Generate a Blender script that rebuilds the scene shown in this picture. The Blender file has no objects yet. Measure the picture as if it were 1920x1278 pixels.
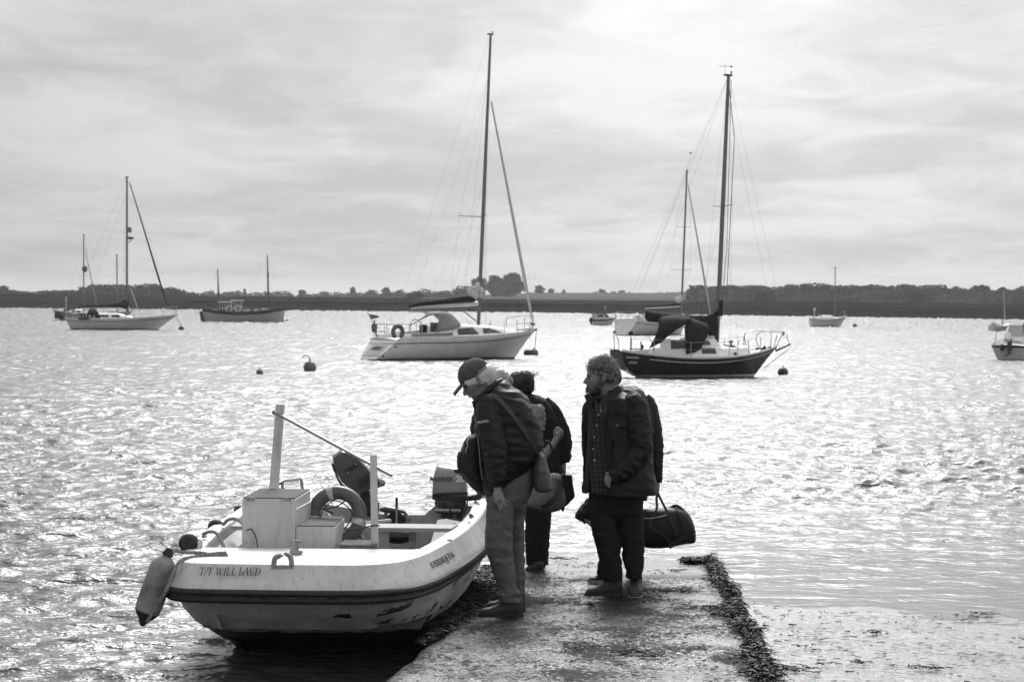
import bpy, bmesh, math, random
import numpy as np
from mathutils import Vector, Matrix, Euler, noise as mnoise
R = math.radians
random.seed(7)
GLOW1, GLOW2, SKYB0, SKYB1, SUN_E = 100.0, 1.5, 5.4, 3.75, 1.4
HAZE = 0.00017
sc = bpy.context.scene
C = sc.collection
# ---------------------------------------------------------------- camera
EYE, FPX, HZ, ROLL = 2.32, 4000.0, 567.0, 0.0100
TH = math.atan((639 - HZ) / FPX)
_f = Vector((0, math.cos(TH), -math.sin(TH)))
_r0, _u0 = Vector((1, 0, 0)), Vector((0, math.sin(TH), math.cos(TH)))
_r = _r0 * math.cos(ROLL) + _u0 * math.sin(ROLL)
_u = _u0 * math.cos(ROLL) - _r0 * math.sin(ROLL)
cam_d = bpy.data.cameras.new('camera')
cam = bpy.data.objects.new('camera', cam_d); C.objects.link(cam)
cam_d.sensor_width = 36.0; cam_d.lens = 75.0
cam_d.clip_start = 0.2; cam_d.clip_end = 20000
cam.matrix_world = Matrix(((_r.x, _u.x, -_f.x, 0), (_r.y, _u.y, -_f.y, 0), (_r.z, _u.z, -_f.z, EYE), (0, 0, 0, 1)))
cam_d.dof.use_dof = True; cam_d.dof.focus_distance = 15.2; cam_d.dof.aperture_fstop = 8.0
sc.camera = cam
# ---------------------------------------------------------------- render settings
sc.view_settings.view_transform = 'Standard'; sc.view_settings.look = 'None'
sc.view_settings.gamma = 1.0; sc.view_settings.exposure = 0.0
sc.render.engine = 'CYCLES'
sc.cycles.use_denoising = True
sc.cycles.max_bounces = 6; sc.cycles.diffuse_bounces = 3; sc.cycles.glossy_bounces = 3
sc.cycles.sample_clamp_indirect = 4.0
# ---------------------------------------------------------------- sky and sun (overcast, sun ahead behind thin cloud)
SUN_EL, SUN_AZ = R(40), R(1.5)            # azimuth measured from +Y towards +X
SUN_DIR = Vector((math.sin(SUN_AZ) * math.cos(SUN_EL), math.cos(SUN_AZ) * math.cos(SUN_EL), math.sin(SUN_EL)))
world = bpy.data.worlds.new('World'); sc.world = world; world.use_nodes = True
wn, wl = world.node_tree.nodes, world.node_tree.links
wn.clear()
def wnode(t, **k):
    n = wn.new(t)
    for a, b in k.items():
        if a.startswith('i_'): n.inputs[int(a[2:])].default_value = b
        else: setattr(n, a, b)
    return n
def wmath(op, a, b=None, c=None):
    n = wn.new('ShaderNodeMath'); n.operation = op
    for i, v in enumerate((a, b, c)):
        if v is None: continue
        if isinstance(v, (int, float)): n.inputs[i].default_value = v
        else: wl.new(v, n.inputs[i])
    return n.outputs[0]
sky = wnode('ShaderNodeTexSky', sky_type='NISHITA', sun_disc=False)
sky.sun_elevation = SUN_EL; sky.sun_rotation = SUN_AZ
sky.dust_density = 3.0; sky.air_density = 1.0
bw = wn.new('ShaderNodeRGBToBW'); wl.new(sky.outputs[0], bw.inputs[0])
tc = wn.new('ShaderNodeTexCoord')
sep = wn.new('ShaderNodeSeparateXYZ'); wl.new(tc.outputs['Generated'], sep.inputs[0])
zc = wmath('MAXIMUM', sep.outputs[2], 0.0)
den = wmath('ADD', zc, 0.11)
cx = wmath('DIVIDE', sep.outputs[0], den); cy = wmath('DIVIDE', sep.outputs[1], den)
comb = wn.new('ShaderNodeCombineXYZ'); wl.new(cx, comb.inputs[0]); wl.new(cy, comb.inputs[1])
def cloud(scale, detail, rough, sx, sy, off, dist=0.6):
    mp = wn.new('ShaderNodeMapping'); mp.inputs['Scale'].default_value = (sx, sy, 1); mp.inputs['Location'].default_value = (off, off * .7, off)
    wl.new(comb.outputs[0], mp.inputs[0])
    n = wn.new('ShaderNodeTexNoise'); n.inputs['Scale'].default_value = scale; n.inputs['Detail'].default_value = detail
    n.inputs['Roughness'].default_value = rough; n.inputs['Distortion'].default_value = dist
    wl.new(mp.outputs[0], n.inputs['Vector']); return n.outputs[0]
c1 = cloud(0.95, 4, 0.46, 1.3, 1.0, 3.1, 0.3)
c2 = cloud(2.6, 7, 0.55, 1.5, 1.1, 11.7, 0.9)
cl = wmath('ADD', wmath('MULTIPLY', c1, 0.66), wmath('MULTIPLY', c2, 0.34))
cr = wn.new('ShaderNodeMapRange'); cr.interpolation_type = 'SMOOTHSTEP'
cr.inputs[1].default_value = 0.36; cr.inputs[2].default_value = 0.64; cr.inputs[3].default_value = 0.79; cr.inputs[4].default_value = 1.09
wl.new(cl, cr.inputs[0])
dotn = wn.new('ShaderNodeVectorMath'); dotn.operation = 'DOT_PRODUCT'
wl.new(tc.outputs['Generated'], dotn.inputs[0]); dotn.inputs[1].default_value = SUN_DIR
dp = wmath('MAXIMUM', dotn.outputs['Value'], 0.0)
glow = wmath('ADD', wmath('MULTIPLY', wmath('POWER', dp, 32.0), GLOW1), wmath('MULTIPLY', wmath('POWER', dp, 5.0), GLOW2))
# base brightness of the overcast: raised behind the camera as added fill for shaded sides
ydir = wn.new('ShaderNodeMapRange'); ydir.inputs[1].default_value = -1; ydir.inputs[2].default_value = 1
ydir.inputs[3].default_value = SKYB0; ydir.inputs[4].default_value = SKYB1; wl.new(sep.outputs[1], ydir.inputs[0])
# left of the picture the cloud is thicker and darker than at right
xdir = wn.new('ShaderNodeMapRange'); xdir.inputs[1].default_value = -0.26; xdir.inputs[2].default_value = 0.06
xdir.inputs[3].default_value = 0.74; xdir.inputs[4].default_value = 1.0; wl.new(sep.outputs[0], xdir.inputs[0])
base = wmath('ADD', ydir.outputs[0], wmath('MULTIPLY', bw.outputs[0], 0.10))
tot = wmath('MULTIPLY', wmath('MULTIPLY', wmath('ADD', base, glow), cr.outputs[0]), xdir.outputs[0])
bg = wn.new('ShaderNodeBackground'); bg.inputs[1].default_value = 0.15
wl.new(tot, bg.inputs[0])
wo = wn.new('ShaderNodeOutputWorld'); wl.new(bg.outputs[0], wo.inputs[0])
sun_d = bpy.data.lights.new('sun', 'SUN'); sun_d.energy = SUN_E; sun_d.angle = R(14); sun_d.color = (1, 1, 1)
sun = bpy.data.objects.new('sun', sun_d); C.objects.link(sun); sun.location = (0, 0, 50)
sun.rotation_euler = (-SUN_DIR).to_track_quat('-Z', 'Y').to_euler()
# ---------------------------------------------------------------- picture measuring helpers (pixel of the 1920 px photo + distance -> point in the world)
def ray(px, py):
    return _f + _r * ((px - 960) / FPX) + _u * (-(py - 639) / FPX)
def P(px, py, Y):
    d = ray(px, py); return Vector((0, 0, EYE)) + d * (Y / d.y)
def G(px, py, z=0.0):
    d = ray(px, py); return Vector((0, 0, EYE)) + d * ((z - EYE) / d.z)
# ---------------------------------------------------------------- materials
def mat(name, v, rough=0.6, metal=0.0, bump=0.0, bscale=30, var=0.0, vscale=6, spec=0.5, coat=0.0, detail=5, stretch=None, bdist=0.01, extra=None):
    m = bpy.data.materials.new(name); m.use_nodes = True
    nt = m.node_tree; b = nt.nodes['Principled BSDF']
    b.inputs['Base Color'].default_value = (v, v, v, 1); b.inputs['Roughness'].default_value = rough
    b.inputs['Metallic'].default_value = metal; b.inputs['Specular IOR Level'].default_value = spec
    b.inputs['Coat Weight'].default_value = coat
    tcn = nt.nodes.new('ShaderNodeTexCoord'); src = tcn.outputs['Object']
    if stretch:
        mp = nt.nodes.new('ShaderNodeMapping'); mp.inputs['Scale'].default_value = stretch
        nt.links.new(src, mp.inputs[0]); src = mp.outputs[0]
    if var > 0:
        n = nt.nodes.new('ShaderNodeTexNoise'); n.inputs['Scale'].default_value = vscale; n.inputs['Detail'].default_value = detail
        n.inputs['Roughness'].default_value = 0.62
        nt.links.new(src, n.inputs['Vector'])
        r = nt.nodes.new('ShaderNodeMapRange'); r.inputs[1].default_value = 0.3; r.inputs[2].default_value = 0.7
        r.inputs[3].default_value = max(0.003, v * (1 - var)); r.inputs[4].default_value = min(0.95, v * (1 + var))
        nt.links.new(n.outputs[0], r.inputs[0]); nt.links.new(r.outputs[0], b.inputs['Base Color'])
    if bump > 0:
        n2 = nt.nodes.new('ShaderNodeTexNoise'); n2.inputs['Scale'].default_value = bscale; n2.inputs['Detail'].default_value = 6
        nt.links.new(src, n2.inputs['Vector'])
        bp = nt.nodes.new('ShaderNodeBump'); bp.inputs['Strength'].default_value = bump; bp.inputs['Distance'].default_value = bdist
        nt.links.new(n2.outputs[0], bp.inputs['Height']); nt.links.new(bp.outputs[0], b.inputs['Normal'])
    return m
# ---------------------------------------------------------------- mesh builder
class MB:
    def __init__(s): s.v = []; s.f = []
    def add(s, vs, fs):
        o = len(s.v); s.v += [tuple(p) for p in vs]; s.f += [tuple(i + o for i in f) for f in fs]; return s
    def box(s, c, d, rot=None, taper=1.0, bev=0.0):
        hx, hy, hz = d[0] / 2, d[1] / 2, d[2] / 2
        M = rot if rot is not None else Matrix.Identity(3)
        c = Vector(c)
        if bev <= 0:
            vs = [c + M @ Vector((x * hx * (taper if z > 0 else 1), y * hy * (taper if z > 0 else 1), z * hz)) for z in (-1, 1) for y in (-1, 1) for x in (-1, 1)]
            return s.add(vs, [(0, 2, 3, 1), (4, 5, 7, 6), (0, 1, 5, 4), (2, 6, 7, 3), (0, 4, 6, 2), (1, 3, 7, 5)])
        b = bmesh.new(); bmesh.ops.create_cube(b, size=1)
        for v in b.verts:
            t = taper if v.co.z > 0 else 1
            v.co = Vector((v.co.x * d[0] * t, v.co.y * d[1] * t, v.co.z * d[2]))
        bmesh.ops.bevel(b, geom=b.edges[:], offset=bev, segments=2, affect='EDGES')
        b.verts.index_update()
        s.add([c + M @ v.co for v in b.verts], [[v.index for v in f.verts] for f in b.faces]); b.free(); return s
    def hull8(s, p):   # eight corners: bottom 4 (ccw) then top 4
        return s.add(p, [(3, 2, 1, 0), (4, 5, 6, 7), (0, 1, 5, 4), (1, 2, 6, 5), (2, 3, 7, 6), (3, 0, 4, 7)])
    def tube(s, pts, r, n=8, caps=True, closed=False):
        pts = [Vector(p) for p in pts]; m = len(pts)
        rs = list(r) if isinstance(r, (list, tuple)) else [r] * m
        up = None; vs = []
        for i in range(m):
            if closed: t = pts[(i + 1) % m] - pts[i - 1]
            elif i == 0: t = pts[1] - pts[0]
            elif i == m - 1: t = pts[-1] - pts[-2]
            else: t = pts[i + 1] - pts[i - 1]
            if t.length < 1e-9: t = Vector((0, 0, 1))
            t.normalize()
            if up is None:
                up = Vector((0, 0, 1)) if abs(t.z) < 0.9 else Vector((1, 0, 0))
            a = t.cross(up); a.normalize(); b = a.cross(t); up = b
            for k in range(n):
                an = 2 * math.pi * k / n
                vs.append(pts[i] + (a * math.cos(an) + b * math.sin(an)) * rs[i])
        fs = []
        for i in range(m if closed else m - 1):
            j = (i + 1) % m
            for k in range(n):
                l = (k + 1) % n; fs.append((i * n + k, i * n + l, j * n + l, j * n + k))
        if caps and not closed:
            fs.append(tuple(range(n))[::-1]); fs.append(tuple((m - 1) * n + k for k in range(n)))
        return s.add(vs, fs)
    def loft(s, rings, closed=True, cap0=True, cap1=True):
        n = len(rings[0]); vs = [p for r in rings for p in r]; fs = []
        for i in range(len(rings) - 1):
            for k in range(n if closed else n - 1):
                l = (k + 1) % n; fs.append((i * n + k, i * n + l, (i + 1) * n + l, (i + 1) * n + k))
        if cap0: fs.append(tuple(range(n))[::-1])
        if cap1: fs.append(tuple((len(rings) - 1) * n + k for k in range(n)))
        return s.add(vs, fs)
    def sphere(s, c, r, nu=16, nv=10, rot=None):
        c = Vector(c); r = (r, r, r) if isinstance(r, (int, float)) else r
        M = rot if rot is not None else Matrix.Identity(3)
        vs = []; fs = []
        for i in range(nv + 1):
            a = math.pi * i / nv
            for k in range(nu):
                b = 2 * math.pi * k / nu
                vs.append(c + M @ Vector((r[0] * math.sin(a) * math.cos(b), r[1] * math.sin(a) * math.sin(b), r[2] * math.cos(a))))
        for i in range(nv):
            for k in range(nu):
                l = (k + 1) % nu; fs.append((i * nu + k, (i + 1) * nu + k, (i + 1) * nu + l, i * nu + l))
        return s.add(vs, fs)
    def slab(s, poly, z0, z1):   # prism over an xy polygon
        n = len(poly); vs = [(p[0], p[1], z0) for p in poly] + [(p[0], p[1], z1) for p in poly]
        return s.add(vs, [tuple(range(n))[::-1], tuple(range(n, 2 * n))] + [(k, (k + 1) % n, n + (k + 1) % n, n + k) for k in range(n)])
    def plate(s, pts, nrm, t):   # a flat outline given thickness
        nrm = Vector(nrm).normalized() * (t / 2); n = len(pts); pts = [Vector(p) for p in pts]
        vs = [p - nrm for p in pts] + [p + nrm for p in pts]
        return s.add(vs, [tuple(range(n))[::-1], tuple(range(n, 2 * n))] + [(k, (k + 1) % n, n + (k + 1) % n, n + k) for k in range(n)])
    def tf(s, M):
        s.v = [tuple(M @ Vector(p)) for p in s.v]; return s
    def build(s, name, m, parent=None, smooth=True, angle=35, fix=True, bevel=0):
        me = bpy.data.meshes.new(name)
        me.from_pydata(s.v, [], s.f); me.validate(clean_customdata=False)
        if fix or bevel:
            b = bmesh.new(); b.from_mesh(me)
            bmesh.ops.remove_doubles(b, verts=b.verts, dist=1e-6)
            bmesh.ops.recalc_face_normals(b, faces=b.faces)
            b.to_mesh(me); b.free()
        me.materials.append(m)
        if smooth:
            me.shade_smooth()
            try: me.set_sharp_from_angle(angle=R(angle))
            except Exception: pass
        o = bpy.data.objects.new(name, me); C.objects.link(o)
        if parent is not None: o.parent = parent
        return o
def tag(o, label=None, cat=None, group=None, kind=None):
    if label: o['label'] = label
    if cat: o['category'] = cat
    if group: o['group'] = group
    if kind: o['kind'] = kind
    return o
def thing(name, label, cat, loc=(0, 0, 0), rz=0.0, group=None):
    o = bpy.data.objects.new(name, None); C.objects.link(o); o.empty_display_size = 0.2
    o.location = loc; o.rotation_euler = (0, 0, rz)
    return tag(o, label, cat, group)
def catmull(pts, n=6, closed=False):
    pts = [Vector(p) for p in pts]; out = []; m = len(pts)
    rng = m if closed else m - 1
    for i in range(rng):
        p0 = pts[(i - 1) % m] if closed or i > 0 else pts[0]
        p1 = pts[i]; p2 = pts[(i + 1) % m]; p3 = pts[(i + 2) % m] if closed or i + 2 < m else pts[-1]
        for k in range(n):
            t = k / n
            out.append(0.5 * ((2 * p1) + (-p0 + p2) * t + (2 * p0 - 5 * p1 + 4 * p2 - p3) * t * t + (-p0 + 3 * p1 - 3 * p2 + p3) * t ** 3))
    if not closed: out.append(pts[-1])
    return out
def npmesh(name, verts, faces, m, kind=None, smooth=True, parent=None):
    me = bpy.data.meshes.new(name)
    verts = np.asarray(verts, np.float32); faces = np.asarray(faces, np.int32); k = faces.shape[1]
    me.vertices.add(len(verts)); me.vertices.foreach_set('co', verts.ravel())
    me.loops.add(faces.size); me.loops.foreach_set('vertex_index', faces.ravel())
    me.polygons.add(len(faces)); me.polygons.foreach_set('loop_start', np.arange(0, faces.size, k, dtype=np.int32))
    me.polygons.foreach_set('loop_total', np.full(len(faces), k, np.int32))
    me.polygons.foreach_set('use_smooth', np.full(len(faces), smooth, bool))
    me.update(); me.validate(); me.materials.append(m)
    o = bpy.data.objects.new(name, me); C.objects.link(o)
    if parent is not None: o.parent = parent
    if kind: o['kind'] = kind
    return o
def gridfaces(nr, nc):
    i = np.arange((nr - 1) * (nc - 1)); r = i // (nc - 1); c = i % (nc - 1); a = r * nc + c
    return np.stack([a, a + 1, a + nc + 1, a + nc], 1)
# ================================================================ SETTING
# ---- water
def water_mat():
    m = bpy.data.materials.new('estuary_water'); m.use_nodes = True
    nt = m.node_tree; b = nt.nodes['Principled BSDF']
    b.inputs['Base Color'].default_value = (0.075, 0.075, 0.075, 1)
    b.inputs['Roughness'].default_value = 0.19; b.inputs['IOR'].default_value = 1.34
    tcn = nt.nodes.new('ShaderNodeTexCoord')
    prev = None
    # sheltered shallows inshore at right are smoother than the open river
    sp = nt.nodes.new('ShaderNodeSeparateXYZ'); nt.links.new(tcn.outputs['Object'], sp.inputs[0])
    def mr(o, a, b_, c, d):
        r = nt.nodes.new('ShaderNodeMapRange'); r.inputs[1].default_value = a; r.inputs[2].default_value = b_; r.inputs[3].default_value = c; r.inputs[4].default_value = d; nt.links.new(o, r.inputs[0]); return r.outputs[0]
    mx = nt.nodes.new('ShaderNodeMath'); mx.operation = 'MAXIMUM'; nt.links.new(mr(sp.outputs[1], 16.5, 27, .38, 1), mx.inputs[0]); nt.links.new(mr(sp.outputs[0], .4, -1, 0, 1), mx.inputs[1]); lee = mx.outputs[0]
    for sc_, dist, st, stretch in ((5.0, 0.05, 0.75, (1, 1.7, 1)), (17.0, 0.016, 0.7, (1, 1.5, 1)), (1.3, 0.16, 0.5, (1, 1.9, 1))):
        mp = nt.nodes.new('ShaderNodeMapping'); mp.inputs['Scale'].default_value = stretch; mp.inputs['Rotation'].default_value = (0, 0, 0.15)
        nt.links.new(tcn.outputs['Object'], mp.inputs[0])
        n = nt.nodes.new('ShaderNodeTexNoise'); n.inputs['Scale'].default_value = sc_; n.inputs['Detail'].default_value = 3; n.inputs['Distortion'].default_value = 0.7
        nt.links.new(mp.outputs[0], n.inputs['Vector'])
        bp = nt.nodes.new('ShaderNodeBump'); bp.inputs['Strength'].default_value = st; bp.inputs['Distance'].default_value = dist
        nt.links.new(n.outputs[0], bp.inputs['Height'])
        k = nt.nodes.new('ShaderNodeMath'); k.operation = 'MULTIPLY'; k.inputs[1].default_value = st; nt.links.new(lee, k.inputs[0]); nt.links.new(k.outputs[0], bp.inputs['Strength'])
        if prev: nt.links.new(prev.outputs[0], bp.inputs['Normal'])
        prev = bp
    nt.links.new(prev.outputs[0], b.inputs['Normal'])
    return m
M_WATER = water_mat()
_rs = np.random.RandomState(3)
_W = []
for lam, n, amp in ((3.4, 6, 0.008), (1.7, 12, 0.0085), (0.95, 20, 0.0090), (0.55, 26, 0.0078), (0.32, 28, 0.0054), (0.19, 24, 0.0030)):
    for _ in range(n):
        l = lam * _rs.uniform(0.72, 1.35); a = _rs.normal(R(-90) + 0.25, 0.62)
        _W.append((2 * np.pi / l, a, amp * _rs.uniform(0.5, 1.3) / math.sqrt(n / 6), _rs.uniform(0, 6.28)))
def gust(x, y):
    return 0.80 + 0.20 * np.sin(x * 0.31 + 1.3 * np.sin(y * 0.13)) * np.sin(y * 0.21 + x * 0.07 + 1.0)
def calm(x, y):   # how much of the sea reaches this spot: small in the lee of the slip end and the foreshore
    d = np.clip((y - 16.0) / 11.0, 0, 1)
    s = 0.16 + 0.84 * d
    left = np.clip((-0.4 - x) / 1.2, 0, 1)
    return np.maximum(s, left * 0.85)
def wave(x, y, cell):
    z = np.zeros_like(x); dx = np.zeros_like(x); dy = np.zeros_like(x)
    for k, a, A, ph in _W:
        lam = 2 * np.pi / k
        w = np.clip((lam / cell - 1.6) / 1.6, 0, 1)
        ca, sa = math.cos(a), math.sin(a)
        q = k * (x * ca + y * sa) + ph
        z += A * w * np.cos(q); s = np.sin(q) * A * w * 0.9
        dx -= s * ca; dy -= s * sa
    g = 0.9 * gust(x, y) * calm(x, y)
    return dx * g, dy * g, z * g
def build_water():
    ys = [7.0]
    while ys[-1] < 640: ys.append(ys[-1] + max(0.022, 0.0021 * ys[-1]) * (1 if ys[-1] < 200 else 2))
    ys = np.array(ys); nc = 800
    u = np.linspace(-1, 1, nc)
    u = np.sign(u) * np.abs(u) ** 1.0
    half = 0.40 * ys + 2.5
    X = u[None, :] * half[:, None]; Y = np.repeat(ys[:, None], nc, 1)
    cell = np.maximum(np.gradient(ys)[:, None] * np.ones_like(X), (half / nc * 2)[:, None])
    dx, dy, z = wave(X, Y, cell)
    # small breaking lip lines near the foreshore at right and off the slip end
    def lip(x0, x1, yc, h, w):
        t = np.clip((X - x0) / (x1 - x0), 0, 1); env = np.sin(np.pi * t) ** 0.5 * ((X > x0) & (X < x1))
        yy = yc + 0.10 * np.sin(X * 2.1 + yc) + 0.03 * np.sin(X * 7)
        return h * env * np.exp(-((Y - yy) / w) ** 2)
    z += lip(3.6, 9.0, 18.45, 0.016, 0.07) + lip(2.3, 3.9, 18.25, 0.010, .06) + lip(2.6, 4.4, 20.6, 0.014, .07) + lip(0.3, 2.2, 21.3, 0.014, .07) + lip(2.2, 5.5, 16.95, .006, .05)
    jw = np.clip((cell - 0.12) / 0.35, 0, 1)
    z += np.random.RandomState(8).normal(size=z.shape) * cell * 0.075 * jw
    V = np.stack([X + dx, Y + dy, z], -1).reshape(-1, 3)
    o = npmesh('water', V, gridfaces(len(ys), nc), M_WATER, 'structure')
    return o
build_water()
# ---- outer water and river bed, so that the river goes on to both sides
mb = MB(); mb.add([(-900, -40, -0.045), (900, -40, -0.045), (900, 700, -0.045), (-900, 700, -0.045)], [(0, 1, 2, 3)])
tag(mb.build('outer_water', M_WATER, smooth=False), kind='structure')
# ---- slipway
SL_L = [(705, 1278), (760, 1238), (830, 1180), (868, 1130), (893, 1095), (905, 1072), (925, 1048), (950, 1020)]
def slip_z(y): return 0.24 - 0.0453 * (y - 14.2)
def slip_hit(px, py):
    d = ray(px, py); t = (0.24 + 0.0453 * 14.2 - EYE) / (d.z + 0.0453 * d.y)
    return Vector((0, 0, EYE)) + d * t
SL_R = [(1450, 1278), (1420, 1215), (1390, 1160), (1368, 1110), (1345, 1072), (1330, 1052), (1318, 1043)]
def edge_fn(pix, jig):
    pts = [slip_hit(*p) for p in pix]; ys = [p.y for p in pts]; xs = [p.x for p in pts]
    k0 = (xs[1] - xs[0]) / (ys[1] - ys[0])
    ys = [2.0] + ys; xs = [xs[0] - k0 * 0.3 * (ys[1] - 2.0)] + xs
    k1 = (xs[-1] - xs[-2]) / (ys[-1] - ys[-2])
    ys.append(ys[-1] + 10); xs.append(xs[-1])
    return lambda y: np.interp(y, ys, xs)
slip_left, slip_right = edge_fn(SL_L, 0), edge_fn(SL_R, 0)
def fbm(x, y, s, seed, oct=4):
    out = np.zeros_like(x); a = 1.0; rs = np.random.RandomState(seed)
    for o in range(oct):
        for _ in range(5):
            an = rs.uniform(0, 6.28); k = s * rs.uniform(0.7, 1.4)
            out += a * np.sin(k * (x * math.cos(an) + y * math.sin(an)) + rs.uniform(0, 6.28) + 1.5 * np.sin(k * 0.37 * (y * math.cos(an) - x * math.sin(an))))
        s *= 2.1; a *= 0.5
    return out / 5
def wet_mat(name, v, rough, bst, scales, var=0.5, dry=0.0, film=(.50, .56), fs=32, wl_=(17.0, 18.6), lf=1.0):
    m = bpy.data.materials.new(name); m.use_nodes = True
    nt = m.node_tree; b = nt.nodes['Principled BSDF']; L = nt.links
    tcn = nt.nodes.new('ShaderNodeTexCoord')
    def noise(s, d=6, st=(1, 1, 1), dist=0.0):
        mp = nt.nodes.new('ShaderNodeMapping'); mp.inputs['Scale'].default_value = st; L.new(tcn.outputs['Object'], mp.inputs[0])
        n = nt.nodes.new('ShaderNodeTexNoise'); n.inputs['Scale'].default_value = s; n.inputs['Detail'].default_value = d
        n.inputs['Roughness'].default_value = 0.65; n.inputs['Distortion'].default_value = dist; L.new(mp.outputs[0], n.inputs['Vector']); return n.outputs[0]
    def mr(src, a, b_, c, d):
        r = nt.nodes.new('ShaderNodeMapRange'); r.inputs[1].default_value = a; r.inputs[2].default_value = b_; r.inputs[3].default_value = c; r.inputs[4].default_value = d
        L.new(src, r.inputs[0]); return r.outputs[0]
    L.new(mr(noise(3.0, 8), 0.35, 0.65, v * (1 - var), v * (1 + var)), b.inputs['Base Color'])
    fm = nt.nodes.new('ShaderNodeMath'); fm.operation = 'ADD'; L.new(noise(fs, 8, (1, 1.5, 1), .4), fm.inputs[0])
    f2 = nt.nodes.new('ShaderNodeMath'); f2.operation = 'MULTIPLY'; L.new(noise(1.6, 4, (1, .6, 1)), f2.inputs[0]); f2.inputs[1].default_value = lf
    f3 = nt.nodes.new('ShaderNodeMath'); f3.operation = 'SUBTRACT'; L.new(fm.outputs[0], f3.inputs[0]); f3.inputs[1].default_value = lf * .5; L.new(f2.outputs[0], fm.inputs[1])
    wet0 = mr(f3.outputs[0], film[0], film[1], 0, 1)
    sp = nt.nodes.new('ShaderNodeSeparateXYZ'); L.new(tcn.outputs['Object'], sp.inputs[0])
    mxx = nt.nodes.new('ShaderNodeMath'); mxx.operation = 'MAXIMUM'; L.new(wet0, mxx.inputs[0]); L.new(mr(sp.outputs[1], wl_[0], wl_[1], 0, 1), mxx.inputs[1]); wet = mxx.outputs[0]
    L.new(mr(wet, 0, 1, .75, rough), b.inputs['Roughness'])
    b.inputs['IOR'].default_value = 1.45; L.new(mr(wet, 0, 1, .08, .62), b.inputs['Specular IOR Level'])
    prev = None
    for s, dist, st in scales:
        bp = nt.nodes.new('ShaderNodeBump'); bp.inputs['Strength'].default_value = bst; bp.inputs['Distance'].default_value = dist
        L.new(noise(s, 5, st, 0.3), bp.inputs['Height'])
        if prev: L.new(prev.outputs[0], bp.inputs['Normal'])
        prev = bp
    L.new(prev.outputs[0], b.inputs['Normal'])
    return m
M_SLIP = wet_mat('wet_concrete', 0.016, 0.08, 0.62, ((7, 0.010, (1, 1.6, 1)), (30, 0.009, (1, 1.5, 1)), (90, 0.005, (1, 1, 1))))
M_MUD = wet_mat('wet_foreshore', 0.07, 0.22, 0.6, ((8, 0.016, (1, 2, 1)), (40, 0.009, (1, 1.6, 1))), film=(.34, .50), fs=18, lf=.35, wl_=(14.5, 16.0))
def build_slip():
    ys = np.concatenate([np.arange(3, 9, 0.08), np.arange(9, 20.5, 0.0125)]); nc = 170
    u = np.linspace(0, 1, nc)
    xl = slip_left(ys) + 0.035 * fbm(ys, ys * 0, 2.1, 5) ; xr = slip_right(ys) + 0.03 * fbm(ys, ys * 0 + 3, 2.4, 6)
    X = xl[:, None] + (xr - xl)[:, None] * u[None, :]; Y = np.repeat(ys[:, None], nc, 1)
    Z = slip_z(Y) + 0.006 * fbm(X, Y, 3.0, 9) + 0.003 * fbm(X, Y, 14.0, 10, 3)
    g = np.random.RandomState(4).normal(size=Z.shape); g = g * .55 + np.roll(g, 1, 0) * .3 + np.roll(g, 1, 1) * .3
    Z += g * 0.0016 * np.clip(.9 + .9 * fbm(X, Y, 2.2, 77, 3), .15, 2.2) * np.clip((18.9 - Y) / 1.5, .1, 1)
    ed = np.minimum(X - xl[:, None], xr[:, None] - X)
    Z -= 0.05 * np.exp(-ed / 0.035)                   # worn rounded edge
    # add skirt columns going down
    XL = X[:, :1] - 0.03; XR = X[:, -1:] + 0.03
    X = np.concatenate([XL - .02, XL, X, XR, XR + .02], 1); Y = np.concatenate([Y[:, :1], Y[:, :1], Y, Y[:, :1], Y[:, :1]], 1)
    Z = np.concatenate([Z[:, :1] - 0.9, Z[:, :1] - .06, Z, Z[:, -1:] - .06, Z[:, -1:] - 0.9], 1)
    V = np.stack([X, Y, Z], -1).reshape(-1, 3)
    npmesh('slipway', V, gridfaces(len(ys), nc + 4), M_SLIP, 'structure')
build_slip()
# ---- foreshore: wet mud and shingle rising out of the water right of the slip
def shore_z(x, y):
    edge = 16.7 + 0.35 * np.sin(x * 0.9 + 0.6) + 0.22 * np.sin(x * 2.7 + 1) + 0.10 * np.sin(x * 7.3)
    return -0.012 + 0.020 * (edge - y) - 0.02 * np.clip(y - edge, 0, 99)
def build_shore():
    ys = np.concatenate([np.arange(2, 9, 0.15), np.arange(9, 17.6, 0.016)]); xs = np.concatenate([np.arange(0.9, 5.5, 0.016), np.arange(5.5, 30, 0.3)])
    X, Y = np.meshgrid(xs, ys)
    X = X + 0.0
    Z = shore_z(X, Y) + 0.005 * fbm(X, Y * 1.6, 2.2, 21) + 0.0022 * fbm(X, Y * 1.8, 12, 22, 3)
    g = np.random.RandomState(5).normal(size=Z.shape); g = g * .5 + np.roll(g, 1, 0) * .3 + np.roll(g, 1, 1) * .4
    Z += g * 0.0012 * np.clip(.7 + .9 * fbm(X, Y, 1.7, 78, 3), .1, 2) * np.clip((16.6 - Y) / 2, 0, 1)
    V = np.stack([X, Y, Z], -1).reshape(-1, 3)
    npmesh('foreshore', V, gridfaces(len(ys), len(xs)), M_MUD, 'structure')
build_shore()
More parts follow.
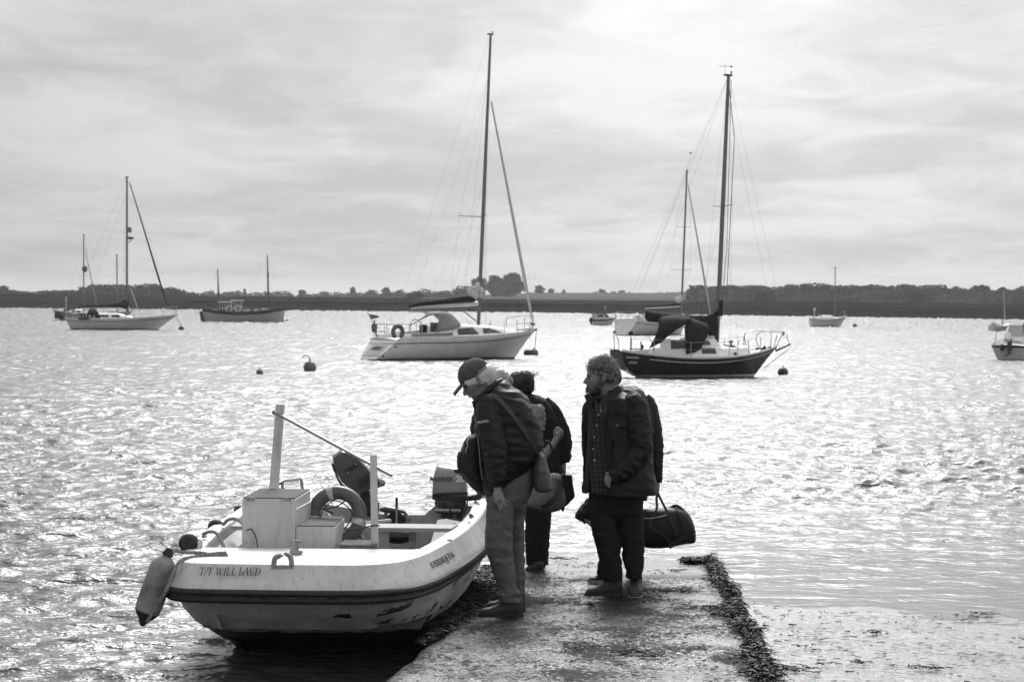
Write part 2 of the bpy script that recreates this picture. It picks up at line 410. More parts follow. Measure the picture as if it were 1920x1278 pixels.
# ---- far bank: mud edge, reed marsh, river wall and fields
M_MARSH = mat('marsh', 0.016, 1.0, var=0.6, vscale=0.12, bump=0.6, bscale=0.6, bdist=0.6, stretch=(0.12, 1, 1), spec=0.0, detail=9)
M_FIELD = mat('field', 0.036, 1.0, var=0.5, vscale=0.006, stretch=(0.2, 1.6, 1), spec=0.1)
M_BANKMUD = mat('bank_mud', 0.02, 1.0, var=0.4, vscale=0.3, spec=0.0)
def shoreY(x):   # where the far water edge stands
    t = np.interp(x, [-400, -106, 0, 95, 400], [470, 442, 478, 400, 330]); return t
def build_far():
    xs = np.linspace(-420, 420, 420)
    def strip(name, prof, m, jit):
        rows = []
        for i, (dy, z) in enumerate(prof):
            yy = shoreY(xs) + dy + (3.0 * np.sin(xs * 0.05) + 2 * np.sin(xs * 0.173 + 1) if dy < 90 else 0)
            zz = z + jit * (0.5 * np.sin(xs * 0.31 + i) + 0.5 * np.sin(xs * 0.83 + 2 * i) + .4 * np.sin(xs * 2.1 + i * 5)) * (0 < i)
            rows.append(np.stack([xs, yy, zz], 1))
        npmesh(name, np.concatenate(rows), gridfaces(len(prof), len(xs)), m, 'structure')
    strip('mud_bank', [(0, -0.5), (1, 0.05), (3, 0.45), (6, 0.95)], M_BANKMUD, 0.06)
    strip('marsh', [(5.8, 0.7), (6.4, 1.2), (30, 1.4), (45, 1.6), (46, 2.0), (60, 2.1), (75, 2.2), (90, 2.35), (96, 3.1), (100, 3.2), (106, 2.5), (140, 2.4)], M_MARSH, 0.05)
    xs2 = np.linspace(-3500, 3500, 180); ys2 = np.concatenate([np.linspace(500, 1400, 60), np.linspace(1450, 7000, 30)])
    X, Y = np.meshgrid(xs2, ys2)
    px = X / Y * 4000 + 960
    hill = np.interp(px, [-500, 0, 300, 600, 900, 1050, 1290, 1500, 1920, 2400], [1.4, 1.5, 1.5, 1.8, 4.2, 6.0, 6.2, 6, 4, 4])
    Z = 2.0 + hill * np.clip((Y - 640) / 500, 0, 1) ** 1.2 - np.clip((Y - 1500) / 3000, 0, 1) * 6 + 0.3 * fbm(X, Y, 0.01, 31)
    npmesh('fields', np.stack([X, Y, Z], -1).reshape(-1, 3), gridfaces(len(ys2), len(xs2)), M_FIELD, 'structure')
build_far()

# ---- thin haze over the river
def haze():
    m = bpy.data.materials.new('haze_air'); m.use_nodes = True; nt = m.node_tree; nt.nodes.clear()
    v = nt.nodes.new('ShaderNodeVolumePrincipled'); v.inputs['Color'].default_value = (.9, .9, .9, 1); v.inputs['Density'].default_value = HAZE; v.inputs['Anisotropy'].default_value = 0.3
    o = nt.nodes.new('ShaderNodeOutputMaterial'); nt.links.new(v.outputs[0], o.inputs['Volume'])
    mb = MB(); mb.box((0, 3580, 18), (7400, 7300, 46)); h = mb.build('haze', m, smooth=False); h['kind'] = 'stuff'
    tag(h, 'thin pale haze over the river and the far bank', 'haze')
if HAZE > 0: haze()
# ================================================================ MATERIALS FOR BOATS
M_GEL = mat('white_gelcoat', 0.80, 0.32, var=0.10, vscale=3, bump=0.05, bscale=8, coat=0.3)
M_GELG = mat('grey_gelcoat', 0.50, 0.38, var=0.10, vscale=2)
M_DECKP = mat('deck_paint', 0.66, 0.55, var=0.08, vscale=4)
M_NAVY = mat('dark_hull_paint', 0.022, 0.22, var=0.2, vscale=2, coat=0.4)
M_ANTI = mat('antifouling', 0.02, 0.6, var=0.4, vscale=5)
M_STRIPE = mat('stripe_paint', 0.16, 0.4)
M_WSTRIPE = mat('white_stripe_paint', 0.6, 0.4)
M_ALU = mat('alloy_spar', 0.16, 0.45, metal=0.3, var=0.15, vscale=3)
M_SPARW = mat('pale_spar', 0.60, 0.45, var=0.1, vscale=3)
M_WOOD = mat('varnished_wood', 0.06, 0.45, var=0.4, vscale=9, stretch=(1, 6, 6))
M_WIRE = mat('rigging_wire', 0.22, 0.5, metal=0.5)
M_STEEL = mat('stainless_tube', 0.35, 0.3, metal=0.8)
M_GLASS = mat('dark_window', 0.025, 0.08, spec=0.7)
M_CANV = mat('dark_canvas', 0.018, 0.85, var=0.35, vscale=5, bump=0.5, bscale=7, bdist=0.03, spec=0.2)
M_CANVG = mat('grey_canvas', 0.28, 0.85, var=0.12, vscale=5, bump=0.4, bscale=6, bdist=0.03, spec=0.2)
M_SAIL = mat('sail_cloth', 0.55, 0.8, var=0.1, vscale=4, bump=0.4, bscale=5, bdist=0.03, spec=0.2)
M_BLK = mat('black_plastic', 0.015, 0.5)
M_ROPE = mat('rope', 0.22, 0.9, var=0.4, vscale=40, bump=1, bscale=90, bdist=0.004, spec=0.1)
M_ROPED = mat('dark_rope', 0.05, 0.9, var=0.4, vscale=40)
M_BUOY = mat('buoy_rubber', 0.13, 0.6, var=0.45, vscale=5)
M_BUOYD = mat('dark_buoy_rubber', 0.03, 0.5, var=0.5, vscale=4)
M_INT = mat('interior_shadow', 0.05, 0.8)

def textmesh(txt, name, m, parent, M, size, shear=0.0, sx=1.0, ext=0.002, cx=True, bold=0.0, spacing=1.0):
    cu = bpy.data.curves.new(name, 'FONT'); cu.body = txt; cu.size = size; cu.shear = shear; cu.extrude = ext; cu.offset = bold; cu.space_character = spacing
    cu.align_x = 'CENTER' if cx else 'LEFT'; cu.align_y = 'CENTER'
    o = bpy.data.objects.new(name, cu); C.objects.link(o)
    dg = bpy.context.evaluated_depsgraph_get(); me = bpy.data.meshes.new_from_object(o.evaluated_get(dg))
    C.objects.unlink(o); bpy.data.objects.remove(o)
    me.transform(Matrix.Diagonal((sx, 1, 1, 1))); me.transform(M)
    me.materials.clear(); me.materials.append(m)
    o = bpy.data.objects.new(name, me); C.objects.link(o); o.parent = parent
    return o
def frame(o, ex, ey):      # 4x4 with x axis along ex and y axis towards ey
    ex = Vector(ex).normalized(); ez = ex.cross(Vector(ey)).normalized(); ey = ez.cross(ex)
    return Matrix(((ex.x, ey.x, ez.x, o[0]), (ex.y, ey.y, ez.y, o[1]), (ex.z, ey.z, ez.z, o[2]), (0, 0, 0, 1)))

def scrawl(parent, M, w, h, n, m, seed):   # a name too far off to read: upright and slanted strokes
    r = random.Random(seed); mb = MB(); t = h * .12; mb.box((0, -h * .5, 0), (w, t * .5, .01))
    for i in range(n):
        x = -w / 2 + w * (i + .5) / n; k = r.choice((.6, .6, 1, .8)); s = r.uniform(-.3, .5) * h * .4
        mb.hull8([(x - t, -h * .5, -.005), (x + t, -h * .5, -.005), (x + t, -h * .5, .005), (x - t, -h * .5, .005), (x + s - t, h * (k - .5), -.005), (x + s + t, h * (k - .5), -.005), (x + s + t, h * (k - .5), .005), (x + s - t, h * (k - .5), .005)])
        if r.random() < .6: mb.box((x + s * .5 + w / n * .25, h * (r.choice((-.1, .1, k - .55))), 0), (w / n * .6, t, .01))
    mb.tf(M); return mb.build('lettering', m, parent, smooth=False)
class Boat:
    def __init__(s, name, label, cat, px, wy, a, group=None, Y=None):
        """px, wy: pixel of the waterline centre; a: heading in degrees (0 = bow to the right, 90 = away)"""
        w = G(px, wy, 0.0); s.root = thing(name, label, cat, (w.x, w.y, 0), R(a), group)
        s.M = Matrix.Translation((w.x, w.y, 0)) @ Matrix.Rotation(R(a), 4, 'Z'); s.Mi = s.M.inverted(); s.Y = w.y; s.mpp = w.y / FPX
    def loc(s, px, py, y=0.0):     # pixel -> local point on the plane local y = const
        o = s.Mi @ Vector((0, 0, EYE)); d = s.Mi.to_3x3() @ ray(px, py)
        t = (y - o.y) / d.y; return o + d * t
    def hull(s, x0, x1, B, sheer, plan, rake_b, rake_s, draft=0.35, pb=0.45, bands=None, camber=0.05, n=26, transom_w=None, tw_low=1.0, deckm=None, rail=0.06, ps=1.0):
        """x0 stern deck, x1 bow deck; sheer(t), plan(t) functions of t in 0..1 from stern to bow"""
        s.x0, s.x1, s.B, s.sheer, s.plan = x0, x1, B, sheer, plan
        def pt(t, z, side, off=0.0):
            sh = sheer(t); h = (z + draft) / (sh + draft); h = min(max(h, 0), 1)
            xs = x0 - ((1 - h) ** ps) * rake_s; xb = x1 - rake_b * (1 - h) ** 0.9
            x = xs + t * (xb - xs)
            p = pb + 0.55 * max(0, t - 0.55) / 0.45
            hw = B / 2 * plan(t) * (h ** p) * (1 - 0.10 * (1 - t) * (1 - h)) + off
            if t > 0.999: hw = 0.012 + off
            return Vector((x, side * hw, z))
        s.pt = pt
        ts = [1 - (1 - i / n) ** 1.25 for i in range(n + 1)]
        def band(z0f, z1f, off, nh, m, name):
            mb = MB()
            rings = []
            for t in ts:
                za, zb = z0f(t), z1f(t)
                zs = [za + (zb - za) * k / nh for k in range(nh + 1)]
                rings.append([pt(t, z, -1, off) for z in zs[::-1]] + [pt(t, z, 1, off) for z in zs])
            mb.loft(rings, closed=False, cap0=True, cap1=False)
            return mb.build(name, m, s.root, angle=50)
        s.band = band
        for nm, z0f, z1f, off, nh, m in bands:
            band(z0f, z1f, off, nh, m, nm)
        mb = MB(); rings = []
        for t in ts:
            z = sheer(t); r = [pt(t, z, -1), pt(t, z, 1)]
            hw = r[1].y; x = r[0].x
            rings.append([Vector((x, -hw, z + rail)), Vector((x, -max(hw - .05, 0), z + rail)), Vector((x, -max(hw - .05, 0), z)), Vector((x, -hw * .5, z + camber * .7)), Vector((x, 0, z + camber)),
                          Vector((x, hw * .5, z + camber * .7)), Vector((x, max(hw - .05, 0), z)), Vector((x, max(hw - .05, 0), z + rail)), Vector((x, hw, z + rail))])
            rings[-1] = [Vector((x, -hw, z - 0.01))] + rings[-1] + [Vector((x, hw, z - 0.01))]
        mb.loft(rings, closed=False, cap0=False, cap1=False)
        mb.build('deck', deckm or M_DECKP, s.root, angle=30)
    def cabin(s, secs, m, name='cabin', windows=(), wm=None):
        """secs: (x, half width at base, half width at top, z base, z top)"""
        mb = MB(); rings = []
        for x, hb, ht, zb, zt in secs:
            rings.append([Vector((x, -hb, zb)), Vector((x, -(hb * .15 + ht * .85), zb + (zt - zb) * .8)), Vector((x, -ht * .9, zt)), Vector((x, -ht * .45, zt + .035)), Vector((x, 0, zt + .05)),
                          Vector((x, ht * .45, zt + .035)), Vector((x, ht * .9, zt)), Vector((x, hb * .15 + ht * .85, zb + (zt - zb) * .8)), Vector((x, hb, zb))])
        mb.loft(rings, closed=False, cap0=True, cap1=True)
        c = mb.build(name, m, s.root, angle=40)
        xs = [q[0] for q in secs]
        def side_pt(x, v, sd, off):
            hb, ht, zb, zt = (float(np.interp(x, xs, [q[k] for q in secs])) for k in (1, 2, 3, 4))
            y = hb + ((hb * .15 + ht * .85) - hb) * v / .8
            return Vector((x, sd * (y + off), zb + (zt - zb) * v))
        for (xa, xb, va, vb, sl0, sl1) in windows:    # slanted ends sl0, sl1
            for sd in (-1, 1):
                w = MB(); k = 8; A, Bq = [], []
                for i in range(k + 1):
                    f = i / k
                    A.append((xa + sl0 * 0 + (xb - xa) * f, va)); Bq.append((xa + sl0 + (xb + sl1 - xa - sl0) * f, vb))
                outer = [side_pt(x, v, sd, 0.012) for x, v in A] + [side_pt(x, v, sd, 0.012) for x, v in Bq[::-1]]
                inner = [side_pt(x, v, sd, -0.01) for x, v in A] + [side_pt(x, v, sd, -0.01) for x, v in Bq[::-1]]
                nn = len(outer); w.add(outer + inner, [(i, k - i + 0, 0)[:0] or (i, i + 1, 2 * k + 1 - i - 1 + 0, 2 * k + 1 - i) for i in range(k)] + [(i, (i + 1) % nn, nn + (i + 1) % nn, nn + i) for i in range(nn)])
                w.build('window', wm or M_GLASS, c, angle=20)
        return c
    def mast(s, base, top, r0, r1, m, cap=True, y=0.0, vane=False):
        b, t = s.loc(*base, y), s.loc(*top, y); s.mb_, s.mt_ = b, t
        mb = MB(); mb.tube([b, b.lerp(t, .5), t], [r0, r0 * .95, r1], 10)
        o = mb.build('mast', m, s.root)
        if cap:
            h = MB(); h.box(t + Vector((-.02, 0, .03)), (.30, .07, .06), bev=.01); h.tube([t + Vector((.1, 0, 0)), t + Vector((.1, 0, .14))], .012, 6)
            h.box(t + Vector((.1, 0, .13)), (.05, .05, .06), bev=.01); 
            if vane:
                h.tube([t + Vector((-.12, 0, .05)), t + Vector((-.14, 0, .40))], .005, 5); h.tube([t + Vector((-.36, 0, .30)), t + Vector((.1, 0, .31))], .006, 5); h.box(t + Vector((.1, 0, .31)), (.07, .02, .05))
            h.build('masthead_fitting', M_BLK, o)
        return o
    def on_mast(s, f): return s.mb_.lerp(s.mt_, f)
    def wires(s, segs, r=0.006, name='rigging', m=None):
        mb = MB(); r *= .55
        for a, b in segs: mb.tube([a, b], r, 4)
        return mb.build(name, m or M_WIRE, s.root)
    def spreaders(s, f, L, sweep=0.0, r=0.02, m=None):
        c = s.on_mast(f); mb = MB(); e = []
        for sd in (-1, 1):
            p = c + Vector((-sweep, sd * L, 0.04)); mb.tube([c, p], [r, r * .6], 6); mb.sphere(p, r * 1.3, 8, 6); e.append(p)
        mb.build('spreader', m or M_ALU, s.root); return e
    def furled(s, a, b, r, m, name='furled_sail', drum=True):
        mb = MB(); n = 14
        pts = [a.lerp(b, i / n) for i in range(n + 1)]
        rs = [r * (0.35 + 0.65 * min(1, i / 3)) * (1 - 0.62 * i / n) for i in range(n + 1)]
        mb.tube(pts, rs, 8); o = mb.build(name, m, s.root)
        if drum:
            d = MB(); d.tube([a + Vector((0, 0, -.14)), a + Vector((0, 0, -.02))], .09, 10); d.tube([a + Vector((0, 0, -.3)), a], .02, 6)
            d.build('furling_drum', M_BLK, o)
        return o
    def stanchions(s, ts, h=0.6, side=(-1, 1), m=None, wire=True, r=0.012):
        for sd in side:
            mb = MB(); prev = None
            for t in ts:
                p = s.pt(t, s.sheer(t), sd, -0.04); q = p + Vector((0, 0, h)); mb.tube([p, q], r, 5)
                if prev is not None and wire:
                    mb.tube([prev, q], .005, 4); mb.tube([prev - Vector((0, 0, h * .48)), q - Vector((0, 0, h * .48))], .004, 4)
                prev = q
            mb.build('guard_rail', m or M_STEEL, s.root)
    def pulpit(s, t0, h=0.6, fwd=0.0, r=0.013):
        mb = MB(); a = s.pt(t0, s.sheer(t0), -1, -.03); b = s.pt(t0, s.sheer(t0), 1, -.03); tip = s.pt(1, s.sheer(1), 1)
        H = Vector((0, 0, h)); nose = Vector((tip.x + fwd, 0, tip.z + h * 1.02))
        top = catmull([a + H, a.lerp(nose, .55) + Vector((0, -.06, 0)) + H * .45, nose, b.lerp(nose, .55) + Vector((0, .06, 0)) + H * .45, b + H], 5)
        mb.tube(top, r, 6); mb.tube([a, a + H], r, 6); mb.tube([b, b + H], r, 6)
        for sd in (-1, 1): mb.tube([Vector((tip.x - .25, sd * .08, tip.z)), Vector((tip.x + fwd - .1, sd * .1, tip.z + h * .98))], r, 6)
        mb.tube([p - H * .5 for p in top], r * .8, 6)
        return mb.build('pulpit', M_STEEL, s.root)
    def pushpit(s, t0, h=0.6):
        mb = MB(); H = Vector((0, 0, h)); L = []
        for sd in (-1, 1):
            for t in (t0, 0.02):
                p = s.pt(t, s.sheer(t), sd, -.06); mb.tube([p, p + H], .013, 6); L.append(p + H)
        for k in (1, .5): mb.tube([p - H * (1 - k) for p in (L[0], L[1], L[3], L[2])], .013, 6)
        return mb.build('pushpit', M_STEEL, s.root)
    def boomcover(s, pts, m, name='sail_cover', n=10):
        """pts: (px_top, py_top, py_bottom, half width)"""
        mb = MB(); rings = []
        pts2 = []
        for i in range(len(pts) - 1):
            for k in range(4):
                f = k / 4; pts2.append(tuple(pts[i][j] + (pts[i + 1][j] - pts[i][j]) * f for j in range(4)))
        pts2.append(pts[-1])
        for i, (px, pt_, pb, hw) in enumerate(pts2):
            a, b = s.loc(px, pt_), s.loc(px, pb); c = (a + b) / 2; h = (a.z - b.z) / 2
            wob = 1 + .06 * math.sin(i * 2.1)
            rings.append([Vector((c.x, hw * wob * math.sin(2 * math.pi * k / n) * (1 - .35 * math.cos(2 * math.pi * k / n)), c.z + h * math.cos(2 * math.pi * k / n) * (1 if k else 1.04))) for k in range(n)])
        mb.loft(rings); return mb.build(name, m, s.root, angle=60)
    def canopy(s, secs, m, name='sprayhood', th=0.015, far=8):
        """secs: (top px, top py, low px, low py, half width)"""
        mb = MB(); rings = []
        for tx, ty, lx, ly, hw in secs:
            T = s.loc(tx, ty, 0); Ln = s.loc(lx, ly, -hw); out = []
            K = 8
            for k in range(-K, far + 1):
                f = abs(k) / K; sd = 1 if k > 0 else -1
                g = f ** 1.0; y = sd * hw * math.sin(min(1, g * 1.15) * math.pi / 2); q = max(0, 1 - math.cos(g * math.pi / 2)) ** 1.3
                out.append(Vector((T.x + (Ln.x - T.x) * q, y, T.z + (Ln.z - T.z) * q)))
            rings.append(out)
        mb.loft(rings, closed=False, cap0=False, cap1=False)
        o = mb.build(name, m, s.root, angle=60)
        md = o.modifiers.new('thick', 'SOLIDIFY'); md.thickness = th; md.offset = 0
        return o

lin = lambda a, b: (lambda t: a + (b - a) * t)
def sheerf(zs, zm, zb, tm=0.4):
    def f(t):
        if t < tm: return zm + (zs - zm) * ((tm - t) / tm) ** 2
        return zm + (zb - zm) * ((t - tm) / (1 - tm)) ** 2
    return f
def planf(tw, tm=0.42, pw=2.1):
    def f(t):
        if t < tm: return 1 - (1 - tw) * ((tm - t) / tm) ** 2
        return max(0.0, 1 - ((t - tm) / (1 - tm)) ** pw)
    return f
G_YACHT = 'sailing yachts lying at moorings'
# ---------------------------------------------------------------- white yacht in the middle
def white_yacht():
    b = Boat('sailing_yacht', 'white sailing yacht with sloping stern, grey sprayhood and the tallest mast of all', 'yacht', 848, 673, 40, G_YACHT)
    L = 7.9; sh = sheerf(0.80, 0.84, 1.18, .25); pl = planf(0.62, .42, 2.0)
    bow = b.loc(1004, 617, 0); st = b.loc(748, 640, -0.95)
    x1 = bow.x; x0 = st.x
    b.hull(x0, x1, 2.9, sh, pl, 1.25, .98, draft=.12, pb=0.30, n=28, bands=[
        ('hull', lambda t: 0.05, sh, 0, 10, M_GEL), ('bottom_paint', lambda t: -.12, lambda t: 0.055, .004, 2, M_ANTI),
        ('stripe', lambda t: sh(t) - .17, lambda t: sh(t) - .125, .006, 1, M_STRIPE)])
    zc = lambda x: sh(min(1, max(0, (x - x0) / (x1 - x0)))) + .03
    xa, xb = b.loc(838, 640, -.75).x, b.loc(972, 620, -.2).x
    W = x1 - x0
    b.cabin([(xa, .92, .72, zc(xa), zc(xa) + .42), (xa + .14 * W, .92, .72, zc(xa), zc(xa) + .50), (xa + .30 * W, .84, .62, zc(xa + 2.5), zc(xa) + .47), (xa + .45 * W, .6, .42, zc(xa + 3.5), zc(xa) + .34), (xb, .25, .15, zc(xb), zc(xb) + .05)],
            M_GEL, windows=[(xa + .25, xa + 1.6, .28, .82, .35, -.25), (xa + 1.85, xa + 3.0, .30, .80, .05, -.75)])
    # cockpit coaming with a grey panel
    mb = MB()
    for sd in (-1, 1):
        mb.hull8([(x0 + .25, sd * 1.0, sh(0)), (xa + .3, sd * 1.14, sh(.3)), (xa + .3, sd * .86, sh(.3)), (x0 + .25, sd * .72, sh(0)),
                  (x0 + .35, sd * .95, sh(0) + .20), (xa + .3, sd * 1.02, sh(.3) + .36), (xa + .3, sd * .88, sh(.3) + .36), (x0 + .35, sd * .78, sh(0) + .20)])
    co = mb.build('coaming', M_GEL, b.root)
    mb = MB(); mb.hull8([(x0 + .6, -1.075, .99), (xa, -1.16, 1.0), (xa, -1.1, 1.0), (x0 + .6, -1.02, .99), (x0 + .6, -1.06, 1.04), (xa, -1.12, 1.10), (xa, -1.06, 1.1), (x0 + .6, -1.0, 1.04)]); mb.build('coaming_panel', M_STRIPE, co)
    # instruments, wheel and hatch in the cockpit
    mb = MB(); mb.box((xa - .02, 0, 1.22), (.05, .62, .52), bev=.02); mb.box((xa - .7, -.1, 1.15), (.22, .3, .5), bev=.03); mb.build('companionway', M_BLK, b.root)
    mb = MB(); mb.tube([(xa - 1.0, .42 * math.cos(a), 1.2 + .42 * math.sin(a)) for a in np.linspace(0, 6.28, 20)[:-1]], .02, 6, closed=True); mb.build('steering_wheel', M_STEEL, b.root)
    # boom, sail cover, mast, furled genoa
    b.mast((897, 611), (920, 66), .08, .05, M_ALU)
    b.boomcover([(769, 572, 577, .08), (785, 565, 574, .13), (820, 561, 571, .15), (860, 555, 568, .17), (884, 553, 567, .18), (889, 557, 566, .10)], M_CANV)
    mb = MB(); mb.tube([b.loc(770, 577), b.loc(800, 575), b.loc(895, 569)], [.05, .085, .10], 8); mb.build('boom', M_SPARW, b.root)
    mb = MB(); mb.tube([b.loc(864, 579), b.loc(893, 602)], .025, 6); mb.build('kicking_strap', M_ALU, b.root)
    # bundled white sail at the mast
    mb = MB(); rn = random.Random(2)
    for px, py, rx, rz_ in ((882, 548, .17, .20), (893, 541, .13, .30), (900, 545, .18, .17), (889, 554, .22, .18), (900, 553, .10, .12), (884, 541, .10, .14)):
        p = b.loc(px, py, -.05); mb.sphere(p, (rx, .14, rz_), 14, 10, Euler((0, rn.uniform(-.5, .5), 0)).to_matrix())
    o = mb.build('sail_bundle', M_SAIL, b.root)
    b.furled(b.loc(999, 604), b.loc(921, 190), .085, M_SPARW)
    e = b.spreaders(.375, .86, .55); top = b.on_mast(.86); c0 = b.pt(.52, sh(.52), -1, -.1); c1 = b.pt(.52, sh(.52), 1, -.1)
    mt = b.mt_; low = b.on_mast(.375)
    bs = b.loc(722, 632, -.5); bs2 = b.loc(712, 625, .3)
    hd = b.loc(740, 560)
    b.wires([(mt, b.loc(738, 600)), (b.loc(738, 600), bs), (b.loc(738, 600), bs2), (top, e[0]), (top, e[1]), (e[0], c0), (e[1], c1), (low, c0), (low, c1), (low, b.pt(.46, sh(.46), -1, -.1)),
             (top, b.loc(770, 577)), (b.on_mast(.5), b.loc(800, 575)), (b.on_mast(.5), b.loc(840, 572)), (b.on_mast(.99), b.loc(866, 600)), (b.on_mast(.86), b.loc(905, 604, .1)), (b.on_mast(.6), b.loc(912, 604, .1))], .006)
    b.canopy([(785, 585, 766, 612, .95), (797, 583, 784, 600, .98), (810, 583, 800, 590, 1.0), (822, 584, 817, 588, 1.0), (829, 586, 823, 600, 1.0), (836, 588, 815, 623, 1.0), (842, 596, 835, 621, .98), (850, 606, 846, 618, .92)], M_CANVG, far=3)
    b.stanchions([.12, .3, .42, .54, .66, .78], .58)
    b.pulpit(.86, .62, -.1); b.pushpit(.10, .6)
    # portholes low on the hull, transom lettering
    for px, py in ((758, 650), (764, 650), (741, 668)):
        mb = MB()
        p = b.loc(px, py, -1.2)
        t = (p.x - x0) / (x1 - x0); q = b.pt(max(t, .02), p.z, -1, .004); mb.tube([q + Vector((0, .03, 0)), q - Vector((0, .012, 0))], .035, 10)
        mb.build('skin_fitting', M_BLK, b.root)
    # sugar scoop: raked steps and lettering on the transom
    mb = MB(); zt = .70
    n0 = Vector((x0, 0, sh(0))); n1 = Vector((x0 - .98 * (sh(0) - .08) / (sh(0) + .12), 0, .08))
    ax = (n0 - n1).normalized(); nrm = Vector((-ax.z, 0, ax.x))
    def tp(y, f, off=.0): p = n1.lerp(n0, f) + nrm * off; return Vector((p.x, y, p.z))
    mb.hull8([tp(-.5, .1, .005), tp(.5, .1, .005), tp(.5, .1, .02), tp(-.5, .1, .02), tp(-.5, .75, .005), tp(.5, .75, .005), tp(.5, .75, .02), tp(-.5, .75, .02)])
    mb.build('transom_panel', M_GELG, b.root)
    Mx = frame(tp(-.02, .55, .024), Vector((0, -1, 0)), ax); scrawl(b.root, Mx, .62, .26, 6, M_BLK, 3)
    # horseshoe buoy and outboard hung on the pushpit
    mb = MB(); c = b.loc(746, 622, -.95)
    mb.tube([c + Vector((.23 * math.cos(a), 0, .23 * math.sin(a))) for a in np.linspace(-1.1, 4.24, 18)], [.06] + [.088] * 16 + [.06], 10)
    o = mb.build('horseshoe_buoy', M_BUOY); o.matrix_world = b.M; tag(o, 'dark horseshoe buoy hung on the stern rail of the white yacht in the middle', 'horseshoe buoy')
    mb = MB(); c = b.loc(702, 615, .55); mb.box(c, (.20, .16, .34), bev=.04, taper=1.2); mb.tube([c + Vector((0, 0, .1)), c + Vector((0, 0, .32))], .03, 6); mb.tube([c - Vector((-.05, 0, .1)), c - Vector((-.12, 0, .35))], .03, 6)
    mb.build('danbuoy_holder', M_BUOY, b.root)
    mb = MB(); f0 = b.loc(689, 587, .6); fl = [b.loc(690, 588, .6), b.loc(711, 592, .6), b.loc(709, 596, .6), b.loc(697, 598, .6)]
    mb.plate(fl, (0, 1, 0), .02); mb.tube([b.loc(688, 584, .6), b.loc(699, 603, .6), b.loc(705, 625, .6)], .012, 6); mb.build('ensign', M_BUOY, b.root)
    # anchor roller and mooring strop
    mb = MB(); a = b.loc(994, 621); mb.tube([a, b.loc(999, 619), b.loc(1006, 617)], [.05, .07, .05], 6); mb.build('bow_roller', M_BLK, b.root)
    mb = MB(); mb.tube([b.loc(1006, 617), b.loc(1003, 655)], .012, 5); mb.build('mooring_line', M_ROPED, b.root)
    for sd in (-1, 1):
        mb = MB(); mb.tube([b.pt(t, sh(t) + .075, sd, -.02) for t in np.linspace(.3, .98, 22)], .018, 6); mb.build('toe_rail', M_STRIPE, b.root)
    mb = MB()
    mb.box((x0 + .72 * W, 0, sh(.72) + .12), (.5, .5, .05), bev=.02); mb.build('hatch', M_GLASS, b.root)
    return b
WY = white_yacht()
